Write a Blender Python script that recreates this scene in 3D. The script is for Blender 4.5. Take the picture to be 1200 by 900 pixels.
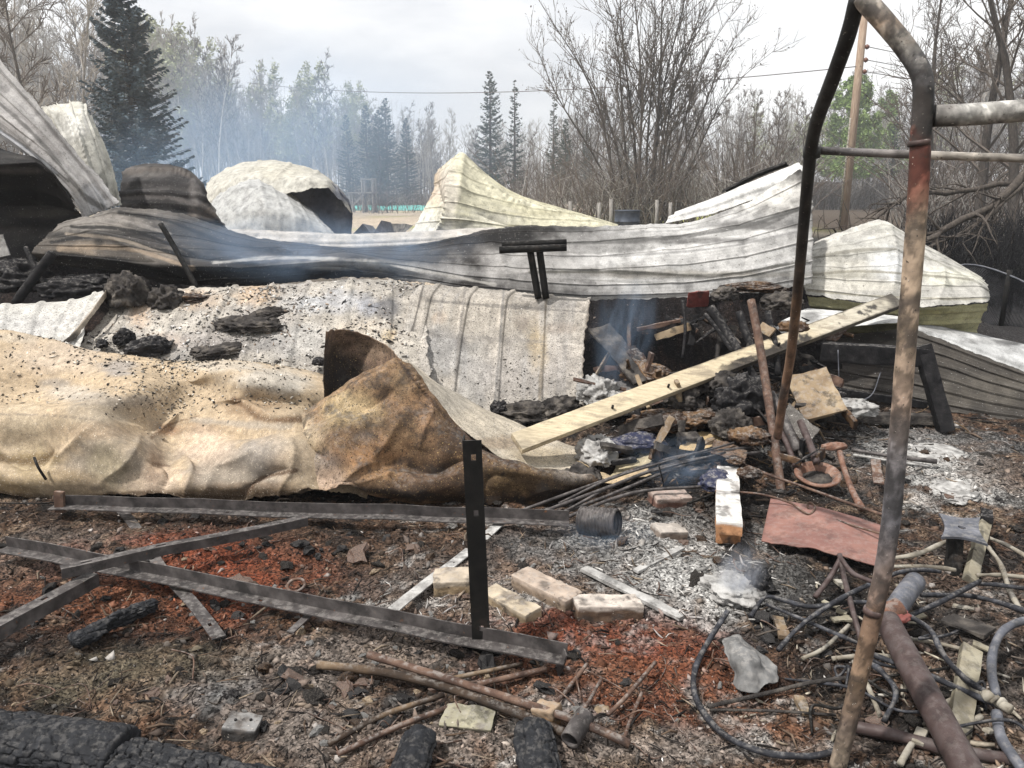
import bpy, math, random, bisect
import numpy as np
from mathutils import Vector, Matrix, Quaternion

SC = bpy.context.scene
for _o in list(bpy.data.objects):
    bpy.data.objects.remove(_o)
COL = SC.collection
rad = math.radians

# ------------------------------------------------------------------ camera, sky, sun, exposure
CAM_H, PITCH, FPX = 1.6, rad(13.95), 906.0
cam_d = bpy.data.cameras.new("camera")
cam_d.sensor_width = 36.0
cam_d.lens = 36.0 * FPX / 1200.0
cam_d.clip_start, cam_d.clip_end = 0.05, 3000.0
cam = bpy.data.objects.new("camera", cam_d)
COL.objects.link(cam)
cam.location = (0, 0, CAM_H)
cam.rotation_euler = (rad(90) - PITCH, 0, 0)
SC.camera = cam
SC.view_settings.view_transform = 'Standard'
SC.view_settings.look = 'None'
SC.view_settings.gamma = 1.0
SC.view_settings.exposure = 0.28
SC.cycles.max_bounces = 6
SC.cycles.diffuse_bounces = 3
SC.cycles.volume_bounces = 1
SC.cycles.volume_step_rate = 1.0
SC.cycles.use_denoising = True

SUN_DIR = Vector((-0.42, -0.22, 0.80)).normalized()      # towards the sun: high, left, a little behind the viewer
SUN_EL = math.asin(SUN_DIR.z)
SUN_AZ = math.atan2(SUN_DIR.x, SUN_DIR.y)
world = bpy.data.worlds.new("World")
SC.world = world
world.use_nodes = True
wn, wl = world.node_tree.nodes, world.node_tree.links
wn.clear()
w_out = wn.new("ShaderNodeOutputWorld")
w_bg = wn.new("ShaderNodeBackground")
w_sky = wn.new("ShaderNodeTexSky")
w_sky.sky_type = 'NISHITA'
w_sky.sun_disc = False
w_sky.sun_elevation = SUN_EL
w_sky.sun_rotation = SUN_AZ
w_sky.dust_density = 3.0
w_tc = wn.new("ShaderNodeTexCoord")
w_map = wn.new("ShaderNodeMapping")
w_map.inputs['Scale'].default_value = (1.0, 1.0, 3.4)
w_map.inputs['Location'].default_value = (2.3, 0.4, 0.25)
w_no = wn.new("ShaderNodeTexNoise")
w_no.inputs['Scale'].default_value = 2.6
w_no.inputs['Detail'].default_value = 7.0
w_no.inputs['Roughness'].default_value = 0.52
w_r = wn.new("ShaderNodeValToRGB")
w_r.color_ramp.elements[0].position = 0.36
w_r.color_ramp.elements[0].color = (0.72, 0.72, 0.72, 1)
w_r.color_ramp.elements[1].position = 0.56
w_r.color_ramp.elements[1].color = (1, 1, 1, 1)
w_c = wn.new("ShaderNodeValToRGB")                     # cloud: grey bases to white tops
w_c.color_ramp.elements[0].position = 0.34
w_c.color_ramp.elements[0].color = (13.6, 13.8, 14.3, 1)
w_c.color_ramp.elements[1].position = 0.60
w_c.color_ramp.elements[1].color = (15.2, 15.2, 15.2, 1)
w_mix = wn.new("ShaderNodeMix")
w_mix.data_type = 'RGBA'
wl.new(w_tc.outputs['Generated'], w_map.inputs['Vector'])
wl.new(w_map.outputs[0], w_no.inputs['Vector'])
wl.new(w_no.outputs['Fac'], w_r.inputs[0])
wl.new(w_no.outputs['Fac'], w_c.inputs[0])
wl.new(w_r.outputs[0], w_mix.inputs['Factor'])
wl.new(w_sky.outputs[0], w_mix.inputs['A'])
wl.new(w_c.outputs[0], w_mix.inputs['B'])
wl.new(w_mix.outputs['Result'], w_bg.inputs['Color'])
w_bg.inputs['Strength'].default_value = 0.063
wl.new(w_bg.outputs[0], w_out.inputs['Surface'])

sun_d = bpy.data.lights.new("sun", 'SUN')
sun_d.energy = 4.3
sun_d.angle = rad(2.0)
sun_d.color = (1.0, 0.97, 0.925)
sun_o = bpy.data.objects.new("sun", sun_d)
COL.objects.link(sun_o)
sun_o.rotation_euler = SUN_DIR.to_track_quat('Z', 'Y').to_euler()

# ------------------------------------------------------------------ numeric helpers
RNG = np.random.default_rng(7)
random.seed(7)


def _hash(ix, iy, iz, seed):
    h = (ix.astype(np.int64) * 374761393 + iy.astype(np.int64) * 668265263 + iz.astype(np.int64) * 2147483647 + seed * 1274126177) & 0xFFFFFFFF
    h = ((h ^ (h >> 13)) * 1274126177) & 0xFFFFFFFF
    h = ((h ^ (h >> 16)) * 2246822519) & 0xFFFFFFFF
    return ((h ^ (h >> 15)) & 0xFFFFFF) / float(0xFFFFFF)


def vnoise(p, seed=0):
    p = np.asarray(p, float)
    i = np.floor(p)
    f = p - i
    f = f * f * (3 - 2 * f)
    i = i.astype(np.int64)
    r = 0
    for dx in (0, 1):
        wx = f[..., 0] if dx else 1 - f[..., 0]
        for dy in (0, 1):
            wy = f[..., 1] if dy else 1 - f[..., 1]
            for dz in (0, 1):
                wz = f[..., 2] if dz else 1 - f[..., 2]
                r = r + wx * wy * wz * _hash(i[..., 0] + dx, i[..., 1] + dy, i[..., 2] + dz, seed)
    return r


def fbm(p, octv=4, seed=0, gain=0.5):
    p = np.asarray(p, float)
    a, s, t = 1.0, 0.0, 0.0
    for k in range(octv):
        s = s + a * vnoise(p * (2.03 ** k) + k * 17.3, seed + k)
        t += a
        a *= gain
    return s / t * 2 - 1


def fbm2(x, y, octv=4, seed=0, gain=0.5):
    return fbm(np.stack([x, y, np.zeros_like(x) + 0.37], -1), octv, seed, gain)


def sstep(a, b, x):
    t = np.clip((x - a) / (b - a), 0, 1)
    return t * t * (3 - 2 * t)


# ------------------------------------------------------------------ photograph pixels -> places in the world
def ray(px, py):
    a, b = (px - 600) / FPX, (450 - py) / FPX
    return np.array([a, math.cos(PITCH) + b * math.sin(PITCH), -math.sin(PITCH) + b * math.cos(PITCH)])


def P(px, py, Y):
    d = ray(px, py)
    t = Y / d[1]
    return np.array([d[0] * t, Y, CAM_H + d[2] * t])


def project(p):
    x, y, z = p[..., 0], p[..., 1], p[..., 2] - CAM_H
    fwd = y * math.cos(PITCH) - z * math.sin(PITCH)
    up = y * math.sin(PITCH) + z * math.cos(PITCH)
    return 600 + FPX * x / fwd, 450 - FPX * up / fwd


def flat(px, py, z=0.0):
    d = ray(px, py)
    t = (z - CAM_H) / d[2]
    return np.array([d[0] * t, d[1] * t, z])


# ground relief: (px, py) of the mound's middle on flat ground, size across, size in depth, height
MOUNDS = []
for (mpx, mpy, sx, sy, h) in [(790, 505, .55, .45, .26), (880, 500, .35, .5, .22), (700, 545, .3, .3, .10),
                              (1090, 545, .5, .4, .06), (1120, 760, .5, .4, .07), (120, 800, .7, .3, .05),
                              (880, 670, .35, .2, .05), (300, 640, 1.1, .2, .04)]:
    c = flat(mpx, mpy)
    MOUNDS.append((c[0], c[1], sx, sy, h))
for (x, y, sx, sy, h) in [(-3.4, 7.2, 1.4, .7, .72), (-1.2, 7.1, 1.3, .6, .62), (.9, 7.2, 1.1, .55, .74), (2.5, 7.4, .9, .6, .80),
                          (-1.2, 5.6, 2.2, .6, .30), (4.2, 7.6, .9, .6, .45), (-4.6, 7.5, .9, .9, .8)]:
    MOUNDS.append((x, y, sx, sy, h))


def gh(x, y):
    x, y = np.asarray(x, float), np.asarray(y, float)
    near = 1 - sstep(9.0, 16.0, np.hypot(x, y))
    z = near * (.045 * fbm2(x * 1.6, y * 1.6, 3, 11) + .036 * fbm2(x * 6.5, y * 6.5, 4, 12, .62)
                + .026 * np.abs(fbm2(x * 19, y * 19, 3, 13, .6)))
    for (cx, cy, sx, sy, h) in MOUNDS:
        z = z + h * np.exp(-((x - cx) / sx) ** 2 - ((y - cy) / sy) ** 2) * (1 + .25 * near * fbm2(x * 5 + 3, y * 5, 3, 14))
    z = z + (1 - near) * .25 * fbm2(x * .03, y * .03, 2, 15) * sstep(20, 60, np.hypot(x, y))
    return z


def gz(x, y):
    """height of the built ground sheet under one point"""
    i = min(max(bisect.bisect_right(GXL, x) - 1, 0), len(GXL) - 2)
    j = min(max(bisect.bisect_right(GYL, y) - 1, 0), len(GYL) - 2)
    u, v = (x - GXL[i]) / (GXL[i + 1] - GXL[i]), (y - GYL[j]) / (GYL[j + 1] - GYL[j])
    return float(GZ[j, i] * (1 - u) * (1 - v) + GZ[j, i + 1] * u * (1 - v) + GZ[j + 1, i] * (1 - u) * v + GZ[j + 1, i + 1] * u * v)


def H(px, py, dz=0.0):
    """point on (or dz above) the ground seen at that pixel"""
    z = dz
    for _ in range(8):
        p = flat(px, py, z)
        z = 0.5 * z + 0.5 * (gz(p[0], p[1]) + dz)
    return flat(px, py, z)


# ------------------------------------------------------------------ mesh helpers
class MB:
    def __init__(self):
        self.v, self.f, self.n, self.c = [], [], 0, []

    def add(self, verts, faces, tint=None):
        verts = np.asarray(verts, float).reshape(-1, 3)
        self.v.append(verts)
        self.f.extend([tuple(int(i) + self.n for i in f) for f in faces])
        self.n += len(verts)
        if tint is not None:
            t = np.asarray(tint, float)
            self.c.append(np.broadcast_to(t, (len(verts), 3)))

    def tube(self, pts, r, sides=8, cap=True, tint=None, wob=0.0, seed=0):
        pts = np.asarray(pts, float)
        n = len(pts)
        r = np.broadcast_to(np.asarray(r, float), (n,))
        d = np.gradient(pts, axis=0)
        d /= np.linalg.norm(d, axis=1)[:, None] + 1e-12
        up = np.array([0, 0, 1.0]) if abs(d[0][2]) < .9 else np.array([1.0, 0, 0])
        u = np.cross(d[0], up)
        u /= np.linalg.norm(u)
        ang = np.arange(sides) * 2 * math.pi / sides
        ca, sa = np.cos(ang), np.sin(ang)
        out = np.empty((n, sides, 3))
        for i in range(n):
            u = u - d[i] * np.dot(u, d[i])
            u /= np.linalg.norm(u) + 1e-12
            w = np.cross(d[i], u)
            out[i] = pts[i] + r[i] * (ca[:, None] * u + sa[:, None] * w)
        if wob:
            nz = fbm(out * 18 + seed, 3, seed)
            out += (out - pts[:, None]) * (nz * wob)[..., None]
        f = []
        for i in range(n - 1):
            for j in range(sides):
                k = (j + 1) % sides
                f.append((i * sides + j, i * sides + k, (i + 1) * sides + k, (i + 1) * sides + j))
        if cap:
            f.append(tuple(range(sides - 1, -1, -1)))
            f.append(tuple((n - 1) * sides + j for j in range(sides)))
        self.add(out.reshape(-1, 3), f, tint)

    def box(self, M, sx, sy, sz, tint=None):
        """box centred on matrix M"""
        v = [M @ Vector((x * sx / 2, y * sy / 2, z * sz / 2)) for x in (-1, 1) for y in (-1, 1) for z in (-1, 1)]
        f = [(0, 1, 3, 2), (4, 6, 7, 5), (0, 4, 5, 1), (2, 3, 7, 6), (0, 2, 6, 4), (1, 5, 7, 3)]
        self.add([tuple(a) for a in v], f, tint)

    def build(self, name, mat, parent=None, smooth=False, loc=None):
        v = np.concatenate(self.v) if self.v else np.zeros((0, 3))
        return mesh_obj(name, v, self.f, mat, parent, smooth, np.concatenate(self.c) if self.c else None, loc)


def mesh_obj(name, v, f, mat, parent=None, smooth=False, tint=None, loc=None):
    me = bpy.data.meshes.new(name)
    v = np.asarray(v, float)
    if loc is not None:
        v = v - np.asarray(loc)
    me.from_pydata(v.tolist(), [], f) if not isinstance(f, np.ndarray) else quick_mesh(me, v, f)
    me.update()
    if smooth:
        me.polygons.foreach_set('use_smooth', [True] * len(me.polygons))
    if tint is not None:
        set_tint(me, tint)
    if mat is not None:
        me.materials.append(mat)
    o = bpy.data.objects.new(name, me)
    if loc is not None:
        o.location = tuple(loc)
    COL.objects.link(o)
    if parent is not None:
        o.parent = parent
        if loc is None:
            o.matrix_parent_inverse = parent_matrix(parent).inverted()
    return o


def parent_matrix(o):
    m = Matrix.Translation(o.location) @ o.rotation_euler.to_matrix().to_4x4()
    return m if o.parent is None else parent_matrix(o.parent) @ o.matrix_parent_inverse @ m


def quick_mesh(me, v, f):
    """f: (n,k) int array"""
    n, k = f.shape
    me.vertices.add(len(v))
    me.vertices.foreach_set('co', np.ascontiguousarray(v, np.float32).ravel())
    me.loops.add(n * k)
    me.loops.foreach_set('vertex_index', np.ascontiguousarray(f, np.int32).ravel())
    me.polygons.add(n)
    me.polygons.foreach_set('loop_start', np.arange(0, n * k, k, dtype=np.int32))
    me.update(calc_edges=True)


def set_tint(me, rgb):
    a = me.color_attributes.new('tint', 'FLOAT_COLOR', 'POINT')
    c = np.ones((len(rgb), 4), np.float32)
    c[:, :3] = np.clip(rgb, 0, 1)
    a.data.foreach_set('color', c.ravel())


def grid_faces(nv, nu):
    i = np.arange(nv - 1)[:, None] * nu + np.arange(nu - 1)[None]
    return np.stack([i, i + 1, i + 1 + nu, i + nu], -1).reshape(-1, 4)


def tag(o, label=None, cat=None, group=None, kind=None):
    if label:
        o['label'] = label
    if cat:
        o['category'] = cat
    if group:
        o['group'] = group
    if kind:
        o['kind'] = kind
    return o


def empty(name, loc, label=None, cat=None, group=None):
    o = bpy.data.objects.new(name, None)
    o.empty_display_size = 0.1
    o.location = tuple(loc)
    COL.objects.link(o)
    return tag(o, label, cat, group)


def copy_tree(o, parent=None):
    c = o.copy()
    COL.objects.link(c)
    if parent is not None:
        c.parent = parent
    for ch in list(o.children):
        copy_tree(ch, c)
    return c


def catmull(pts, n):
    pts = np.asarray(pts, float)
    k = len(pts)
    t = np.linspace(0, k - 1, n)
    i = np.minimum(t.astype(int), k - 2)
    f = (t - i)
    f = f.reshape((-1,) + (1,) * (pts.ndim - 1))
    ext = np.concatenate([(2 * pts[0] - pts[1])[None], pts, (2 * pts[-1] - pts[-2])[None]])
    p0, p1, p2, p3 = ext[i], ext[i + 1], ext[i + 2], ext[i + 3]
    return .5 * ((2 * p1) + (-p0 + p2) * f + (2 * p0 - 5 * p1 + 4 * p2 - p3) * f ** 2 + (-p0 + 3 * p1 - 3 * p2 + p3) * f ** 3)


def frame_mat(origin, xdir, zhint=(0, 0, 1)):
    x = Vector(xdir).normalized()
    z = Vector(zhint)
    z = (z - x * z.dot(x)).normalized()
    y = z.cross(x)
    m = Matrix((x, y, z)).transposed().to_4x4()
    m.translation = Vector(origin)
    return m


def rbox(M, sx, sy, sz, n=6, rnd=.12, nz=0.0, freq=20, seed=0):
    """subdivided box with rounded edges and a worn, uneven surface -> verts, faces"""
    vs, fs, base = [], [], 0
    ns = n if isinstance(n, tuple) else (n, n, n)
    for ax in range(3):
        na, nb = ns[(ax + 1) % 3], ns[(ax + 2) % 3]
        A, B = np.meshgrid(np.linspace(-1, 1, na + 1), np.linspace(-1, 1, nb + 1), indexing='ij')
        for s in (-1, 1):
            q = np.empty((na + 1, nb + 1, 3))
            q[..., ax] = s
            q[..., (ax + 1) % 3] = A
            q[..., (ax + 2) % 3] = B
            vs.append(q.reshape(-1, 3))
            f = grid_faces(na + 1, nb + 1) + base
            fs.append(f if s < 0 else f[:, ::-1])
            base += (na + 1) * (nb + 1)
    v = np.concatenate(vs)
    half = np.array([sx, sy, sz]) / 2
    r = rnd * min(sx, sy, sz) / 2
    p = v * half
    core = np.clip(p, -(half - r), half - r)
    d = p - core
    L = np.linalg.norm(d, axis=1)[:, None]
    p = core + np.where(L > 1e-9, d / np.maximum(L, 1e-9) * np.minimum(L, r), 0)
    if nz:
        nrm = p / (np.linalg.norm(p / half, axis=1)[:, None] * half + 1e-9)
        nrm /= np.linalg.norm(nrm, axis=1)[:, None] + 1e-9
        p = p + nrm * (fbm(p * freq + seed * 7.7, 4, seed) * nz)[:, None]
    R = np.array(M.to_3x3())
    return p @ R.T + np.array(M.translation), np.concatenate(fs)[:, ::-1]


def sticks(name, p0, p1, r0, r1, mat):
    """many thin three-sided sticks at once"""
    p0, p1 = np.asarray(p0, float), np.asarray(p1, float)
    d = p1 - p0
    d /= np.linalg.norm(d, axis=1)[:, None] + 1e-9
    u = np.cross(d, np.where(np.abs(d[:, 2:3]) < .9, [[0, 0, 1.0]], [[1.0, 0, 0]]))
    u /= np.linalg.norm(u, axis=1)[:, None] + 1e-9
    w = np.cross(d, u)
    V = []
    for p, r in ((p0, r0), (p1, r1)):
        for k in range(3):
            a = k * 2.0944
            V.append(p + (math.cos(a) * u + math.sin(a) * w) * np.asarray(r)[:, None])
    V = np.stack(V, 1)
    f0 = np.array([(0, 1, 4, 3), (1, 2, 5, 4), (2, 0, 3, 5)])
    F = (f0[None] + (np.arange(len(p0)) * 6)[:, None, None]).reshape(-1, 4)
    return mesh_obj(name, V.reshape(-1, 3), F, mat)


_ICO = {}


def ico(sub):
    if sub in _ICO:
        return _ICO[sub]
    import bmesh
    bm = bmesh.new()
    bmesh.ops.create_icosphere(bm, subdivisions=sub, radius=1)
    v = np.array([x.co[:] for x in bm.verts])
    f = np.array([[x.index for x in q.verts] for q in bm.faces])
    bm.free()
    _ICO[sub] = (v, f)
    return v, f


def lump(c, sx, sy, sz, sub=4, nz=.35, freq=1.6, seed=0, rot=0.0, ridged=False, flatb=True):
    v, f = ico(sub)
    n = fbm(v * freq + seed * 5.1, 5, seed, .55)
    if ridged:
        n = .6 - 2 * np.abs(n)
    p = v * (1 + nz * n)[:, None] * np.array([sx, sy, sz])
    if flatb:
        p[:, 2] = np.maximum(p[:, 2], -.45 * sz)
    cr, sr = math.cos(rot), math.sin(rot)
    p = p @ np.array([[cr, sr, 0], [-sr, cr, 0], [0, 0, 1]])
    return p + np.asarray(c), f


# ------------------------------------------------------------------ materials
def _ramp(nt, stops, interp='LINEAR'):
    r = nt.nodes.new('ShaderNodeValToRGB')
    cr = r.color_ramp
    cr.interpolation = interp
    while len(cr.elements) > 1:
        cr.elements.remove(cr.elements[-1])
    cr.elements[0].position = stops[0][0]
    for p, _ in stops[1:]:
        cr.elements.new(p)
    for e, (p, c) in zip(cr.elements, stops):
        e.position = p
        e.color = (*c, 1) if len(c) == 3 else c
    return r


def mk(name, stops=None, scale=6, detail=6, rough=.8, metal=0.0, bump=.3, bscale=40, tint=False, var=(.62, 1.35),
       speck=None, stretch=(1, 1, 1), cells=None, spec=.3, rrange=None, distort=0.0, bdist=.004, dirt=0.0, sooty=0.0):
    """procedural material: noise ramp (or the mesh's tint layer) broken by grain, specks and cells
    speck: (colour, scale, threshold); cells: (scale, low, high)"""
    m = bpy.data.materials.new(name)
    m.use_nodes = True
    nt = m.node_tree
    N, L = nt.nodes, nt.links
    b = N['Principled BSDF']
    tc = N.new('ShaderNodeTexCoord')
    oi = N.new('ShaderNodeObjectInfo')
    mul = N.new('ShaderNodeVectorMath')
    mul.operation = 'MULTIPLY_ADD'
    mul.inputs[1].default_value = stretch
    cmb = N.new('ShaderNodeVectorMath')
    cmb.operation = 'SCALE'
    cmb.inputs[0].default_value = (31.0, 17.0, 23.0)
    L.new(oi.outputs['Random'], cmb.inputs['Scale'])
    L.new(tc.outputs['Object'], mul.inputs[0])
    L.new(cmb.outputs[0], mul.inputs[2])
    vec = mul.outputs[0]

    def noise(sc, det, rg=.55):
        n = N.new('ShaderNodeTexNoise')
        n.inputs['Scale'].default_value = sc
        n.inputs['Detail'].default_value = det
        n.inputs['Roughness'].default_value = rg
        n.inputs['Distortion'].default_value = distort
        L.new(vec, n.inputs['Vector'])
        return n

    def mix(kind, fac, a, c):
        x = N.new('ShaderNodeMix')
        x.data_type = 'RGBA'
        x.blend_type = kind
        for sock, val in (('Factor', fac), ('A', a), ('B', c)):
            s = [q for q in x.inputs if q.name == sock and (q.type == ('VALUE' if sock == 'Factor' else 'RGBA'))][0]
            if hasattr(val, 'is_output'):
                L.new(val, s)
            elif sock == 'Factor':
                s.default_value = val
            else:
                s.default_value = (*val, 1)
        return [q for q in x.outputs if q.type == 'RGBA'][0]

    n1 = noise(scale, detail)
    if tint:
        at = N.new('ShaderNodeAttribute')
        at.attribute_name = 'tint'
        col = at.outputs['Color']
        r = _ramp(nt, [(.3, (var[0],) * 3), (.7, (var[1],) * 3)])
        L.new(n1.outputs['Fac'], r.inputs[0])
        col = mix('MULTIPLY', 1.0, col, r.outputs[0])
    else:
        r = _ramp(nt, stops)
        L.new(n1.outputs['Fac'], r.inputs[0])
        col = r.outputs[0]
    if cells:
        vo = N.new('ShaderNodeTexVoronoi')
        vo.inputs['Scale'].default_value = cells[0]
        L.new(vec, vo.inputs['Vector'])
        sp = N.new('ShaderNodeSeparateColor')
        L.new(vo.outputs['Color'], sp.inputs[0])
        r2 = _ramp(nt, [(0, (cells[1],) * 3), (1, (cells[2],) * 3)])
        L.new(sp.outputs[0], r2.inputs[0])
        col = mix('MULTIPLY', 1.0, col, r2.outputs[0])
    if speck:
        for sk in (speck if isinstance(speck, list) else [speck]):
            n2 = noise(sk[1], 3, .6)
            r3 = _ramp(nt, [(sk[2], (0, 0, 0)), (min(.99, sk[2] + .07), (1, 1, 1))])
            L.new(n2.outputs['Fac'], r3.inputs[0])
            col = mix('MIX', r3.outputs[0], col, sk[0])
    if sooty:                                             # blackened patches
        n5 = noise(9, 9, .68)
        r5 = _ramp(nt, [(.515, (0, 0, 0)), (.60, (sooty,) * 3)])
        L.new(n5.outputs['Fac'], r5.inputs[0])
        col = mix('MIX', r5.outputs[0], col, (.020, .019, .019))
    if dirt:                                              # settled ash: lies on faces that point up, in patches
        ge = N.new('ShaderNodeNewGeometry')
        sx = N.new('ShaderNodeSeparateXYZ')
        L.new(ge.outputs['Normal'], sx.inputs[0])
        mr = N.new('ShaderNodeMapRange')
        mr.inputs['From Min'].default_value, mr.inputs['From Max'].default_value = .25, .95
        L.new(sx.outputs['Z'], mr.inputs['Value'])
        n6 = noise(38, 9, .72)
        r6 = _ramp(nt, [(.49, (0, 0, 0)), (.58, (dirt,) * 3)])
        L.new(n6.outputs['Fac'], r6.inputs[0])
        mu = N.new('ShaderNodeMath')
        mu.operation = 'MULTIPLY'
        L.new(mr.outputs[0], mu.inputs[0])
        L.new(r6.outputs[0], mu.inputs[1])
        col = mix('MIX', mu.outputs[0], col, (.30, .28, .26))
    L.new(col, b.inputs['Base Color'])
    b.inputs['Metallic'].default_value = metal
    b.inputs['Specular IOR Level'].default_value = spec
    if rrange:
        n3 = noise(scale * 2.3, 4)
        mr = N.new('ShaderNodeMapRange')
        mr.inputs['From Min'].default_value, mr.inputs['From Max'].default_value = .3, .7
        mr.inputs['To Min'].default_value, mr.inputs['To Max'].default_value = rrange
        L.new(n3.outputs['Fac'], mr.inputs['Value'])
        L.new(mr.outputs[0], b.inputs['Roughness'])
    else:
        b.inputs['Roughness'].default_value = rough
    if bump:
        n4 = noise(bscale, 5, .65)
        bp = N.new('ShaderNodeBump')
        bp.inputs['Strength'].default_value = bump
        bp.inputs['Distance'].default_value = bdist
        L.new(n4.outputs['Fac'], bp.inputs['Height'])
        L.new(bp.outputs[0], b.inputs['Normal'])
    return m


BLACK = (.012, .011, .012)
M = {}
M['ground'] = mk('burnt_ground', tint=True, scale=38, var=(.38, 1.5), cells=(120, .3, 1.75), rough=.95, bump=.9, bscale=70, bdist=.012,
                 speck=[((.46, .44, .42), 120, .70), ((.010, .009, .009), 70, .555), ((.26, .23, .20), 190, .68)], spec=.1)
M['chips'] = mk('rubble_chips', tint=True, scale=60, rough=.95, bump=.4, bscale=120, spec=.1)
M['tan'] = mk('scorched_tan_sheet', tint=True, scale=26, var=(.70, 1.22), rough=.8, bump=.2, bscale=90, cells=(190, .84, 1.1),
              speck=[((.20, .165, .125), 170, .565), ((.58, .50, .40), 120, .62)], spec=.15)
M['rust_sheet'] = mk('rusted_sheet', tint=True, scale=22, var=(.62, 1.42), rough=.85, bump=.3, bscale=150, cells=(260, .7, 1.3),
                     speck=[((.035, .02, .012), 95, .585), ((.40, .28, .13), 130, .63)], spec=.2, dirt=0.25, sooty=0.6)
M['flaked'] = mk('flaking_painted_sheet', tint=True, scale=18, var=(.58, 1.26), rough=.85, bump=.3, bscale=110, cells=(170, .72, 1.15),
                 speck=[((.12, .11, .105), 95, .575), ((.56, .54, .50), 90, .64)], spec=.2, dirt=0, sooty=0.3)
M['galv'] = mk('burnt_galvanised_sheet', tint=True, scale=11, var=(.70, 1.2), cells=(210, .82, 1.1), rough=.72, metal=.05, bump=.12, bscale=60,
               speck=[((.10, .09, .08), 60, .64), ((.55, .54, .52), 90, .67)], spec=.15, dirt=0.0, sooty=0.28)
M['char'] = mk('char', [(.3, (.008, .008, .009)), (.6, (.022, .021, .022)), (.8, (.06, .058, .058))], scale=14, rough=.9, bump=.7, bscale=55, bdist=.008, spec=.1, dirt=0.35, sooty=0)
M['charlog'] = mk('alligatored_char', [(.3, (.007, .0075, .009)), (.6, (.016, .017, .020)), (.85, (.045, .046, .05))], scale=24, rough=.72, bump=.5, bscale=120, spec=.2, dirt=0.15, sooty=0)
M['insul'] = mk('charred_insulation', [(.25, (.012, .011, .011)), (.5, (.05, .045, .042)), (.66, (.13, .115, .10)), (.85, (.26, .23, .20))], scale=11, rough=.97, bump=1.0, bscale=45, bdist=.015, spec=.1)
M['ashy'] = mk('pale_ash', [(.25, (.14, .13, .125)), (.5, (.36, .35, .335)), (.75, (.58, .57, .55))], scale=14, rough=.98, bump=1.0, bscale=60, bdist=.01, spec=.05, dirt=0, sooty=0.5)
M['brown_wad'] = mk('scorched_brown_wadding', [(.25, (.014, .011, .010)), (.45, (.05, .031, .022)), (.6, (.125, .075, .042)), (.8, (.25, .165, .095))], scale=7, rough=.95, bump=.9, bscale=40, bdist=.012, spec=.1, dirt=0.5, sooty=0.8)
M['burnt_stick'] = mk('scorched_stick', [(.28, (.016, .012, .010)), (.48, (.055, .038, .027)), (.62, (.15, .105, .068)), (.8, (.30, .235, .165))], scale=6, rough=.85, bump=.5, bscale=60, spec=.15, dirt=.35, sooty=.5)
M['tan_board'] = mk('scorched_tan_board', [(.2, (.05, .035, .025)), (.45, (.17, .12, .075)), (.62, (.29, .22, .14)), (.85, (.42, .35, .25))], scale=5, rough=.85, bump=.4, bscale=50, dirt=0.4, sooty=0.7)
M['steel'] = mk('burnt_steel', [(.25, (.028, .024, .023)), (.5, (.07, .062, .06)), (.7, (.13, .117, .112)), (.88, (.22, .17, .14))], scale=14, rough=.5, metal=.3, bump=.25, bscale=120, rrange=(.5, .8), spec=.3,
                speck=[((.17, .08, .04), 40, .67)], dirt=0.38, sooty=0.6)
M['steel_dark'] = mk('blackened_steel', [(.3, (.006, .006, .006)), (.6, (.013, .012, .011)), (.85, (.045, .032, .025))], scale=14, rough=.75, metal=.0, bump=.3, bscale=120, spec=.12, dirt=0.15, sooty=0)
M['pipe'] = mk('scorched_painted_pipe', tint=True, scale=24, var=(.66, 1.3), rough=.66, metal=.1, bump=.25, bscale=150,
               speck=[((.045, .035, .03), 60, .64), ((.48, .43, .38), 110, .68)], spec=.35, dirt=0.3, sooty=0.55)
M['rust'] = mk('rusty_iron', [(.25, (.035, .022, .018)), (.5, (.10, .06, .044)), (.7, (.17, .11, .08)), (.88, (.27, .20, .16))], scale=16, rough=.85, bump=.5, bscale=90, spec=.2, dirt=0.5, sooty=0.6)
M['redpanel'] = mk('oxide_red_panel', [(.2, (.11, .058, .048)), (.42, (.18, .09, .075)), (.6, (.24, .125, .10)), (.8, (.33, .23, .18))], scale=5, rough=.72, bump=.2, bscale=90, speck=[((.10, .05, .04), 60, .68)], spec=.3, dirt=0.16, sooty=0.35)
M['brick'] = mk('scorched_brick', tint=True, scale=16, var=(.68, 1.25), rough=.92, bump=.6, bscale=90, speck=[((.07, .055, .05), 60, .66), ((.62, .56, .48), 70, .68)], spec=.15, dirt=0.35, sooty=0.6)
M['wood'] = mk('scorched_timber', tint=True, scale=10, var=(.72, 1.2), stretch=(1, 9, 9), rough=.8, bump=.3, bscale=40, speck=[((.05, .035, .025), 30, .70)], spec=.2, dirt=0.1, sooty=0.0)
M['hose'] = mk('charred_hose', [(.25, (.010, .010, .012)), (.52, (.025, .026, .031)), (.7, (.07, .073, .085)), (.88, (.22, .21, .21))], scale=22, rough=.7, bump=.5, bscale=70, spec=.2, dirt=0.35, sooty=0.3)
M['cream'] = mk('scorched_cream_hose', [(.2, (.06, .05, .04)), (.42, (.21, .185, .145)), (.6, (.34, .315, .265)), (.8, (.46, .44, .39))], scale=12, rough=.8, bump=.4, bscale=60, spec=.2,
                speck=[((.06, .045, .03), 26, .66)], dirt=0.3, sooty=0.75)
M['cream_post'] = mk('crazed_cream_board', [(.2, (.14, .12, .085)), (.5, (.26, .232, .17)), (.8, (.36, .335, .26))], scale=10, rough=.8, bump=.3, bscale=40, speck=[((.03, .025, .02), 16, .66)], spec=.2, dirt=0.2, sooty=0.5)
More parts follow.
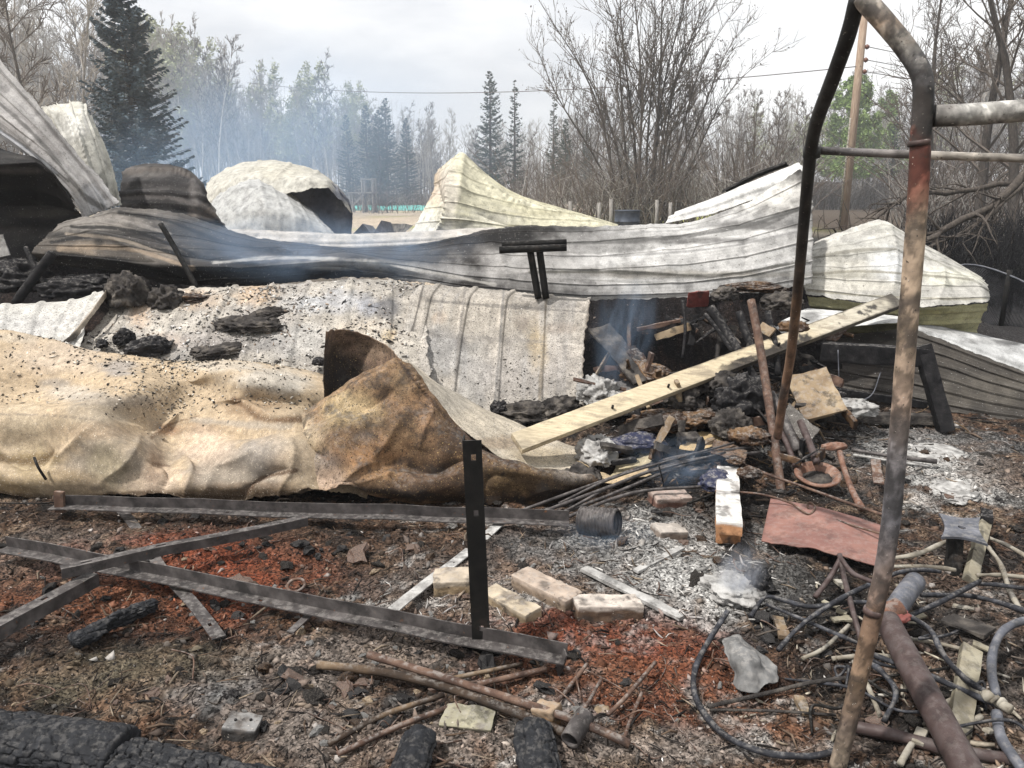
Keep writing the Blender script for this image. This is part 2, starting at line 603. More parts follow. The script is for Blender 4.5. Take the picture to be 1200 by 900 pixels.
M['bluegrey'] = mk('heat_blued_steel', [(.25, (.04, .043, .052)), (.55, (.10, .105, .125)), (.85, (.24, .24, .26))], scale=14, rough=.6, metal=.15, bump=.2, bscale=90, spec=.5, dirt=0.35, sooty=0.4)
M['brownpipe'] = mk('brown_scorched_pipe', [(.25, (.025, .017, .016)), (.5, (.06, .040, .037)), (.72, (.105, .082, .079)), (.9, (.2, .175, .165))], scale=18, rough=.6, metal=.1, bump=.2, bscale=110, spec=.3, dirt=0.12, sooty=0.25)
M['foil'] = mk('crumpled_grey_foil', [(.25, (.07, .07, .07)), (.5, (.17, .168, .165)), (.8, (.30, .295, .285))], scale=18, rough=.8, metal=.0, bump=.5, bscale=60, spec=.2, dirt=0.5, sooty=0.5)
M['blue_cloth'] = mk('scorched_blue_tarp', [(.3, (.010, .011, .018)), (.55, (.020, .024, .058)), (.8, (.06, .068, .13))], scale=9, rough=.6, bump=.5, bscale=50, spec=.3, dirt=0.5, sooty=0.7)
M['red_scrap'] = mk('red_scrap', [(.3, (.10, .025, .022)), (.7, (.22, .06, .05))], scale=14, rough=.7, bump=.3, dirt=0.4, sooty=0.6)
M['net'] = mk('black_netting', [(.3, (.012, .012, .014)), (.8, (.045, .045, .05))], scale=8, rough=.8, bump=.2)
# ------------------------------------------------------------------ ground: one sheet, fine near the viewer, out to the horizon
def spaced(lo, hi, step, far, grow):
    a = list(np.arange(lo, hi, step))
    s = step
    while a[-1] < far:
        s *= grow
        a.append(a[-1] + s)
    return np.array(a)


gx_r = spaced(0, 3.3, .017, 700, 1.11)
gx = np.concatenate([-gx_r[:0:-1], gx_r])
gy = np.concatenate([-spaced(0, .1, .3, 300, 1.25)[:0:-1], np.arange(0, 1.4, .1), spaced(1.4, 5.2, .015, 700, 1.05)])
GX, GY = np.meshgrid(gx, gy)
GZ = gh(GX, GY)
GXL, GYL = gx.tolist(), gy.tolist()


def zones(x, y):
    """base colours of the burnt ground (oxide, ash, char, moss) at world x, y"""
    n1 = fbm2(x * 2.2, y * 2.2, 4, 31)
    n2 = fbm2(x * 7.5 + 9, y * 7.5, 4, 32, .6)
    n3 = fbm2(x * 20, y * 20 + 4, 3, 33, .6)
    c = np.empty(x.shape + (3,))
    base = np.array([.062, .038, .026])
    c[:] = base
    k = sstep(-.15, .35, n1 + .7 * n2)[..., None]
    c = c * (1 - k) + np.array([.115, .066, .041]) * k
    k = sstep(.05, .4, n2 - .4 * n1 + .3 * n3)[..., None]
    c = c * (1 - k) + np.array([.155, .112, .080]) * k
    k = sstep(.06, .30, -n2 + .5 * n3 - .15 * n1)[..., None] * .9
    c = c * (1 - k) + np.array([.022, .020, .019]) * k
    n4 = fbm2(x * 2.3 + 21, y * 2.9, 5, 34, .62)
    k = sstep(.17, .42, n4 + .35 * n3)[..., None] * .7
    c = c * (1 - k) + np.array([.34, .33, .315]) * k
    k = sstep(.0, .28, -n4 + .45 * n3 + .25 * n1)[..., None] * .92
    c = c * (1 - k) + np.array([.016, .015, .0145]) * k
    for (px, py, rx, ry, col, st) in GZONES:
        q = flat(px, py)
        e = flat(px, py - ry)
        ww = abs(rx / FPX * math.hypot(q[1], CAM_H))
        hh = abs(e[1] - q[1])
        d = ((x - q[0]) / ww) ** 2 + ((y - q[1]) / hh) ** 2
        w = sstep(1.5, .3, np.sqrt(d) + .85 * n2 + .6 * n3 + .5 * n4) * st
        c = c * (1 - w[..., None]) + np.array(col) * w[..., None]
    return c


RED, RED2, WHITE, GREY, BLK, MOSS, PALE, BRN = (.155, .045, .024), (.155, .066, .037), (.44, .43, .41), (.15, .147, .143), (.020, .018, .017), (.095, .08, .056), (.22, .185, .16), (.075, .05, .036)
GZONES = [
    (200, 690, 175, 45, RED2, .85), (230, 650, 110, 26, RED, .9), (120, 700, 70, 20, RED2, .6), (290, 690, 80, 26, RED, .75), (340, 640, 50, 16, BRN, .6),
    (640, 735, 90, 34, RED, .85), (770, 765, 80, 50, RED, .95), (850, 800, 60, 40, RED2, .7), (700, 790, 110, 40, RED2, .7), (880, 850, 60, 26, RED2, .5),
    (790, 650, 110, 52, WHITE, .75), (680, 640, 90, 34, GREY, .8), (860, 690, 60, 30, WHITE, .9), (860, 670, 50, 22, BLK, .35), (560, 690, 120, 30, PALE, .6),
    (440, 760, 110, 26, PALE, .6), (1105, 545, 60, 34, WHITE, .95), (1085, 520, 90, 18, GREY, .8), (1180, 560, 60, 20, BRN, .8), (1010, 500, 70, 16, GREY, .6),
    (920, 700, 60, 50, BLK, .7), (980, 780, 70, 60, BLK, .55), (1040, 700, 70, 40, BLK, .6), (1080, 860, 80, 40, BLK, .6), (830, 590, 90, 30, BLK, .6),
    (760, 540, 110, 30, BLK, .75), (960, 540, 60, 30, GREY, .5), (200, 620, 200, 16, BRN, .6), (60, 650, 90, 24, PALE, .35),
    (40, 770, 120, 22, BLK, .7), (140, 800, 110, 22, MOSS, .8), (210, 775, 90, 18, MOSS, .7), (60, 815, 90, 20, MOSS, .7), (250, 820, 60, 20, GREY, .7),
    (360, 830, 70, 30, PALE, .6), (430, 870, 120, 30, PALE, .6), (720, 880, 160, 22, PALE, .75), (560, 850, 60, 30, PALE, .5), (900, 885, 120, 14, PALE, .5),
    (330, 780, 80, 20, PALE, .4), (1150, 700, 70, 50, PALE, .35), (1150, 820, 60, 50, PALE, .4), (490, 640, 90, 30, BRN, .5), (430, 700, 60, 26, BLK, .35)]

gc = np.zeros(GX.shape + (3,))
near = np.hypot(GX, GY) < 14
gc[near] = zones(GX[near], GY[near]) * .86
D = np.hypot(GX, GY)
char_shade = (np.exp(-((GY - 7.2) / 1.3) ** 2) * (np.abs(GX) < 6))[..., None]  # black char, deepened to paint the shade in the hollows under the sheets
char_shade = np.maximum(char_shade, (np.exp(-((GY - 6.0) / .75) ** 2 - ((GX - 1.5) / 1.2) ** 2))[..., None])
gc = gc * (1 - .94 * char_shade) + np.array(BLACK) * .94 * char_shade
f = sstep(9, 14, D)[..., None]
fn = fbm2(GX * .25, GY * .25, 4, 41)
grassy = sstep(-.1, .3, fn + sstep(-2, 12, GX) * .5 - .2 + 1.2 * np.exp(-((GX - .42 * GY) / 6) ** 2) * sstep(30, 40, GY))[..., None]
field = np.array([.42, .35, .27]) * (1 - grassy) + np.array([.27, .28, .075]) * grassy
field = field * (1 + .3 * fbm2(GX * 1.3, GY * 1.3, 3, 42)[..., None])
woodfloor = np.maximum(sstep(70, 85, GY), sstep(11.5, 14, GX - .16 * (GY - 34).clip(0)) * sstep(10, 16, GY))[..., None]
field = field * (1 - woodfloor) + np.array([.085, .065, .048]) * woodfloor
dark_r = (sstep(3.8, 4.8, GX) * sstep(6.2, 7.2, GY) * sstep(38, 26, GY))[..., None]
gc = gc * (1 - f) + field * f
gc = gc * (1 - dark_r) + np.array([.03, .028, .028]) * dark_r
ground = mesh_obj('ground', np.stack([GX, GY, GZ], -1).reshape(-1, 3), grid_faces(len(gy), len(gx)), M['ground'], None, True, gc.reshape(-1, 3))
tag(ground, kind='structure')

# ------------------------------------------------------------------ trees
M['bark_dark'] = mk('dark_bark', [(.3, (.035, .030, .027)), (.6, (.085, .072, .062)), (.8, (.15, .13, .115))], scale=9, stretch=(4, 4, 1), rough=.9, bump=.5, bscale=30, spec=.1)
M['bark_grey'] = mk('grey_bark', [(.3, (.14, .13, .12)), (.6, (.27, .25, .23)), (.8, (.40, .38, .35))], scale=6, stretch=(4, 4, 1), rough=.9, bump=.4, bscale=30, spec=.1)
M['bark_birch'] = mk('birch_bark', [(.3, (.10, .09, .08)), (.42, (.38, .35, .31)), (.7, (.56, .53, .48))], scale=5, stretch=(2, 2, 3), rough=.8, bump=.2, bscale=20, spec=.15)
M['twig'] = mk('twigs', [(.3, (.075, .062, .053)), (.7, (.155, .13, .112))], scale=3, rough=.9, bump=0, spec=.05)
M['twig_pale'] = mk('pale_twigs', [(.3, (.22, .20, .18)), (.7, (.38, .355, .325))], scale=3, rough=.9, bump=0, spec=.05)
M['needles'] = mk('spruce_needles', [(.3, (.018, .034, .022)), (.6, (.042, .064, .042)), (.8, (.075, .092, .062))], scale=2.2, rough=.8, bump=0, spec=.15)
M['needles_blue'] = mk('hazed_spruce_needles', [(.3, (.045, .068, .084)), (.5, (.080, .108, .126)), (.66, (.125, .13, .132)), (.8, (.17, .165, .16))], scale=1.6, rough=.8, bump=0, spec=.15)  # smoke haze painted into the needles: bluer and paler
M['leaf_green'] = mk('young_leaves', [(.3, (.11, .17, .05)), (.7, (.22, .29, .10))], scale=1.2, rough=.7, bump=0, spec=.2)
M['leaf_pale'] = mk('budding_leaves', [(.3, (.24, .26, .15)), (.7, (.38, .39, .25))], scale=1.2, rough=.7, bump=0, spec=.2)
M['brush'] = mk('dry_brush', [(.3, (.07, .055, .045)), (.7, (.155, .122, .10))], scale=2, rough=.9, bump=0, spec=.05)


def branch_pts(p, d, L, n, droop, wig, rng):
    pts = [np.array(p, float)]
    d = np.array(d, float)
    for _ in range(n):
        d = d + rng.normal(0, wig, 3) + np.array([0, 0, droop])
        d /= np.linalg.norm(d)
        pts.append(pts[-1] + d * L / n)
    return np.array(pts), d


def bare_tree(seed, height, r0, spread, first=.25, nbr=16, levels=3, up=.55, sub=5, leaves=0, leafsize=.09, lean=0.0, twig_r=.008, narrow=1.0):
    """trunk mesh + crown mesh of limbs, twigs (and buds)"""
    rng = np.random.default_rng(seed)
    tr, cr, lf = MB(), MB(), MB()
    n = 10
    pts, _ = branch_pts((0, 0, -.3), (lean, rng.normal(0, .03), 1), height + .3, n, .01, .045, rng)
    rr = r0 * (1 - np.linspace(0, 1, n + 1) ** 1.1 * .93)
    tr.tube(pts, rr, 7)
    ends = []

    def grow(p, d, L, r, lev):
        bp, dd = branch_pts(p, d, L, 4 if lev < 3 else 3, .05 * up, .12, rng)
        cr.tube(bp, np.linspace(r, max(twig_r * .5, r * .3), len(bp)), 4 if lev == 1 else 3, False)
        ends.append(bp[-1])
        if lev >= levels:
            return
        for _ in range(sub if lev == 1 else max(3, sub - 1)):
            t = rng.uniform(.25, 1.0)
            k = min(int(t * (len(bp) - 1)), len(bp) - 2)
            q = bp[k] + (bp[k + 1] - bp[k]) * (t * (len(bp) - 1) - k)
            ax = rng.normal(0, 1, 3)
            ax /= np.linalg.norm(ax)
            nd = dd * .8 + ax * .75 + np.array([0, 0, .25 * up])
            grow(q, nd / np.linalg.norm(nd), L * rng.uniform(.38, .62), max(r * .5, twig_r), lev + 1)

    for i in range(nbr):
        t = first + (1 - first) * (i + rng.random()) / nbr
        k = min(int(t * n), n - 1)
        q = pts[k] + (pts[k + 1] - pts[k]) * (t * n - k)
        a = i * 2.4 + rng.normal(0, .4)
        L = spread * (1.05 - t * .75) * rng.uniform(.7, 1.2)
        nd = np.array([math.cos(a) * narrow, math.sin(a) * narrow, up + .5 * t])
        grow(q, nd / np.linalg.norm(nd), L, max(r0 * .42 * (1.05 - t), twig_r * 1.6), 1)
    if leaves:
        E = np.array(ends)
        idx = rng.integers(0, len(E), leaves)
        c = E[idx] + rng.normal(0, .16, (leaves, 3))
        u = rng.normal(0, 1, (leaves, 3))
        w = rng.normal(0, 1, (leaves, 3))
        s = leafsize * rng.uniform(.5, 1.2, (leaves, 1))
        v = np.stack([c - u * s * .5, c + w * s * .35, c + u * s * .5, c - w * s * .35], 1).reshape(-1, 3)
        lf.add(v, [tuple(range(4 * i, 4 * i + 4)) for i in range(leaves)])
    return tr, cr, lf


def make_bare(name, seed, bark, twig, leafmat=None, **kw):
    tr, cr, lf = bare_tree(seed, **kw)
    e = empty(name, (0, 0, 0))
    tr.build('trunk', bark, e, True)
    cr.build('crown', twig, e, False)
    if lf.n:
        lf.build('leaves', leafmat, e, False)
    return e


def make_spruce(name, seed, height, radius, needles, whorls=34, per=13, dens=26, bare=.04, irreg=.25):
    rng = np.random.default_rng(seed)
    e = empty(name, (0, 0, 0))
    tr = MB()
    tr.tube([(0, 0, -.3), (0, 0, height * .5), (0, 0, height)], [height * .016, height * .01, .012], 7)
    tr.build('trunk', M['bark_dark'], e, True)
    br, V = MB(), []
    for w in range(whorls):
        t = bare + (1 - bare) * (w + .5) / whorls
        z0 = height * t
        R = radius * (1 - t) ** .82 + .12
        for j in range(max(5, int(per * (1.15 - .5 * t)))):
            a = rng.uniform(0, 6.283)
            L = R * rng.uniform(1 - irreg * 1.6, 1 + irreg * .5)
            droop = -.32 + .75 * t + rng.normal(0, .07)
            dirv = np.array([math.cos(a), math.sin(a), 0])
            s = np.linspace(0, 1, 5)[:, None]
            pts = np.array([0, 0, z0 + rng.normal(0, height / whorls * .35)]) + dirv * L * s + np.array([0, 0, 1.0]) * L * (droop * s + .26 * s ** 2.4)
            br.tube(pts[[0, 2, 4]], [.02, .012, .005], 3, False)
            m = int(dens * (.45 + L / radius))
            ss = rng.uniform(.12, 1.0, m) ** .8
            k = np.minimum((ss * 4).astype(int), 3)
            c = pts[k] + (pts[k + 1] - pts[k]) * (ss * 4 - k)[:, None]
            side = np.array([-dirv[1], dirv[0], 0])
            sg = rng.choice([-1, 1], m)[:, None]
            ln = (.13 + .22 * (1 - ss) * min(1, L))[:, None] * rng.uniform(.7, 1.3, (m, 1)) * (height / 9) ** .5
            tip = c + side * sg * ln * rng.uniform(.2, 1.0, (m, 1)) + dirv * ln * .7 + np.array([0, 0, 1]) * rng.normal(-.09, .10, (m, 1)) * ln * 2
            wv = np.cross(tip - c, rng.normal(0, 1, (m, 3)))
            wv /= np.linalg.norm(wv, axis=1)[:, None] + 1e-9
            wd = .028 + .03 * rng.random((m, 1))
            mid = (c + tip) / 2
            V.append(np.stack([c, mid + wv * wd, tip, mid - wv * wd], 1).reshape(-1, 3))
    br.build('limbs', M['bark_dark'], e)
    V = np.concatenate(V)
    mesh_obj('crown', V, np.arange(len(V)).reshape(-1, 4), needles, e)
    return e


def on_ground(px, Y):
    x = (px - 600) / FPX * Y * math.cos(PITCH)
    return (x, Y, gz(x, Y))


def plant(proto, used, px, Y, s, rz, label, cat, group=None, zs=1.0):
    o = proto if proto.name not in used else copy_tree(proto)
    used.add(proto.name)
    o.location = on_ground(px, Y)
    o.scale = (s, s, s * zs)
    o.rotation_euler = (0, 0, rz)
    tag(o, label, cat, group)
    return o


USED = set()
rg = np.random.default_rng(21)
# the three spruces that stand out
big_spruce = make_spruce('spruce_tree', 5, 9.2, 2.5, M['needles_blue'], whorls=34, per=17, dens=56, irreg=.32)
plant(big_spruce, USED, 165, 30, 1.0, .4, 'tall haze-tinted blue-green spruce rising behind the pale standing sheet at the left', 'spruce tree')
far_spruce = make_spruce('spruce_tree', 8, 12.6, 2.6, M['needles'], whorls=32, per=12, dens=26, irreg=.3)
plant(far_spruce, USED, 575, 72, .93, 1.4, 'dark broad spruce in front of the woods above the yellow peaked sheet', 'spruce tree')
thin_spruce = make_spruce('spruce_tree', 13, 12.2, 1.55, M['needles'], whorls=26, per=9, dens=18, irreg=.45, bare=.12)
plant(thin_spruce, USED, 603, 74, .92, .2, 'thin ragged spruce close beside the dark broad spruce', 'spruce tree')
for px, Y, s, g in [(455, 76, .86, 'a'), (432, 80, .84, 'a'), (478, 80, .74, 'a'), (410, 84, .80, 'a'), (446, 70, .72, 'a')]:
    o = plant(far_spruce, USED, px, Y, s, rg.uniform(0, 6), 'dark conifer of the shadowy clump veiled in blue smoke left of the yellow peak', 'spruce tree', 'dark conifers in the smoke', .92)
for px, Y, s in [(648, 88, .93), (735, 92, .72), (686, 90, .62), (662, 84, .70), (1042, 78, .74), (728, 96, .8), (1075, 84, .62)]:
    plant(thin_spruce if s > .7 else far_spruce, USED, px, Y, s, rg.uniform(0, 6), 'small dark spruce standing among the bare grey woods', 'spruce tree', 'small spruces in the woods')

# prototypes of the leafless woods
protos = {
    'aspen': [make_bare('aspen_tree', 101 + i, M['bark_grey'], M['twig_pale'], height=14, r0=.11, spread=2.9, first=.25, nbr=22, levels=3, up=1.1, sub=6, twig_r=.020) for i in range(3)],
    'birch': [make_bare('birch_tree', 121 + i, M['bark_birch'], M['twig'], height=13.5, r0=.10, spread=2.5, first=.40, nbr=18, levels=3, up=1.0, sub=6, twig_r=.018) for i in range(2)],
    'dark': [make_bare('leafless_tree', 141 + i, M['bark_dark'], M['twig'], height=12, r0=.13, spread=3.4, first=.18, nbr=22, levels=3, up=.8, sub=6, twig_r=.020) for i in range(2)],
    'leafy': [make_bare('young_poplar_tree', 161 + i, M['bark_grey'], M['twig_pale'], M['leaf_pale'], height=12.5, r0=.10, spread=2.9, first=.3, nbr=18, levels=3, up=.75, sub=5, leaves=2300, leafsize=.15, twig_r=.014) for i in range(2)],
    'green': [make_bare('leafing_tree', 181, M['bark_grey'], M['twig_pale'], M['leaf_green'], height=12.5, r0=.12, spread=3.0, first=.2, nbr=18, levels=3, up=.8, sub=5, leaves=7000, leafsize=.20, twig_r=.014)],
}
LBL = {
    'aspen': ('slim grey leafless aspen in the crowded far woods', 'aspen tree', 'grey aspens of the far woods'),
    'birch': ('white-stemmed birch standing in the far woods', 'birch tree', 'white birches of the far woods'),
    'dark': ('dark spreading leafless tree in the far woods', 'bare tree', 'dark bare trees of the far woods'),
    'leafy': ('budding pale green poplar in the far woods', 'poplar tree', 'budding poplars of the far woods'),
    'green': ('tree in fresh green leaf behind the power pole', 'leafing tree', 'green-leaved trees of the far woods'),
}


def spec(kind, px):
    l, c_, g = LBL[kind]
    where = [(110, 'above the leaning sheet'), (250, 'either side of the tall spruce'), (420, 'above the humped roof sheets'), (560, 'above the yellow peak'), (690, 'left of the big willow'), (860, 'behind the big willow'), (1030, 'between the willow and the gate upright'), (9999, 'right of the gate upright')]
    w = [t for x, t in where if px < x][0]
    return l + ', ' + w, c_, g


def skyline(px):
    """height of the woods' tops in the photograph"""
    xs = [-300, 0, 60, 120, 200, 240, 330, 420, 500, 560, 640, 700, 760, 860, 960, 1020, 1100, 1200, 1500]
    ys = [0, 0, 10, 20, 30, 45, 95, 100, 130, 140, 130, 120, 120, 110, 95, 100, 70, 30, 10]
    return np.interp(px, xs, ys)


n_far = 0
for row, (Y0, Y1, cnt) in enumerate([(88, 100, 84), (100, 118, 90), (118, 150, 70), (84, 112, 80), (92, 128, 64)]):
    for i in range(cnt):
        px = -90 + 1400 * (i + rg.uniform(.0, 1.0)) / cnt if row < 3 else rg.uniform(190, 600)
        Y = rg.uniform(Y0, Y1)
        top = skyline(px) + rg.uniform(-6, 62) + row * 6
        hgt = 1.6 + (225 - top) / FPX * Y * 1.03
        u = rg.random()
        if px < 130:
            kind = 'aspen' if u < .65 else 'dark'
        elif px < 420:
            kind = 'leafy' if u < .22 else ('aspen' if u < .72 else 'birch')
        elif px < 640:
            kind = 'aspen' if u < .65 else ('birch' if u < .8 else 'dark')
        elif px < 880:
            kind = 'dark' if u < .45 else ('birch' if u < .72 else 'aspen')
        else:
            kind = 'leafy' if u < .30 else ('dark' if u < .7 else 'aspen')
        pr = protos[kind][int(rg.integers(0, len(protos[kind])))]
        base = {'aspen': 14.5, 'birch': 14, 'dark': 12.8, 'leafy': 13.2}[kind]
        plant(pr, USED, px, Y, max(.35, hgt / base), rg.uniform(0, 6.28), *spec(kind, px))
for px, Y, s in [(990, 70, .80), (1000, 76, .86), (975, 82, .9), (1035, 86, .86)]:
    plant(protos['green'][0], USED, px, Y, s, rg.uniform(0, 6), *spec('green', px))
# nearer birches at the wood's edge whose white stems read one by one
for px, Y, top in [(612, 70, 160), (665, 74, 150), (778, 74, 120), (700, 78, 130), (722, 70, 150), (822, 70, 110), (738, 80, 95), (236, 66, 120), (290, 70, 120), (387, 78, 90), (372, 70, 130), (255, 60, 60)]:
    hgt = 1.6 + (225 - top) / FPX * Y
    plant(protos['birch'][int(rg.integers(0, 2))], USED, px, Y, hgt / 14, rg.uniform(0, 6), 'white birch stem at the near edge of the woods beyond the field', 'birch tree', 'birches at the edge of the woods', 1.05)

# thin pale saplings left of the centre, standing in the smoke
sap = make_bare('sapling', 201, M['bark_birch'], M['twig_pale'], height=7.5, r0=.05, spread=.9, first=.4, nbr=10, levels=2, up=1.4, sub=4, twig_r=.009)
for i in range(46):
    plant(sap, USED, rg.uniform(250, 510), rg.uniform(80, 90), rg.uniform(.7, 1.35), rg.uniform(0, 6), 'thin pale sapling in the dense smoky stand at the edge of the field', 'sapling', 'pale saplings in the smoke')

# brush under the right-hand woods: countless stems
BBS = [[], [], []]
rb_ = np.random.default_rng(77)
for i in range(3600):
    px = rb_.uniform(600, 1320) if i % 4 else rb_.uniform(-80, 600)
    Y = rb_.uniform(58, 86) if px < 860 else rb_.uniform(26, 80)
    if 925 < px < 1065:
        Y = max(Y, 76.0)
    if i % 16 == 0:
        px, Y = rb_.normal(752, 50), rb_.uniform(35.5, 40)
    x, y, z = on_ground(px, Y)
    h = rb_.uniform(1.0, 3.9) * (1.0 if px > 600 else .6) * (1.25 if i % 3 == 0 else .8)
    bb = BBS[i % 3]
    for _ in range(3):
        a = rb_.normal(0, .35, 2)
        p0 = np.array([x + rb_.normal(0, .3), y + rb_.normal(0, .3), z])
        p1 = p0 + np.array([a[0] * h * .5, a[1] * h * .5, h * .55])
        p2 = p1 + np.array([a[0] * h * .7 + rb_.normal(0, .2), a[1] * h * .7, h * .45])
        bb.append((p0, p1, .022, .016))
        bb.append((p1, p2, .016, .006))
        for q in (p1, (p1 + p2) / 2):
            bb.append((q, q + np.array([rb_.normal(0, .45), rb_.normal(0, .3), rb_.uniform(.1, .7)]), .013, .006))
for bb, mt in zip(BBS, ('brush', 'twig', 'twig_pale')):
    tag(sticks('brush_thicket', *[np.array(q) for q in zip(*bb)], M[mt]), kind='stuff')

# the mass of woods farther back, no tree of it apart from the next
fw = []
fr_ = np.random.default_rng(78)
for i in range(900):
    px = -140 + 1500 * fr_.random()
    Y = fr_.uniform(120, 175)
    x, y, z = on_ground(px, Y)
    h = (1.6 + (225 - skyline(px) - fr_.uniform(10, 70)) / FPX * Y)
    ql = [np.array((x, y, z)), np.array((x + fr_.normal(0, .3), y, z + h * .55)), np.array((x + fr_.normal(0, .5), y, z + h))]
    fw.append((ql[0], ql[1], .11, .07))
    fw.append((ql[1], ql[2], .07, .02))
    for k in range(26):
        t = fr_.uniform(.2, 1)
        p0 = np.array([x, y, z + h * t])
        L = (1.15 - t) * 3.0 * fr_.uniform(.5, 1.2) + .3
        a = fr_.uniform(0, 6.28)
        p1 = p0 + np.array([math.cos(a) * L * .7, math.sin(a) * L * .4, L * fr_.uniform(.4, 1.0)])
        fw.append((p0, p1, .034, .014))
tag(sticks('far_woods', *[np.array(q) for q in zip(*fw)], M['twig_pale']), kind='stuff')

bn = []
for i in range(420):                                      # burnt shrubs behind the netting at the right
    px, Y = fr_.uniform(1075, 1330), fr_.uniform(10.5, 17)
    x, y, z = on_ground(px, Y)
    for _ in range(4):
        h = fr_.uniform(.3, 1.3)
        p0 = np.array([x + fr_.normal(0, .2), y + fr_.normal(0, .2), z])
        p1 = p0 + np.array([fr_.normal(0, .3), fr_.normal(0, .3), h])
        bn.append((p0, p1, .010, .004))
        bn.append((p0 * .4 + p1 * .6, p1 + np.array([fr_.normal(0, .25), fr_.normal(0, .25), fr_.normal(0, .15)]), .006, .003))
tag(sticks('burnt_brush', *[np.array(q) for q in zip(*bn)], M['char']), kind='stuff')

# ---- the big many-stemmed willow in the middle
def clump_tree(name, seed, stems, sub=7, lev=3, twig_r=.008, bark=None, twig=None, droop=-.012, buds=0):
    rng = np.random.default_rng(seed)
    e = empty(name, (0, 0, 0))
    cr, lf, ends = MB(), MB(), []

    def grow(p, d, L, r, lv):
        bp, dd = branch_pts(p, d, L, 5, .03, .10, rng)
        cr.tube(bp, np.linspace(r, max(.004, r * .3), len(bp)), 3, False)
        ends.extend(bp[2:])
        if lv >= lev:
            return
        for _ in range(sub - lv):
            k = rng.integers(1, len(bp) - 1)
            ax = rng.normal(0, 1, 3)
            nd = dd + ax / np.linalg.norm(ax) * .65 + np.array([0, 0, .22])
            grow(bp[k] + (bp[k + 1] - bp[k]) * rng.random(), nd / np.linalg.norm(nd), L * rng.uniform(.35, .6), max(r * .5, twig_r), lv + 1)

    for (dx, dy, h, r) in stems:
        tr = MB()
        n = 14
        s = np.linspace(0, 1, n)
        bow = s ** rng.uniform(1.1, 2.0)
        ph = rng.uniform(0, 6, 2)
        pts = np.stack([dx * bow * .8 + (.22 + .06 * abs(dx)) * np.sin(s * 6 + ph[0]) * s + .22 * dx + rng.normal(0, .1), dy * bow + .25 * np.sin(s * 5 + ph[1]) * s + .3 * dy,
                        h * (s ** .93) * 1.1 - .25], -1)
        rr = r * (1 - .88 * s)
        tr.tube(pts, rr * .68, 7)
        tr.build('trunk', bark, e, True)
        for k in range(26):
            t = rng.uniform(.28, 1.0)
            i = min(int(t * (n - 1)), n - 2)
            dd = pts[i + 1] - pts[i]
            dd /= np.linalg.norm(dd)
            ax = rng.normal(0, 1, 3)
            nd = dd * .9 + ax / np.linalg.norm(ax) * .75 + np.array([0, 0, .12])
            grow(pts[i] + (pts[i + 1] - pts[i]) * rng.random(), nd / np.linalg.norm(nd), h * .26 * (1.2 - t * .7) * rng.uniform(.6, 1.2), max(r * .45 * (1 - .8 * t), twig_r * 1.3), 2 if t > .7 else 1)
    cr.build('crown', twig, e)
    if buds:
        E = np.array(ends)
        c = E[rng.integers(0, len(E), buds)] + rng.normal(0, .07, (buds, 3))
        u, w = rng.normal(0, 1, (buds, 3)), rng.normal(0, 1, (buds, 3))
        s = .055
        v = np.stack([c - u * s * .5, c + w * s * .35, c + u * s * .5, c - w * s * .35], 1).reshape(-1, 3)
        mesh_obj('leaves', v, np.arange(len(v)).reshape(-1, 4), twig, e)
    return e


stems = [(-5.6, .4, 8.0, .10), (-4.6, -.6, 9.2, .11), (-3.4, .8, 8.6, .10), (-2.6, -.3, 10.4, .11), (-1.6, .5, 11, .12), (-.7, -.5, 11.4, .12), (.0, .6, 11, .11), (.7, -.2, 11.8, .13),
         (1.5, .5, 11.2, .12), (2.3, -.5, 10.6, .11), (3.1, .3, 10, .11), (3.9, -.4, 9.0, .10), (4.9, .5, 8.6, .10), (5.8, -.2, 7.4, .09), (-1.0, 1, 7.5, .08), (2.6, 1, 7.0, .08)]
willow = clump_tree('willow_tree', 301, stems, sub=5, lev=3, twig_r=.0105, bark=M['bark_dark'], twig=M['twig'], buds=6000)
willow.location = on_ground(755, 38)
tag(willow, 'big leafless many-stemmed willow fanning up behind the long crumpled sheet', 'willow tree')

# ---- leafless trees on the right, nearer
r_trees = [(1150, 26, 11.5, 302, 'tall dark leafless tree right of the upright gate pipe'), (1196, 24, 11, 303, 'dark leafless tree cut by the right edge of the view'),
           (1098, 33, 10.5, 304, 'bare forked tree just behind the bent top of the gate pipe')]
for px, Y, h, sd, lb in r_trees:
    rr = np.random.default_rng(sd)
    t = make_bare('leafless_tree', sd, M['bark_dark'], M['twig'], height=h, r0=.17, spread=3.6, first=.16, nbr=20, levels=4, up=.75, sub=5, twig_r=.009, lean=rr.normal(0, .12))
    t.location = on_ground(px, Y)
    tag(t, lb, 'bare tree')
for px, Y, s, kind, lb in [(62, 34, .92, 'dark', 'tall leafless tree with a thick stem behind the leaning sheet'), (96, 38, .98, 'aspen', 'slim grey leafless tree between the leaning sheet and the tall spruce'),
                           (12, 30, .85, 'dark', 'leafless tree at the left edge above the leaning sheet'), (32, 42, .95, 'aspen', 'slender bare tree second from the left edge of the view'),
                           (905, 44, .55, 'dark', 'low dark leafless tree right of the willow'), (880, 50, .6, 'dark', 'crooked bare tree close behind the willow on its right'),
                           (945, 46, .52, 'dark', 'bare tree partly behind the thin black gate pipe'), (1130, 44, .8, 'aspen', 'slender grey tree above the pale cross pipe')]:
    pr = protos[kind][0]
    o = plant(pr, USED, px, Y, s, px * .37, lb, 'bare tree')

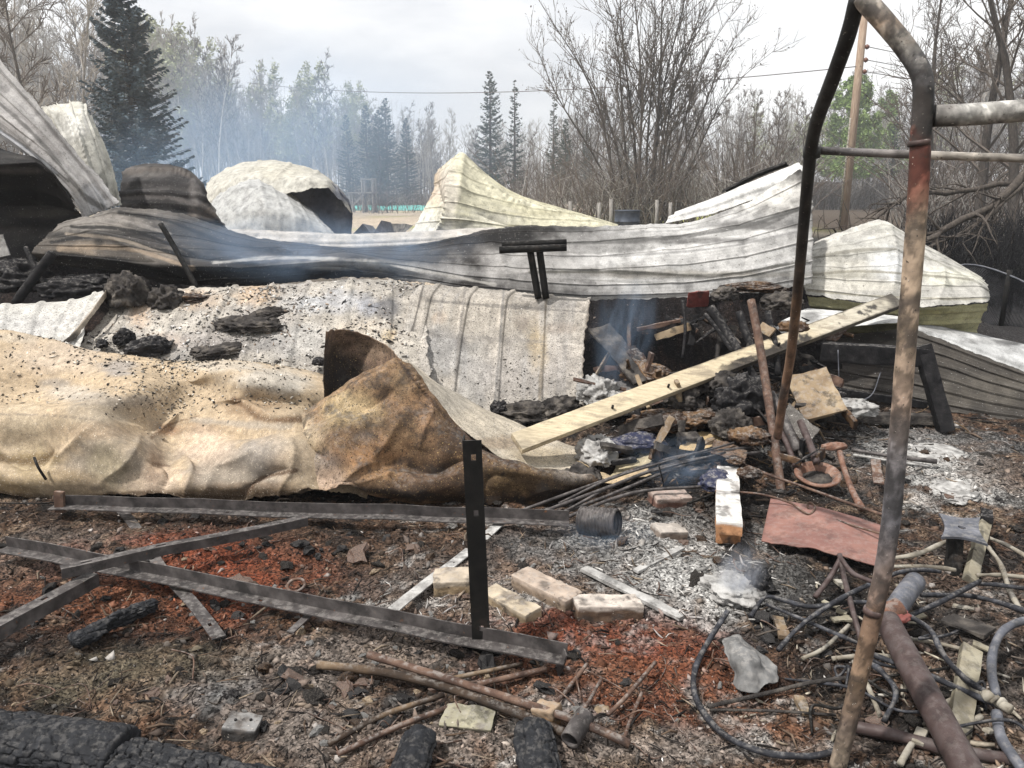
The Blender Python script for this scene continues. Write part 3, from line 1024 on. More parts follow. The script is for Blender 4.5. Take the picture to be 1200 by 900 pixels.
# ------------------------------------------------------------------ things far behind the ruin
M['pole_wood'] = mk('weathered_pole', [(.3, (.22, .15, .11)), (.6, (.36, .27, .20)), (.8, (.48, .40, .33))], scale=5, stretch=(6, 6, .6), rough=.85, bump=.3, bscale=30)
M['insulator'] = mk('brown_insulator', [(.3, (.12, .05, .035)), (.7, (.2, .09, .06))], scale=5, rough=.4, bump=0)
M['wire'] = mk('wire', [(.3, (.09, .08, .08)), (.7, (.14, .13, .13))], scale=5, rough=.6, bump=0)
pole_o = on_ground(992, 34)
pole = empty('power_pole', pole_o, 'tall slightly weathered wooden power pole with insulators seen through the gate pipes', 'power pole')
b = MB()
b.tube([(pole_o[0], pole_o[1], -.2), (pole_o[0], pole_o[1], 5), (pole_o[0], pole_o[1], 11.2)], [.185, .165, .13], 12)
b.build('shaft', M['pole_wood'], pole, True)
b = MB()
b.tube([(pole_o[0] - .19, pole_o[1] - .06, .1), (pole_o[0] - .175, pole_o[1] - .06, 4.6)], .035, 6)
b.build('cable_guard', M['cream'], pole, True)
for zz in (7.35, 6.85, 6.4):
    b = MB()
    b.tube([(pole_o[0] + .12, pole_o[1] - .05, zz), (pole_o[0] + .22, pole_o[1] - .05, zz), (pole_o[0] + .30, pole_o[1] - .05, zz)], [.05, .11, .06], 8)
    b.build('insulator', M['insulator'], pole, True)


def cable(name, a, c, sag, r, mat, label, group=None):
    t = np.linspace(0, 1, 24)[:, None]
    p = np.array(a) * (1 - t) + np.array(c) * t
    p[:, 2] -= sag * 4 * (t * (1 - t))[:, 0]
    b = MB()
    b.tube(p, r, 4)
    return tag(b.build(name, mat), label, 'power line', group)


for zz, lb in ((7.35, 'uppermost power line strung from the pole to the right'), (6.85, 'middle power line strung from the pole to the right'), (6.4, 'lowest power line strung from the pole to the right')):
    cable('power_line', (pole_o[0] + .26, pole_o[1] - .05, zz), (46, 60, zz + 2.5), .5, .016, M['wire'], lb)
cable('power_line', (pole_o[0], pole_o[1] - .16, 6.6), P(290, 97, 66), .9, .02, M['wire'], 'long power line running left from the pole across the sky above the woods')

# burn-out field items: pool, timber stand, woodpile, barrel, cottage
M['pool'] = mk('turquoise_tarp', [(.3, (.06, .30, .27)), (.7, (.14, .45, .40))], scale=3, rough=.6, bump=.2)
c = np.array(on_ground(462, 70))
nv, nu = 8, 40
xs = np.linspace(-4.6, 3.4, nu)
ys = np.linspace(-2.2, 2.2, nv)
X, Yy = np.meshgrid(xs, ys)
Z = .02 + .38 * (1 - (np.abs(Yy) / 2.2) ** 3) * (1 - (np.abs(X + .6) / 4.0) ** 6) + .12 * fbm2(X * .9, Yy * .9, 3, 5)
o = mesh_obj('tarp', np.stack([X + c[0], Yy + c[1], np.maximum(Z, .01) + c[2]], -1).reshape(-1, 3), grid_faces(nv, nu), M['pool'], None, True)
o.modifiers.new('thickness', 'SOLIDIFY').thickness = .02
tag(o, 'turquoise tarp lying spread at the far side of the field', 'tarp')

c = on_ground(425, 62)
st = empty('timber_stand', c, 'grey timber stand with a raised deck by the turquoise tarp', 'timber stand')
for dx, dy, h in ((-.9, -.6, 1.5), (.9, -.6, 2.6), (-.9, .6, 1.5), (.9, .6, 2.6), (.1, -.6, 2.6), (.1, .6, 2.6)):
    b = MB()
    b.tube([(c[0] + dx, c[1] + dy, c[2]), (c[0] + dx, c[1] + dy, c[2] + h)], .11, 6)
    b.build('post', M['bark_grey'], st)
for zz, x0, x1 in ((1.5, -1.1, 1.1), (2.5, 0, 1.0)):
    b = MB()
    b.box(frame_mat((c[0] + (x0 + x1) / 2, c[1], c[2] + zz), (1, 0, 0)), x1 - x0, 1.5, .1)
    b.build('deck', M['bark_grey'], st)
b = MB()
b.box(frame_mat((c[0] - .4, c[1] - .7, c[2] + .8), (1, 0, .9)), 1.6, .06, .12)
b.build('brace', M['bark_grey'], st)

for k, (px, Y, hh, lb) in enumerate([(668, 30, 1.25, 'leftmost grey fence post beyond the yellow sheet slope'), (702, 30, 1.2, 'grey fence post left of the black drum'), (716, 29, 1.35, 'tallest grey fence post, just left of the black drum'), (770, 30, 1.3, 'grey fence post right of the black drum'), (786, 30, 1.2, 'rightmost grey fence post by the willow stems')]):
    c = on_ground(px, Y)
    b = MB()
    b.tube([(c[0], c[1], c[2] - .2), (c[0] + .03, c[1], c[2] + hh * .5), (c[0] + .01, c[1], c[2] + hh)], [.075, .07, .065], 8, True, None, .08, k)
    tag(b.build('fence_post', M['bark_grey'], None, True), lb, 'fence post')

# firewood stacks: logs seen end on
M['logend'] = mk('weathered_log_end', [(.3, (.14, .11, .09)), (.7, (.36, .30, .25))], scale=4, rough=.9, bump=.3)
wrng = np.random.default_rng(5)
for gi, (px, wd, lb) in enumerate([(655, 1.9, 'low firewood stack left of the others, beyond the yellow sheet slope'), (690, 1.5, 'firewood stack between two other stacks beyond the yellow sheet'),
                                   (722, 1.6, 'firewood stack nearest the black barrel'), (750, 1.3, 'short firewood stack half behind the willow stems')]):
    c = on_ground(px, 46)
    e = empty('firewood_stack', c, lb, 'woodpile', 'firewood stacks at the field edge')
    first = None
    for r in range(4):
        for k in range(int(wd / .27)):
            if r == 3 and wrng.random() < .4:
                continue
            if first is None:
                b = MB()
                b.tube([(0, 0, 0), (0, .5, 0), (0, 1.0, 0)], [.115, .12, .11], 8)
                first = b.build('log', M['logend'], e, True, loc=(0, 0, 0))
                o = first
            else:
                o = first.copy()
                COL.objects.link(o)
            o.location = (-wd / 2 + .27 * k + (.13 if r % 2 else 0), wrng.normal(0, .06), .1 + r * .215)
            s = wrng.uniform(.85, 1.1)
            o.scale = (s, 1, s)

c = on_ground(736, 26)
M['barrel'] = mk('scorched_blue_black_drum', [(.3, (.02, .025, .035)), (.6, (.05, .06, .08)), (.85, (.12, .12, .12))], scale=4, rough=.6, metal=.2, bump=.2)
br = empty('steel_drum', c, 'dark blue-black steel drum beyond the long crumpled sheet', 'barrel')
prof = [(.0, .0), (.33, 0), (.345, .02), (.33, .04), (.33, .3), (.345, .31), (.345, .33), (.33, .34), (.33, .62), (.345, .63), (.345, .65), (.33, .66), (.33, .96), (.345, .98), (.33, 1.0), (.30, 1.0)]
b = MB()
b.tube([(c[0], c[1], c[2] + z * 1.02) for r, z in prof if r > 0][0:1] + [(c[0], c[1], c[2] + z * 1.02 + .0001 * i) for i, (r, z) in enumerate(prof[2:])], [.33] + [r * 1.25 for r, z in prof[2:]], 24)
b.build('drum_shell', M['barrel'], br, True)
b = MB()
b.tube([(c[0], c[1], c[2] + .93), (c[0], c[1], c[2] + .955)], [.36, .36], 24)
b.build('lid', M['steel'], br, True)

M['cott'] = mk('white_clapboard', [(.3, (.62, .63, .66)), (.7, (.74, .75, .78))], scale=3, rough=.8, bump=.1)
M['cottage_roof'] = mk('pale_metal_roof', [(.3, (.50, .52, .56)), (.7, (.66, .68, .72))], scale=2, rough=.6, bump=.1)
M['brickred'] = mk('faded_red_wall', [(.3, (.26, .12, .07)), (.7, (.36, .18, .11))], scale=2, rough=.9, bump=.1)
M['pane'] = mk('dark_window', [(.3, (.02, .022, .026)), (.7, (.05, .055, .06))], scale=2, rough=.15, bump=0)
c = on_ground(978, 92)
ct = empty('cottage', c, 'small far cottage with a reddish wall and pale roof left of the power pole', 'cottage')
b = MB()
b.box(frame_mat((c[0] - 1.6, c[1], c[2] + 1.3), (1, 0, 0)), 3.0, 4, 2.6)
cw = b.build('wall', M['brickred'], ct)
b = MB()
b.box(frame_mat((c[0] + 1.95, c[1] + .3, c[2] + 1.1), (1, 0, 0)), 4.08, 4, 2.2)
b.build('annex_wall', M['cott'], ct)
b = MB()
v = [(c[0] - 3.4, c[1] - 2.3, c[2] + 2.62), (c[0] + .2, c[1] - 2.3, c[2] + 2.62), (c[0] + .2, c[1] + 2.3, c[2] + 2.62), (c[0] - 3.4, c[1] + 2.3, c[2] + 2.62), (c[0] - 3.4, c[1], c[2] + 3.9), (c[0] + .2, c[1], c[2] + 3.9)]
b.add(v, [(0, 1, 5, 4), (2, 3, 4, 5), (0, 4, 3), (1, 2, 5), (0, 3, 2, 1)])
b.build('roof', M['cottage_roof'], ct)
for dx in (-2.2, -.9):
    b = MB()
    b.box(frame_mat((c[0] + dx, c[1] - 2.0, c[2] + 1.4), (1, 0, 0)), .7, .06, .9)
    b.build('window', M['pane'], cw)

# fallen boughs lying across the burnt yard on the right
def bough(name, pts, r, seed, label, twn=16):
    rng = np.random.default_rng(seed)
    b = MB()
    p = catmull(pts, 18) + rng.normal(0, .02, (18, 3))
    b.tube(p, np.linspace(r, r * .35, 18), 6)
    for _ in range(twn):
        k = rng.integers(3, 17)
        d = p[k] - p[k - 1]
        d = d / np.linalg.norm(d) + rng.normal(0, .6, 3)
        L = rng.uniform(.3, 1.1)
        q, _ = branch_pts(p[k], d / np.linalg.norm(d), L, 4, -.02, .15, rng)
        b.tube(q, np.linspace(r * .4, .004, 5), 4, False)
        for _ in range(3):
            j = rng.integers(1, 5)
            q2, _ = branch_pts(q[j], rng.normal(0, 1, 3), L * .4, 3, 0, .2, rng)
            b.tube(q2, np.linspace(.007, .003, 4), 3, False)
    return tag(b.build(name, M['bark_dark'], None, True), label, 'branch')


bough('fallen_bough', [P(1230, 175, 10.5), P(1170, 235, 10.2), P(1110, 268, 10), P(1060, 290, 9.8), P(1000, 306, 9.6)], .06, 1, 'thick fallen bough slanting down leftwards from the right edge behind the gate pipe', 22)
bough('fallen_bough', [P(1190, 215, 11.5), P(1120, 225, 11.3), P(1060, 232, 11), P(1010, 268, 10.6), P(960, 290, 10.3)], .045, 2, 'long thin fallen bough reaching left past the gate pipe towards the yellow-grey sheet', 22)
bough('fallen_bough', [P(1215, 195, 12), P(1150, 260, 11.5), P(1085, 292, 11)], .04, 3, 'dark fallen bough crossing over the other boughs at the right', 20)

# black mesh fence behind the sheets at the right
fa, fb = P(1085, 316, 9.6), P(1290, 326, 9.0)
fence = empty('mesh_fence', (fa[0], fa[1], 0), 'sagging black mesh fence behind the pale sheets at the right edge', 'fence')
b = MB()
nx_, nz_ = 72, 30
for i in range(nx_ + nz_):
    pass
L = np.linalg.norm((fb - fa)[:2])


def fpt(s, h):
    q = fa + (fb - fa) * s
    sag = .10 * math.sin(s * math.pi * 2) - .05
    return np.array([q[0] + .06 * math.sin(h * 5 + s * 9), q[1] + .08 * math.sin(s * 14 + h * 3), gz(q[0], q[1]) + h * (q[2] + sag * h)])


for i in range(84):
    for sg in (1, -1):
        pts = []
        for k in range(9):
            h = k / 8
            s = i / 66 + sg * (h - .5) * .28 - .12
            if 0 <= s <= 1:
                pts.append(fpt(s, h))
        if len(pts) > 2:
            b.tube(pts, .0045, 3, False)
b.build('mesh', M['net'], fence)
b = MB()
b.tube([fpt(s, 1.01) for s in np.linspace(0, 1, 16)], .012, 5)
b.build('top_wire', M['bluegrey'], fence, True)
for s in (.02, .5, .98):
    q = fpt(s, 1.05)
    b = MB()
    b.tube([(q[0], q[1] + .05, 0), (q[0], q[1] + .05, q[2] + .05)], .03, 7)
    b.build('post', M['steel_dark'], fence, True)
# ------------------------------------------------------------------ crumpled sheet metal
SURF = {}


def linear(pts, n):
    t = np.linspace(0, len(pts) - 1, n)
    i = np.minimum(t.astype(int), len(pts) - 2)
    f = (t - i)[:, None, None]
    return pts[i] * (1 - f) + pts[i + 1] * f


def sheet_grid(rows, nu, nv, ribs=None, dents=(), seed=0, ragged=.012, folds=(), lin=0.0):
    R = []
    for r in rows:
        R.append([P(*q) for q in r])
    A = np.array(R)
    B = linear(linear(A, nv).transpose(1, 0, 2), nu).transpose(1, 0, 2) if lin else 0
    A = catmull(A, nv)
    A = catmull(A.transpose(1, 0, 2), nu).transpose(1, 0, 2)
    A = A * (1 - lin) + B * lin
    du, dv = np.gradient(A, axis=1), np.gradient(A, axis=0)
    n = np.cross(du, dv)
    n /= np.linalg.norm(n, axis=2)[..., None] + 1e-12
    if n[nv // 2, nu // 2, 1] > 0:
        n = -n
    U, V = np.meshgrid(np.linspace(0, 1, nu), np.linspace(0, 1, nv))
    d = np.zeros_like(U)
    if ribs:
        ax, cnt, amp, wid = ribs[:4]
        w = U if ax == 'u' else V
        w = w + .005 * fbm(A * 1.1 + seed, 2, seed)
        fr = np.abs((w * cnt) % 1 - .5)
        d += amp * (1 - sstep(wid * .45, wid, fr))
        fr2 = np.abs((w * cnt * 3) % 1 - .5)
        d += amp * .07 * (1 - sstep(.1, .2, fr2))
    for fq, amp in dents:
        if amp > 0:
            d += amp * fbm(A * fq + seed * 3.3, 3, seed + 50)
        else:
            d += -amp * (1 - 2.2 * np.abs(fbm(A * fq + seed * 3.3, 2, seed + 51)))
    if folds:                                             # sharp creases along drawn lines
        px, py = project(A)
        wob = 4 * fbm(A * 3.5 + seed, 2, seed + 9)
        for line, amp, wd in folds:
            L = catmull(np.array(line, float), 6 * len(line)) if len(line) > 2 else np.array(line, float)
            best = np.full(px.shape, 1e9)
            tt = np.zeros(px.shape)
            for k in range(len(L) - 1):
                a, b = L[k], L[k + 1]
                ab = b - a
                t = np.clip(((px - a[0]) * ab[0] + (py - a[1]) * ab[1]) / (ab @ ab), 0, 1)
                q = np.hypot(px - a[0] - t * ab[0] + wob, py - a[1] - t * ab[1] + wob)
                m = q < best
                best = np.where(m, q, best)
                tt = np.where(m, (k + t) / (len(L) - 1), tt)
            d += amp * np.exp(-best / wd) * np.sqrt(np.clip(np.sin(np.clip(tt, 0, 1) * 3.0 + .07), 0, 1))
    A = A + n * d[..., None]
    if ragged:
        e = (np.exp(-V / .03) - np.exp(-(1 - V) / .03))[..., None]
        A = A + e * ragged * (fbm(A * 14, 3, seed + 3) + .5 * fbm(A * 50, 2, seed + 13))[..., None] * dv / (np.linalg.norm(dv, axis=2)[..., None] + 1e-9)
        e = (np.exp(-U / .03) - np.exp(-(1 - U) / .03))[..., None]
        A = A + e * ragged * (fbm(A * 14, 3, seed + 4) + .5 * fbm(A * 50, 2, seed + 14))[..., None] * du / (np.linalg.norm(du, axis=2)[..., None] + 1e-9)
    return A, U, V


def pxdist(px, py, line):
    L = catmull(np.array(line, float), 6 * len(line)) if len(line) > 2 else np.array(line, float)
    best = np.full(px.shape, 1e9)
    for k in range(len(L) - 1):
        a, b = L[k], L[k + 1]
        ab = b - a
        t = np.clip(((px - a[0]) * ab[0] + (py - a[1]) * ab[1]) / (ab @ ab), 0, 1)
        best = np.minimum(best, np.hypot(px - a[0] - t * ab[0], py - a[1] - t * ab[1]))
    return best


def paint(A, U, V, base, blots=(), streak=None, seed=0, mott=.12, lines=()):
    px, py = project(A)
    n1 = fbm(A * 3.2 + seed, 4, seed + 60, .6)
    n2 = fbm(A * 13 + seed, 4, seed + 61, .6)
    c = np.empty(A.shape)
    c[:] = np.array(base)
    c *= (1 + mott * n1 + mott * n2)[..., None]
    for bl in blots:
        cx, cy, rx, ry, col, st = bl[:6]
        rough = bl[6] if len(bl) > 6 else .5
        d = np.sqrt(((px - cx) / rx) ** 2 + ((py - cy) / ry) ** 2)
        w = (sstep(1.35, .45, d + rough * (n1 * .9 + n2 * .7)) * st)[..., None]
        c = c * (1 - w) + np.array(col) * w
    if streak:
        ax, fa_, fb_, amt, col = streak
        s = fbm(np.stack([U * fa_, V * fb_, np.zeros_like(U) + seed], -1), 4, seed + 70, .6)
        w = (sstep(.02, .45, s) * amt)[..., None]
        c = c * (1 - w) + np.array(col) * w
    for line, col, wd, st in lines:                       # sooty and scorched seams, plus fold shade and highlights painted as lines
        d = pxdist(px, py, line) / wd * (1 + .5 * n1) + .55 * n2 + .35 * n1
        w = (sstep(1.15, .35, d) * st)[..., None]
        c = c * (1 - w) + np.array(col) * w
    return np.clip(c, .006, .85)


def sheet(name, rows, mat, label, base, blots=(), nu=160, nv=80, ribs=None, dents=(), streak=None, seed=0, thick=.0025, cat='metal sheet', ragged=.012, group=None, parent=None, mott=.12, folds=(), lin=None, lines=()):
    lin = lin if lin is not None else (.6 if mat in (M['galv'],) else .15)
    A, U, V = sheet_grid(rows, nu, nv, ribs, dents, seed, ragged, folds, lin)
    c = paint(A, U, V, base, blots, streak, seed, mott, lines)
    f = grid_faces(nv, nu)
    o = mesh_obj(name, A.reshape(-1, 3), f, mat, parent, True, c.reshape(-1, 3), loc=A.reshape(-1, 3).mean(0) * np.array([1, 1, 0]) if parent is None else None)
    s = o.modifiers.new('thickness', 'SOLIDIFY')
    s.thickness = thick
    s.offset = 0
    if parent is None:
        tag(o, label, cat, group)
    SURF[label] = A
    return o


SOOT_SHADE, SMK = (.011, .0105, .0105), (.05, .047, .045)  # the black serves real smoke stains and painted shade in folds
CREAM, TAN, TAN2, BROWN, DKB, PGREY = (.56, .47, .35), (.39, .302, .203), (.40, .30, .19), (.20, .125, .07), (.06, .038, .024), (.50, .47, .43)

# -- front left: the scorched tan sheet, buckled like cloth
rows = [
    [(-190, 570, 3.86), (-60, 573, 3.80), (60, 584, 3.84), (170, 578, 3.74), (270, 586, 3.82), (360, 574, 3.72), (430, 582, 3.86)],
    [(-190, 552, 3.90), (-60, 548, 3.84), (40, 560, 3.80), (160, 560, 3.76), (260, 566, 3.80), (350, 562, 3.74), (430, 566, 3.90)],
    [(-190, 520, 3.98), (-60, 514, 3.92), (36, 528, 3.98), (130, 520, 3.78), (215, 540, 4.05), (330, 528, 3.78), (430, 540, 4.05)],
    [(-190, 486, 4.14), (-60, 484, 4.08), (36, 492, 4.02), (110, 486, 3.98), (200, 514, 4.22), (330, 494, 4.06), (430, 520, 4.3)],
    [(-190, 462, 4.38), (-60, 464, 4.36), (36, 476, 4.40), (140, 460, 4.16), (215, 484, 4.42), (320, 474, 4.34), (430, 498, 4.6)],
    [(-190, 430, 4.56), (-60, 430, 4.56), (40, 452, 4.62), (150, 444, 4.40), (230, 456, 4.62), (300, 448, 4.34), (420, 470, 4.7)],
    [(-190, 408, 4.76), (-60, 404, 4.74), (40, 424, 4.76), (135, 432, 4.72), (200, 432, 4.76), (290, 434, 4.60), (410, 455, 4.85)],
    [(-190, 396, 4.92), (-60, 388, 4.90), (24, 391, 4.92), (130, 416, 4.92), (200, 424, 4.94), (290, 424, 4.94), (400, 440, 5.0)],
    [(-190, 398, 5.06), (-60, 396, 5.06), (24, 400, 5.06), (130, 424, 5.06), (200, 430, 5.06), (290, 430, 5.08), (400, 446, 5.1)]]
bl = [(150, 540, 74, 36, (.235, .20, .16), .85, .8), (120, 480, 62, 22, (.27, .235, .185), .65, .8), (270, 548, 68, 34, (.24, .208, .172), .88, .8), (325, 535, 40, 28, (.27, .24, .21), .7, .8), (60, 500, 50, 14, (.30, .24, .16), .5, .8), (30, 520, 30, 60, (.48, .40, .29), .5),
      (130, 545, 26, 26, (.40, .34, .20), .35), (40, 545, 26, 26, (.32, .26, .14), .4), (60, 420, 70, 24, (.44, .36, .28), .8), (240, 520, 34, 26, (.56, .44, .34), .7), (185, 565, 40, 20, (.55, .43, .33), .7),
      (290, 478, 40, 16, BROWN, .55), (200, 505, 16, 8, (.25, .15, .09), .8), (40, 537, 36, 9, (.16, .11, .05), .8), (10, 575, 26, 14, (.18, .12, .05), .7), (330, 492, 26, 6, DKB, .6),
      (345, 545, 26, 20, (.50, .38, .27), .6), (300, 572, 60, 8, (.15, .09, .05), .5), (80, 460, 40, 12, (.42, .40, .37), .5), (140, 430, 24, 12, (.24, .23, .23), .7), (65, 448, 20, 6, (.22, .21, .20), .6),
      (320, 446, 50, 16, (.44, .42, .38), .7), (230, 500, 60, 10, BROWN, .45), (110, 505, 50, 10, (.24, .17, .11), .5), (180, 548, 16, 26, (.26, .17, .11), .5), (60, 560, 60, 10, (.20, .145, .08), .6), (240, 578, 90, 7, (.13, .085, .05), .7), (140, 470, 60, 8, (.25, .22, .19), .5), (260, 428, 50, 8, (.46, .42, .36), .6), (372, 530, 40, 50, (.36, .29, .20), .6), (20, 395, 40, 8, (.40, .37, .32), .4)]
sheet('crumpled_sheet', rows, M['tan'], 'long scorched tan sheet buckled into soft folds across the front left', TAN, bl, 320, 190, None, [(2.0, .012), (7, .006), (3.2, -.010), (15, .003)], None, 3, .004, ragged=.025, mott=.20, lines=[([(177, 513), (198, 498), (232, 488)], (.12, .075, .045), 2.5, .8), ([(288, 579), (306, 561), (347, 551)], (.09, .055, .035), 3, .9), ([(274, 468), (310, 491), (352, 492)], (.13, .075, .04), 5, .85), ([(178, 543), (198, 547)], (.10, .06, .04), 2.5, .8), ([(0, 486), (60, 487), (110, 492)], (.17, .14, .11), 1.3, .7), ([(-20, 577), (60, 584), (170, 578), (270, 584), (360, 574)], (.07, .045, .028), 4, .8), ([(0, 537), (40, 541), (62, 532)], (.12, .08, .04), 6, .8), ([(225, 492), (290, 498), (340, 500)], (.30, .27, .23), 6, .6)], folds=[  # scorch, plus crease and hem shade painted as dark lines
    ([(-60, 480), (0, 485), (50, 485), (97, 487), (133, 500), (167, 505)], 0.047, 9), ([(177, 515), (200, 498), (233, 487), (283, 463)], 0.063, 8), ([(273, 463), (310, 490), (352, 490)], 0.058, 7), ([(240, 505), (290, 507), (345, 500)], -0.053, 6),
    ([(177, 541), (198, 546), (190, 572)], -0.053, 6), ([(205, 530), (222, 552), (215, 580)], 0.042, 6), ([(288, 580), (307, 560), (347, 549)], -0.053, 6), ([(-20, 520), (33, 545), (64, 528)], -0.058, 7), ([(60, 552), (92, 520), (120, 500)], 0.037, 6),
    ([(0, 445), (60, 452), (130, 448), (190, 462)], -0.042, 6), ([(20, 424), (80, 436), (130, 430)], 0.032, 8), ([(200, 455), (260, 440), (330, 445)], 0.037, 6), ([(120, 565), (150, 540), (160, 515)], 0.032, 8), ([(330, 575), (345, 545), (340, 515)], 0.037, 6), ([(240, 575), (262, 548), (300, 530)], 0.032, 7)])

# -- the rust-brown flap with a curled lip, front middle
rows = [
    [(335, 580, 3.80), (400, 572, 3.70), (470, 586, 3.80), (530, 588, 3.82), (580, 592, 3.76), (630, 590, 3.80), (690, 584, 3.88)],
    [(335, 566, 3.80), (400, 562, 3.74), (470, 574, 3.74), (530, 570, 3.74), (585, 570, 3.74), (640, 574, 3.76), (700, 572, 3.90)],
    [(338, 545, 3.86), (395, 530, 3.74), (462, 548, 3.88), (520, 546, 3.80), (575, 548, 3.72), (640, 558, 3.72), (700, 564, 3.90)],
    [(345, 520, 3.96), (395, 500, 3.86), (460, 508, 3.90), (520, 515, 3.88), (565, 530, 3.80), (630, 552, 3.76), (696, 560, 3.92)],
    [(352, 500, 4.06), (388, 480, 4.02), (452, 452, 4.02), (505, 488, 3.98), (550, 520, 3.92), (615, 552, 3.84), (690, 562, 3.94)],
    [(358, 484, 4.16), (382, 466, 4.16), (468, 423, 4.10), (500, 464, 4.08), (545, 510, 4.02), (606, 548, 3.94), (684, 566, 3.98)]]
bl = [(350, 530, 34, 60, (.40, .32, .22), .9), (410, 480, 46, 26, (.36, .28, .16), .7), (440, 540, 40, 30, (.28, .16, .08), .5), (375, 560, 40, 18, (.44, .33, .25), .8), (380, 540, 28, 12, (.17, .15, .14), .6),
      (425, 512, 20, 10, (.20, .17, .15), .5), (500, 560, 30, 12, (.34, .22, .15), .6), (500, 575, 60, 12, DKB, .75), (440, 572, 60, 10, DKB, .6), (540, 520, 40, 40, (.13, .075, .04), .7),
      (600, 565, 50, 18, (.22, .15, .07), .8), (660, 578, 50, 16, SOOT_SHADE, .9), (640, 560, 36, 10, (.12, .085, .05), .6), (672, 556, 20, 10, (.46, .42, .37), .7), (500, 480, 14, 40, (.20, .12, .07), .7), (420, 500, 70, 14, DKB, .35),
      (470, 470, 30, 20, (.24, .14, .075), .5), (575, 585, 60, 10, DKB, .7), (590, 555, 80, 34, (.045, .028, .018), .65, .9), (500, 545, 40, 34, (.05, .03, .018), .6, .9), (430, 530, 50, 26, (.20, .105, .05), .5, .9), (470, 450, 16, 26, (.17, .12, .07), .6), (540, 500, 30, 30, (.035, .022, .014), .6, .9)]
flap = sheet('rusted_sheet', rows, M['rust_sheet'], 'rust-brown buckled sheet with a curled open lip at the front middle', (.15, .095, .054), bl, 260, 150, None, [(3.6, .022), (9, .008), (4.6, -.018), (16, .003)], ('u', 5, 4, .5, (.055, .034, .022)), 9, .004, ragged=.018, mott=.42, lines=[([(380, 466), (425, 446), (466, 424)], (.22, .14, .08), 2.5, .8), ([(470, 426), (500, 464), (545, 510), (606, 548)], (.05, .03, .02), 4, .8), ([(480, 546), (508, 553), (536, 540)], (.03, .02, .014), 5, .85), ([(400, 572), (470, 578), (560, 586), (680, 582)], (.025, .018, .014), 6, .9), ([(346, 552), (360, 528), (385, 538)], (.12, .07, .045), 3, .7)], folds=[  # dark lines paint fold and hem shade into the rust
    ([(469, 426), (490, 462), (502, 486), (490, 528)], .05, 10), ([(478, 548), (508, 553), (536, 540), (550, 536)], -.06, 9), ([(385, 540), (358, 526), (346, 554)], -.05, 10), ([(420, 566), (470, 562), (496, 570), (540, 556)], .045, 9), ([(394, 489), (439, 474), (466, 456)], -.035, 11),
    ([(430, 540), (452, 516), (470, 490)], .03, 10), ([(400, 575), (415, 552), (440, 545)], .035, 10), ([(560, 590), (575, 560), (600, 560)], -.03, 9), ([(610, 590), (640, 568), (665, 570)], .03, 9)])
rows = [
    [(379, 470, 4.18), (395, 470, 4.30), (425, 462, 4.36), (452, 446, 4.30), (470, 428, 4.14)],
    [(379, 440, 4.20), (394, 438, 4.36), (425, 432, 4.42), (452, 428, 4.36), (471, 426, 4.15)],
    [(381, 410, 4.22), (394, 408, 4.40), (425, 408, 4.46), (452, 414, 4.38), (471, 424, 4.16)],
    [(383, 389, 4.20), (395, 386, 4.36), (424, 391, 4.42), (452, 405, 4.36), (471, 422, 4.16)]]
sheet('curled_lip', rows, M['rust_sheet'], None, (.15, .10, .07), [(440, 408, 26, 16, (.24, .175, .125), .7), (395, 440, 46, 44, (.018, .015, .013), .95)], 70, 40, None, [(4, .01)], None, 11, .004, parent=flap)  # lit upper right and shaded lower left painted into the lip
# -- its upper leaf, running from the lip down to the plank, cream side up
rows = [
    [(463, 424, 4.13), (492, 452, 4.11), (530, 492, 4.07), (570, 526, 4.02), (612, 549, 3.97), (690, 567, 3.99)],
    [(472, 423, 4.30), (505, 452, 4.30), (545, 488, 4.28), (590, 518, 4.26), (630, 540, 4.20), (690, 560, 4.12)],
    [(480, 424, 4.60), (512, 450, 4.60), (560, 480, 4.58), (605, 500, 4.56), (645, 516, 4.5), (690, 540, 4.35)],
    [(484, 430, 4.90), (520, 452, 4.90), (565, 478, 4.86), (606, 496, 4.80), (645, 512, 4.7), (690, 530, 4.5)]]
sheet('upper_leaf', rows, M['flaked'], None, (.50, .44, .35), [(520, 470, 30, 24, (.40, .37, .32), .5), (575, 520, 40, 8, (.25, .17, .10), .5), (630, 535, 40, 12, (.42, .34, .22), .6)], 110, 40, None, [(5, .015)], None, 12, .004, parent=flap)

# -- rear ribbed sheet, right panel
rows = [
    [(440, 530, 4.78), (500, 528, 4.82), (560, 526, 4.86), (620, 520, 4.92), (680, 505, 5.0)],
    [(450, 478, 4.98), (508, 480, 5.02), (566, 484, 5.06), (624, 488, 5.12), (684, 480, 5.16)],
    [(462, 428, 5.20), (514, 432, 5.24), (570, 438, 5.28), (626, 440, 5.32), (683, 430, 5.36)],
    [(474, 380, 5.44), (522, 384, 5.48), (574, 392, 5.52), (628, 396, 5.55), (686, 392, 5.58)],
    [(480, 348, 5.60), (530, 350, 5.64), (580, 352, 5.68), (630, 354, 5.72), (691, 356, 5.74)],
    [(490, 333, 5.74), (540, 336, 5.78), (590, 340, 5.82), (640, 345, 5.86), (692, 350, 5.88)]]
bl = [(520, 410, 26, 30, (.36, .355, .35), .6), (555, 440, 20, 40, (.40, .39, .37), .5), (600, 440, 50, 30, (.40, .37, .345), .55), (655, 420, 26, 40, (.42, .38, .34), .5), (612, 378, 10, 9, (.20, .16, .13), .7), (655, 385, 22, 10, (.28, .22, .17), .7),
      (515, 372, 9, 8, (.30, .20, .13), .6), (630, 400, 14, 30, (.45, .33, .16), .5), (540, 400, 8, 9, (.14, .13, .13), .6), (560, 370, 60, 22, (.58, .52, .44), .5), (650, 358, 40, 5, (.12, .11, .10), .6), (600, 495, 60, 16, SMK, .6)]
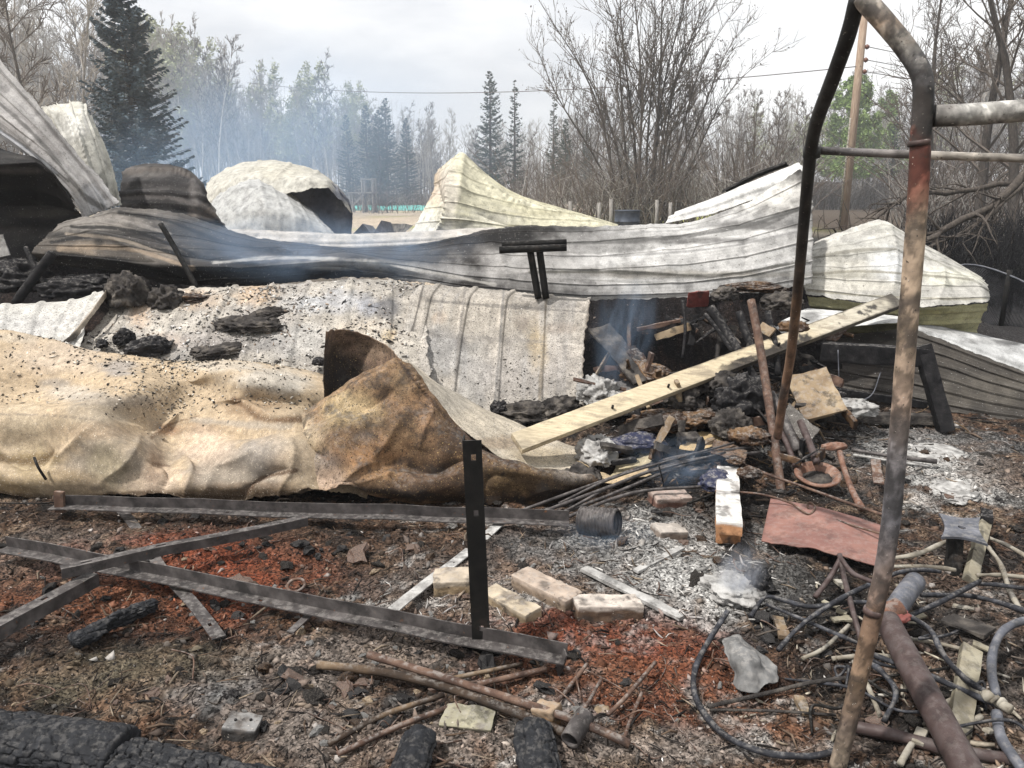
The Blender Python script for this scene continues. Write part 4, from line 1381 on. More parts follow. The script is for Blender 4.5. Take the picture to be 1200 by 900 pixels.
sheet('ribbed_sheet', rows, M['flaked'], 'upright flaking cream ribbed sheet with a ragged curved right edge beside the dark hollow', (.385, .35, .305), bl, 240, 190, ('u', 4.5, .014, .10), [(2, .014), (9, .004)], ('v', 26, 2.5, .35, (.30, .29, .28)), 15, ragged=.02, mott=.34, lines=[([(496, 336), (484, 384), (470, 440)], (.10, .09, .08), 2, .9), ([(692, 352), (686, 395), (683, 440), (684, 480)], (.16, .13, .10), 2.5, .7), ([(545, 338), (538, 400), (532, 470)], (.22, .20, .18), 2, .7), ([(590, 342), (586, 400), (580, 470)], (.20, .19, .18), 1.6, .7), ([(640, 348), (637, 400), (632, 470)], (.24, .20, .15), 1.8, .7), ([(500, 392), (580, 398), (684, 402)], (.24, .22, .20), 3, .5), ([(500, 352), (600, 360), (690, 366)], (.14, .13, .12), 2, .6)])
# -- rear ribbed sheet, left panel, with debris lying on it
rows = [
    [(90, 470, 4.62), (170, 468, 4.66), (250, 468, 4.70), (330, 468, 4.74), (410, 480, 4.78), (500, 492, 4.82)],
    [(86, 436, 4.86), (176, 434, 4.90), (256, 430, 4.94), (336, 430, 4.98), (420, 440, 5.0), (505, 450, 5.06)],
    [(92, 410, 5.12), (186, 404, 5.16), (264, 398, 5.20), (344, 392, 5.24), (430, 396, 5.28), (500, 404, 5.32)],
    [(110, 386, 5.38), (200, 378, 5.42), (276, 370, 5.46), (350, 364, 5.50), (434, 362, 5.54), (500, 368, 5.58)],
    [(128, 362, 5.62), (215, 352, 5.66), (290, 346, 5.70), (356, 342, 5.74), (436, 338, 5.78), (497, 344, 5.80)],
    [(140, 345, 5.80), (226, 338, 5.84), (298, 335, 5.88), (362, 331, 5.90), (438, 329, 5.92), (496, 334, 5.94)]]
bl = [(230, 350, 30, 14, (.52, .37, .24), .6), (300, 345, 26, 14, (.50, .35, .22), .7), (165, 370, 16, 20, (.50, .34, .22), .6), (360, 355, 30, 12, (.40, .42, .45), .6), (455, 362, 16, 14, (.10, .10, .11), .8), (430, 360, 12, 14, (.24, .25, .28), .7),
      (400, 352, 26, 16, (.36, .37, .40), .6), (350, 400, 50, 20, (.46, .45, .43), .5), (240, 400, 40, 14, (.30, .27, .25), .6), (420, 390, 30, 18, (.56, .48, .38), .6), (190, 400, 26, 12, (.46, .36, .29), .6), (455, 395, 12, 10, (.48, .36, .20), .6),
      (290, 405, 50, 12, (.14, .13, .13), .5), (200, 420, 50, 10, (.10, .095, .09), .5), (300, 375, 40, 16, (.36, .33, .31), .6), (370, 420, 30, 12, (.22, .21, .20), .5), (180, 350, 30, 10, (.16, .14, .13), .5)]
sheet('ribbed_sheet', rows, M['flaked'], 'pale ribbed sheet carrying black char lumps, left of the upright cream one', (.41, .375, .325), bl, 240, 130, ('u', 7.5, .016, .11), [(2.5, .02), (8, .006)], ('v', 30, 2.5, .3, (.32, .30, .29)), 17, ragged=.03, mott=.34)
# -- far-left piece, whitish with a turned edge
rows = [
    [(-120, 412, 4.9), (-40, 412, 4.9), (20, 412, 4.92), (60, 414, 4.94), (92, 410, 4.98)],
    [(-120, 388, 5.2), (-40, 388, 5.2), (20, 386, 5.22), (64, 384, 5.24), (104, 374, 5.28)],
    [(-120, 364, 5.5), (-40, 362, 5.5), (24, 360, 5.52), (80, 355, 5.54), (124, 343, 5.58)],
    [(-120, 360, 5.7), (-40, 358, 5.7), (30, 356, 5.70), (84, 351, 5.72), (124, 341, 5.74)]]
sheet('ribbed_sheet', rows, M['flaked'], 'whitish ribbed sheet at the far left under the black hollow', (.54, .52, .48), [(40, 380, 60, 14, (.42, .41, .40), .5)], 110, 60, ('u', 6, .012, .14), [(3, .015)], ('v', 24, 2, .3, (.36, .35, .34)), 19)
rows = [[(72, 404, 4.96), (80, 396, 5.05), (100, 372, 5.24), (124, 345, 5.5)], [(76, 398, 4.98), (86, 390, 5.07), (106, 366, 5.26), (124, 340, 5.52)], [(82, 402, 5.0), (92, 392, 5.1), (112, 366, 5.30), (126, 346, 5.56)]]
sheet('bent_flashing', rows, M['galv'], 'narrow bent flashing strip lying on the edge of the whitish left sheet', (.36, .31, .25), [(84, 402, 12, 12, SOOT_SHADE, .8)], 60, 16, None, [(6, .006)], None, 20, cat='metal strip')

# -- the long crumpled roof sheet behind everything
rows = [
    [(46, 305, 6.3), (120, 318, 6.25), (200, 332, 6.2), (300, 334, 6.15), (400, 326, 6.1), (480, 328, 6.05), (540, 338, 6.05), (610, 346, 6.05), (690, 352, 6.05), (800, 349, 6.1), (880, 343, 6.2), (951, 333, 6.3)],
    [(40, 296, 6.1), (110, 302, 6.05), (190, 312, 5.95), (300, 312, 6.0), (400, 306, 5.95), (480, 312, 5.9), (540, 322, 5.9), (610, 330, 5.95), (690, 334, 5.95), (800, 332, 6.0), (880, 322, 6.1), (951, 306, 6.2)],
    [(48, 286, 6.15), (112, 282, 6.05), (196, 290, 6.1), (300, 302, 6.3), (400, 300, 6.3), (480, 302, 6.2), (540, 304, 6.1), (610, 308, 6.1), (690, 308, 6.1), (800, 300, 6.15), (880, 286, 6.2), (952, 268, 6.3)],
    [(58, 276, 6.3), (114, 262, 6.2), (204, 274, 6.3), (300, 294, 6.45), (400, 296, 6.45), (480, 294, 6.35), (540, 286, 6.25), (610, 286, 6.25), (690, 284, 6.25), (800, 276, 6.3), (880, 258, 6.35), (952, 238, 6.4)],
    [(76, 262, 6.45), (140, 243, 6.4), (214, 252, 6.45), (300, 280, 6.55), (400, 292, 6.55), (480, 287, 6.5), (540, 276, 6.4), (610, 266, 6.4), (690, 267, 6.4), (800, 263, 6.4), (880, 236, 6.45), (940, 197, 6.5)]]
for r_ in range(5):
    for c_ in range(12):
        q_ = rows[r_][c_]
        yy_ = (6.0, 6.05, 6.15, 6.3, 6.45)[r_] + .05 * math.sin(c_ * 1.7) + (.02 * (c_ - 8) if c_ > 8 else 0)
        rows[r_][c_] = (q_[0], q_[1], yy_ if c_ > 4 else .5 * yy_ + .5 * q_[2])
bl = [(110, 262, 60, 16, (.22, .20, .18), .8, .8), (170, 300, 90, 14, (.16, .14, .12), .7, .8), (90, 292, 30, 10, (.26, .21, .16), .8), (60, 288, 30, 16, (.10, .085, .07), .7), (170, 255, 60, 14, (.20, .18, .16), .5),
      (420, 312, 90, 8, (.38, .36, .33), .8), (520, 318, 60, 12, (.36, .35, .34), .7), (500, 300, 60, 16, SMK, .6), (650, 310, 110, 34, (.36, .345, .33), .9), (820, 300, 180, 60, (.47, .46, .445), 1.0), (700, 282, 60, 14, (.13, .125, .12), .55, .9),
      (600, 280, 40, 14, SOOT_SHADE, .9), (640, 268, 60, 5, SOOT_SHADE, .7), (640, 300, 36, 16, (.22, .21, .20), .6), (720, 318, 90, 6, (.20, .19, .175), .7, .8), (830, 322, 130, 5, (.24, .22, .19), .7, .5), (890, 264, 70, 5, (.14, .135, .13), .85, .4), (800, 282, 90, 4, (.15, .145, .14), .8, .4), (930, 245, 20, 5, (.14, .135, .13), .8, .4), (180, 318, 130, 9, SOOT_SHADE, .95, .5), (150, 274, 70, 4, SOOT_SHADE, .8, .6), (120, 306, 60, 5, SOOT_SHADE, .9, .5), (250, 298, 60, 8, SOOT_SHADE, .9, .6), (230, 270, 60, 8, SMK, .8, .7), (80, 276, 40, 4, SOOT_SHADE, .7, .6),
      (900, 225, 60, 22, (.66, .64, .60), .9), (540, 342, 40, 6, SOOT_SHADE, .8), (660, 346, 50, 5, (.10, .1, .1), .5), (330, 325, 110, 12, SOOT_SHADE, .9), (330, 300, 90, 8, (.09, .085, .085), .6)]  # black along the dip paints the shade under the fold
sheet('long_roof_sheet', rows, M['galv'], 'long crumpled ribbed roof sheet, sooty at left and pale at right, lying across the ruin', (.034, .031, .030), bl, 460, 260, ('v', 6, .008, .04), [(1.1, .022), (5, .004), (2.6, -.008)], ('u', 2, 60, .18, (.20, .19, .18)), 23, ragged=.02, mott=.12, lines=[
    ([(60, 284), (120, 277), (200, 296), (300, 310)], SOOT_SHADE, 3.2, .95), ([(84, 266), (150, 270), (230, 298)], SOOT_SHADE, 2.4, .9), ([(56, 298), (140, 308), (240, 326)], SOOT_SHADE, 5, .95), ([(140, 249), (200, 260), (262, 284), (340, 298)], SOOT_SHADE, 4, .9), ([(70, 291), (150, 292), (225, 314)], (.27, .21, .155), 3.5, .85),  # black crease shade and tan highlights painted along the left folds
    ([(78, 274), (140, 281), (210, 304)], (.22, .185, .15), 2.4, .8), ([(90, 262), (140, 258), (200, 274)], (.24, .22, .20), 2.5, .8), ([(250, 308), (330, 302), (420, 306), (500, 318), (580, 334)], (.40, .38, .35), 2.6, .8), ([(240, 326), (330, 320), (420, 322)], SOOT_SHADE, 7, .95), ([(480, 288), (560, 280), (620, 276)], SOOT_SHADE, 7, .8),
    ([(600, 286), (700, 284), (800, 277), (880, 263), (950, 240)], (.11, .107, .103), 2.4, .85), ([(620, 319), (720, 319), (840, 322), (946, 306)], (.12, .115, .10), 2.0, .8), ([(640, 302), (760, 298), (860, 288), (948, 268)], (.22, .215, .21), 1.3, .7), ([(560, 338), (640, 346), (700, 349), (830, 345)], (.06, .058, .055), 2.5, .8),  # dark rib lines paint the shade beside the ribs
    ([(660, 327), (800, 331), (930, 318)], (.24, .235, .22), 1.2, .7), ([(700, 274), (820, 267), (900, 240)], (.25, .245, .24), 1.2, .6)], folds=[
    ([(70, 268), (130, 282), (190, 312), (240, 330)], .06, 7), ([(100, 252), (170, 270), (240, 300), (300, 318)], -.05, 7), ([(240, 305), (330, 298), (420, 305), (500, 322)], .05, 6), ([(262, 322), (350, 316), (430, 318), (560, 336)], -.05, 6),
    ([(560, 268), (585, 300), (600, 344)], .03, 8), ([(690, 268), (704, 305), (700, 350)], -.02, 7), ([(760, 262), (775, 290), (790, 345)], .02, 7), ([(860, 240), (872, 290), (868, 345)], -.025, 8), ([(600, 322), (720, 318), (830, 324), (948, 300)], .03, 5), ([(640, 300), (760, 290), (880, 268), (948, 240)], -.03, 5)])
rows = [
    [(262, 290, 7.3), (340, 296, 7.25), (420, 297, 7.2), (500, 292, 7.2), (580, 284, 7.2)],
    [(258, 280, 7.3), (340, 282, 7.25), (420, 282, 7.2), (500, 279, 7.2), (580, 274, 7.2)],
    [(256, 268, 7.5), (340, 271, 7.45), (420, 273, 7.4), (500, 271, 7.4), (580, 266, 7.4)]]
sheet('roof_strip', rows, M['galv'], 'pale grey roof strip showing over the dark dip of the long sheet', (.44, .41, .37), [(300, 280, 40, 12, (.40, .38, .36), .5)], 160, 30, ('v', 2, .02, .2), [(2, .02)], ('u', 3, 12, .3, (.30, .28, .26)), 25)
rows = [
    [(780, 262, 6.8), (830, 252, 6.8), (880, 236, 6.8), (948, 214, 6.8)],
    [(786, 254, 6.9), (836, 236, 6.9), (886, 216, 6.9), (944, 196, 6.9)],
    [(792, 250, 7.1), (842, 232, 7.1), (890, 211, 7.1), (936, 193, 7.1)]]
sheet('roof_flap', rows, M['galv'], 'bright upturned white flap at the right end of the long roof sheet', (.60, .59, .57), [], 90, 30, ('v', 1.5, .015, .2), [(3, .012)], ('u', 3, 14, .25, (.5, .49, .47)), 27)
rows = [[(846, 226, 7.6), (880, 208, 7.6), (921, 192, 7.6)], [(848, 222, 7.65), (884, 203, 7.65), (921, 189, 7.65)], [(852, 226, 7.8), (888, 208, 7.8), (925, 194, 7.8)]]
sheet('edge_flashing', rows, M['steel_dark'], 'narrow black edge strip sticking up behind the bright roof flap', (.05, .05, .05), [], 40, 8, cat='metal strip')

# -- right: pale sheet with the yellow-green lower fold
rows = [
    [(944, 345, 6.25), (1000, 352, 6.1), (1050, 360, 6.0), (1100, 358, 5.95), (1152, 355, 6.0), (1159, 352, 6.1)],
    [(945, 318, 6.3), (1000, 320, 6.2), (1050, 322, 6.1), (1100, 328, 6.1), (1144, 330, 6.15), (1157, 338, 6.2)],
    [(950, 298, 6.45), (1000, 290, 6.35), (1046, 286, 6.3), (1090, 298, 6.35), (1126, 314, 6.4), (1152, 328, 6.4)],
    [(955, 284, 6.7), (990, 270, 6.6), (1030, 257, 6.6), (1074, 280, 6.6), (1110, 302, 6.6), (1146, 324, 6.6)]]
bl = [(1000, 300, 50, 14, (.40, .38, .33), .6, .9), (1020, 290, 40, 14, (.36, .36, .34), .4), (1050, 310, 30, 20, (.60, .62, .64), .6), (980, 322, 50, 6, (.34, .32, .26), .6), (1000, 335, 60, 8, (.60, .57, .50), .7), (1110, 325, 40, 10, (.62, .61, .50), .6), (1040, 268, 26, 8, (.50, .49, .44), .6)]
rs = sheet('pale_roof_sheet', rows, M['galv'], 'pale humped ribbed sheet with a yellow-green lower fold, right of the thin black pipe', (.45, .435, .40), bl, 240, 180, ('v', 6, .009, .04), [(1.5, .014), (4, .004)], ('u', 2, 40, .25, (.42, .41, .36)), 31, ragged=.02, lines=[([(955, 302), (1000, 294), (1050, 292)], (.20, .19, .16), 2, .8), ([(950, 322), (1010, 318), (1100, 324), (1140, 328)], (.22, .205, .165), 1.8, .8), ([(946, 340), (1010, 346), (1100, 350), (1155, 350)], (.26, .24, .18), 1.6, .7), ([(1055, 288), (1100, 308), (1150, 334)], (.28, .27, .23), 1.4, .7)], folds=[([(1040, 260), (1050, 300), (1046, 356)], .04, 8), ([(1000, 275), (990, 320), (1010, 352)], -.03, 8), ([(1100, 300), (1106, 330), (1100, 356)], .03, 7)])
rows = [
    [(960, 392, 6.4), (1010, 392, 6.3), (1060, 390, 6.2), (1100, 391, 6.15), (1141, 395, 6.2)],
    [(955, 376, 6.3), (1010, 378, 6.2), (1060, 378, 6.1), (1102, 378, 6.05), (1148, 376, 6.1)],
    [(946, 347, 6.27), (1000, 354, 6.12), (1050, 361, 6.02), (1102, 359, 5.97), (1158, 355, 6.05)]]
sheet('yellow_fold', rows, M['galv'], None, (.33, .315, .19), [(1080, 366, 70, 3, (.16, .14, .06), .6), (1000, 385, 50, 10, (.24, .22, .12), .6)], 110, 36, ('v', 3, .018, .15), [(4, .01)], ('u', 4, 16, .4, (.24, .22, .09)), 33, parent=rs)
# -- right: white sheet edge and the dark ribbed sheet under it
rows = [
    [(880, 392, 5.75), (930, 390, 5.7), (980, 384, 5.65), (1030, 380, 5.65), (1060, 379, 5.65)],
    [(930, 370, 5.95), (960, 370, 5.9), (1000, 370, 5.85), (1030, 371, 5.85), (1060, 373, 5.85)],
    [(945, 362, 6.15), (970, 364, 6.1), (1000, 366, 6.05), (1030, 369, 6.05), (1060, 372, 6.0)]]
sheet('white_sheet_scrap', rows, M['galv'], 'white triangular sheet scrap under the far end of the plank', (.55, .545, .53), [(950, 372, 12, 8, SOOT_SHADE, .6)], 70, 26, None, [(4, .012)], None, 35)
rows = [
    [(958, 450, 5.85), (1010, 462, 5.7), (1060, 472, 5.6), (1110, 482, 5.5), (1160, 490, 5.4), (1230, 498, 5.3), (1300, 505, 5.2)],
    [(960, 425, 5.95), (1010, 434, 5.8), (1060, 440, 5.7), (1110, 452, 5.6), (1160, 466, 5.5), (1230, 480, 5.4), (1300, 488, 5.3)],
    [(966, 405, 6.05), (1014, 410, 5.9), (1060, 412, 5.8), (1110, 424, 5.7), (1160, 442, 5.6), (1230, 462, 5.5), (1300, 476, 5.4)],
    [(976, 392, 6.15), (1020, 390, 6.0), (1066, 384, 5.9), (1110, 400, 5.8), (1160, 420, 5.7), (1230, 447, 5.6), (1300, 466, 5.5)]]
bl = [(1040, 440, 60, 30, (.05, .043, .038), .7), (1150, 455, 60, 20, (.11, .098, .082), .6, .8), (1100, 420, 50, 16, (.075, .066, .056), .6), (1000, 420, 40, 26, (.07, .06, .055), .6)]
sheet('sooty_roof_sheet', rows, M['galv'], 'dark sooty ribbed sheet sloping down to the right edge behind the trestle', (.058, .052, .046), bl, 220, 180, ('v', 6, .018, .045), [(1.5, .012)], ('u', 3, 22, .5, (.14, .128, .112)), 37, mott=.2)
rows = [
    [(1066, 388, 5.92), (1110, 402, 5.82), (1160, 422, 5.72), (1230, 450, 5.6), (1300, 468, 5.5)],
    [(1070, 382, 6.0), (1112, 392, 5.92), (1162, 408, 5.82), (1230, 428, 5.72), (1300, 446, 5.6)],
    [(1060, 376, 6.3), (1110, 382, 6.2), (1166, 396, 6.1), (1230, 410, 6.0), (1300, 424, 5.9)]]
sheet('white_roof_edge', rows, M['galv'], 'white sheet edge lying along the top of the dark sooty sheet at the right', (.42, .42, .415), [(1180, 402, 20, 4, SOOT_SHADE, .8), (1100, 388, 30, 5, (.2, .195, .19), .6), (1150, 400, 40, 4, (.24, .235, .23), .5)], 120, 30, ('v', 2, .014, .2), [(4, .012)], ('u', 3, 10, .3, (.5, .5, .49)), 39)

# -- left: leaning galvanised sheet
rows = [
    [(-140, 40, 6.9), (-60, 132, 6.8), (0, 163, 6.7), (40, 186, 6.65), (66, 205, 6.6), (82, 225, 6.58), (100, 258, 6.6)],
    [(-140, 10, 6.9), (-60, 100, 6.8), (0, 138, 6.7), (40, 170, 6.6), (76, 204, 6.55), (92, 222, 6.55), (108, 252, 6.6)],
    [(-140, -30, 7.0), (-60, 50, 6.9), (0, 104, 6.8), (44, 148, 6.7), (82, 192, 6.65), (104, 214, 6.65), (124, 246, 6.65)],
    [(-140, -60, 7.1), (-60, 10, 7.0), (-4, 66, 6.9), (48, 126, 6.8), (90, 180, 6.75), (116, 208, 6.75), (141, 237, 6.7)]]
bl = [(60, 170, 30, 16, (.24, .22, .21), .4, .9), (30, 150, 60, 8, (.28, .26, .25), .4), (110, 235, 20, 16, (.46, .46, .48), .6)]
sheet('leaning_sheet', rows, M['galv'], 'grey galvanised sheet leaning steeply at the upper left', (.38, .365, .355), bl, 200, 130, ('v', 4, .022, .05), [(1.5, .012), (8, .002)], ('u', 4, 18, .5, (.22, .205, .20)), 41, ragged=.025, lines=[([(-30, 96), (40, 158), (96, 226), (120, 244)], (.10, .095, .09), 3, .8), ([(-20, 60), (50, 138), (125, 232)], (.16, .15, .145), 2.5, .7), ([(-40, 130), (30, 172), (80, 212)], (.13, .125, .12), 2, .7), ([(0, 155), (40, 182), (66, 203)], (.42, .43, .46), 3, .6)], folds=[([(-20, 110), (40, 170), (90, 235)], .04, 10)])
rows = [
    [(-140, 330, 7.0), (-60, 322, 7.0), (0, 312, 6.9), (50, 305, 6.8), (90, 290, 6.7), (104, 270, 6.65)],
    [(-140, 236, 7.3), (-60, 236, 7.3), (0, 240, 7.2), (45, 242, 7.2), (75, 244, 7.1), (94, 252, 6.95)],
    [(-140, 192, 6.65), (-60, 194, 6.5), (0, 193, 6.4), (42, 190, 6.38), (64, 206, 6.45), (86, 238, 6.55)],
    [(-140, 146, 7.05), (-60, 162, 6.95), (0, 174, 6.85), (32, 184, 6.8), (56, 199, 6.75), (76, 222, 6.7)]]
sheet('dark_void_sheet', rows, M['galv'], 'black sooty sheet filling the dark void under the leaning galvanised one', (.014, .013, .013), [(20, 200, 40, 4, (.13, .12, .115), .7), (50, 250, 40, 5, (.08, .07, .06), .6), (10, 270, 30, 6, (.07, .06, .055), .5)], 120, 60, ('v', 3, .02, .15), [(3, .02)], ('u', 3, 14, .3, (.08, .075, .07)), 43, lin=.85, ragged=.05)  # sooty underside; the near-black base also paints the void's darkness
# -- white standing sheet behind it
rows = [
    [(96, 252, 7.9), (112, 248, 7.8), (126, 245, 7.8), (142, 240, 7.9)],
    [(88, 210, 7.9), (102, 205, 7.75), (120, 205, 7.75), (136, 212, 7.9)],
    [(72, 165, 8.0), (88, 160, 7.8), (106, 160, 7.8), (124, 175, 8.0)],
    [(56, 136, 8.1), (76, 132, 7.95), (96, 136, 7.95), (112, 150, 8.1)],
    [(49, 126, 8.2), (70, 122, 8.1), (95, 121, 8.1), (104, 143, 8.2)]]
sheet('standing_sheet', rows, M['galv'], 'off-white crumpled sheet standing up between the leaning sheet and the tall spruce', (.52, .505, .455), [(100, 150, 5, 12, (.24, .23, .22), .8), (85, 150, 20, 20, (.66, .65, .62), .5)], 130, 110, ('u', 5, .022, .06), [(1.5, .03), (6, .006)], ('v', 18, 3, .4, (.46, .44, .37)), 45, ragged=.03, folds=[([(96, 123), (98, 160), (110, 205), (118, 245)], .06, 8), ([(76, 128), (92, 180), (104, 235)], -.04, 8)])
# -- dark arched sheet
rows = [
    [(140, 262, 8.3), (170, 264, 8.1), (200, 266, 8.0), (230, 268, 8.0), (268, 270, 8.2)],
    [(140, 240, 8.3), (170, 238, 8.05), (200, 238, 7.95), (232, 242, 7.95), (256, 256, 8.15)],
    [(142, 214, 8.4), (170, 212, 8.2), (198, 212, 8.1), (226, 220, 8.1), (244, 238, 8.2)],
    [(148, 198, 8.9), (172, 194, 8.7), (198, 193, 8.6), (222, 203, 8.6), (236, 218, 8.6)]]
sheet('arched_sheet', rows, M['galv'], 'dark sooty arched sheet with a brown top, right of the white standing sheet', (.026, .024, .024), [(175, 203, 34, 6, (.10, .092, .086), .8), (238, 250, 16, 10, (.26, .21, .17), .6), (230, 225, 8, 24, (.22, .20, .19), .5)], 80, 60, ('v', 3, .02, .15), [(2, .04)], ('u', 3, 12, .3, (.13, .12, .115)), 47, lin=1.0, lines=[([(250, 240), (262, 258), (268, 270)], (.30, .28, .26), 3, .8), ([(150, 200), (200, 198), (222, 206)], (.115, .10, .09), 4, .8), ([(145, 232), (200, 232), (240, 244)], (.09, .08, .075), 3, .7)], folds=[([(150, 204), (200, 204), (240, 225)], .06, 5), ([(215, 200), (238, 240), (262, 268)], .06, 5)])
# -- white humped roof piece with a blue-black inside
rows = [
    [(236, 246, 13.2), (262, 240, 12.6), (300, 232, 12.2), (345, 226, 12.0), (385, 222, 12.0), (412, 250, 12.4)],
    [(238, 228, 13.4), (266, 214, 12.9), (306, 208, 12.5), (345, 210, 12.2), (382, 214, 12.1), (410, 240, 12.5)],
    [(242, 214, 13.8), (276, 198, 13.4), (320, 194, 13.2), (354, 200, 13.0), (385, 212, 12.8), (406, 230, 12.9)],
    [(250, 208, 14.6), (286, 192, 14.6), (322, 188, 14.6), (356, 196, 14.4), (386, 210, 14.2), (402, 224, 14.0)]]
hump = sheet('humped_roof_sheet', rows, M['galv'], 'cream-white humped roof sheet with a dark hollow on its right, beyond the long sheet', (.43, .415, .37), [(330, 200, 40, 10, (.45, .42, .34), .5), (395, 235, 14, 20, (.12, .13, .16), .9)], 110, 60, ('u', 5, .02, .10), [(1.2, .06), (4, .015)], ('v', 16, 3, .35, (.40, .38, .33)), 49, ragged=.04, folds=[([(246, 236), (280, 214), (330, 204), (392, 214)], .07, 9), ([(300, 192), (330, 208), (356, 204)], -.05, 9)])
rows = [
    [(330, 280, 12.9), (365, 280, 12.7), (395, 278, 12.6), (412, 274, 12.6)],
    [(330, 250, 12.9), (365, 246, 12.7), (394, 244, 12.6), (413, 252, 12.6)],
    [(334, 220, 12.9), (362, 214, 12.7), (386, 213, 12.6), (409, 234, 12.6)]]
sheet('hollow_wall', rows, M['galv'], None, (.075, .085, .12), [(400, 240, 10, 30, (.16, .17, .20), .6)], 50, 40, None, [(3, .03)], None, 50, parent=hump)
rows = [
    [(232, 276, 11.8), (270, 278, 11.5), (310, 280, 11.4), (350, 280, 11.4), (398, 280, 11.6)],
    [(238, 254, 12.0), (274, 246, 11.7), (312, 246, 11.5), (350, 254, 11.5), (388, 270, 11.7)],
    [(246, 240, 12.3), (278, 224, 12.1), (306, 220, 11.9), (340, 234, 11.9), (376, 258, 12.0)],
    [(254, 232, 12.8), (282, 216, 12.7), (302, 211, 12.6), (334, 224, 12.5), (370, 250, 12.5)]]
sheet('grey_humped_sheet', rows, M['galv'], 'pale grey humped sheet in front of the cream-white one', (.38, .38, .37), [(300, 250, 40, 20, (.42, .42, .41), .5)], 90, 60, ('u', 9, .012, .2), [(1.5, .04), (5, .012)], ('v', 20, 4, .3, (.38, .38, .36)), 51, ragged=.04, folds=[([(255, 236), (290, 222), (330, 262)], .05, 10)])
# -- yellow peaked sheet
rows = [
    [(470, 284, 10.2), (500, 284, 9.8), (532, 284, 9.6), (580, 284, 9.6), (640, 282, 9.7), (700, 280, 9.9), (740, 276, 10.2)],
    [(490, 258, 10.2), (512, 254, 9.8), (535, 252, 9.6), (576, 258, 9.7), (636, 264, 9.8), (690, 266, 10.0), (730, 268, 10.3)],
    [(506, 226, 10.4), (520, 226, 9.9), (538, 222, 9.75), (570, 232, 9.9), (624, 248, 10.0), (676, 256, 10.2), (724, 264, 10.5)],
    [(508, 206, 10.6), (524, 200, 10.2), (540, 196, 10.1), (566, 212, 10.2), (616, 238, 10.3), (668, 250, 10.5), (720, 263, 10.7)],
    [(516, 196, 10.9), (530, 186, 10.6), (541, 181, 10.5), (564, 202, 10.6), (608, 232, 10.7), (662, 247, 10.8), (716, 262, 10.9)]]
bl = [(510, 215, 16, 26, (.48, .38, .30), .8), (525, 225, 12, 50, (.50, .46, .40), .8), (550, 262, 50, 16, (.56, .54, .48), .6, .8), (500, 262, 26, 20, (.58, .57, .52), .9), (640, 250, 40, 3, (.40, .37, .26), .6), (585, 245, 20, 8, (.44, .42, .33), .4), (480, 275, 30, 12, (.52, .52, .50), .9)]
sheet('yellow_peaked_sheet', rows, M['galv'], 'pale yellow sheet rising to a peak beyond the dip of the long roof sheet', (.56, .53, .40), bl, 240, 200, ('v', 7, .014, .04), [(1.2, .03), (6, .006)], ('u', 3, 14, .35, (.54, .50, .33)), 53, ragged=.04, folds=[([(541, 183), (530, 220), (520, 262), (505, 284)], .14, 7), ([(545, 190), (580, 226), (640, 250), (720, 266)], .08, 6), ([(560, 250), (600, 262), (640, 275)], -.08, 6), ([(512, 215), (518, 245), (500, 275)], -.08, 6)])
# small upturned scraps between the humped sheet and the peak
for i, (q, lb) in enumerate([([(412, 276, 13), (425, 262, 13), (438, 277, 13)], 'small dark triangular scrap standing right of the humped sheets'), ([(436, 276, 12.6), (447, 258, 12.6), (453, 276, 12.6)], 'upturned grey pointed scrap left of the pale block on the field'),
                             ([(457, 276, 14), (458, 262, 14), (475, 262, 14.4)], 'pale flat scrap on the field beside the yellow peak')]):
    b = MB()
    v = [P(*a) for a in q]
    v2 = [a + np.array([.1, .35, -.05]) for a in v]
    b.add(v + v2, [(0, 1, 2), (5, 4, 3), (0, 3, 4, 1), (1, 4, 5, 2), (2, 5, 3, 0)])
    tag(b.build('roof_scrap', M['bluegrey'] if i < 2 else M['ashy']), lb, 'metal scrap')
# ------------------------------------------------------------------ helpers for the things lying about
def HP(pts):
    return np.array([H(*q) for q in pts])


def PP(pts):
    return np.array([P(*q) for q in pts])


def rod(name, pts, r, mat, label, cat, n=None, sides=8, wob=.06, group=None, seed=0, parent=None, smooth=True):
    pts = np.asarray(pts, float)
    n = n or max(6, 6 * (len(pts) - 1) + 1)
    p = catmull(pts, n) if len(pts) > 2 else pts[0] + (pts[1] - pts[0]) * np.linspace(0, 1, n)[:, None]
    rr = np.interp(np.linspace(0, 1, n), np.linspace(0, 1, len(r)), r) if hasattr(r, '__len__') else r
    b = MB()
    b.tube(p, rr, sides, True, None, wob, seed)
    o = b.build(name, mat, parent, smooth, loc=p.mean(0) if parent is None else None)
    return tag(o, label, cat, group) if parent is None else o


def slab(name, a, c, w, h, mat, label, cat, roll=0.0, n=7, rnd=.18, nz=.004, fq=25, seed=0, tint=None, group=None, parent=None, zhint=(0, 0, 1), mid=True):
    """block whose top runs from point a to point c"""
    a, c = np.array(a), np.array(c)
    m = frame_mat((a + c) / 2, c - a, zhint) @ Matrix.Rotation(roll, 4, 'X') @ Matrix.Translation((0, 0, -h / 2))
    v, f = rbox(m, float(np.linalg.norm(c - a)), w, h, n, rnd, nz, fq, seed)
    t = None
    if tint is not None:
        inv = np.array(m.inverted())
        loc = v @ inv[:3, :3].T + inv[:3, 3]
        t = tint(loc, v)
    o = mesh_obj(name, v, f, mat, parent, True, t, loc=tuple((a + c) / 2) if parent is None else None)
    return tag(o, label, cat, group) if parent is None else o


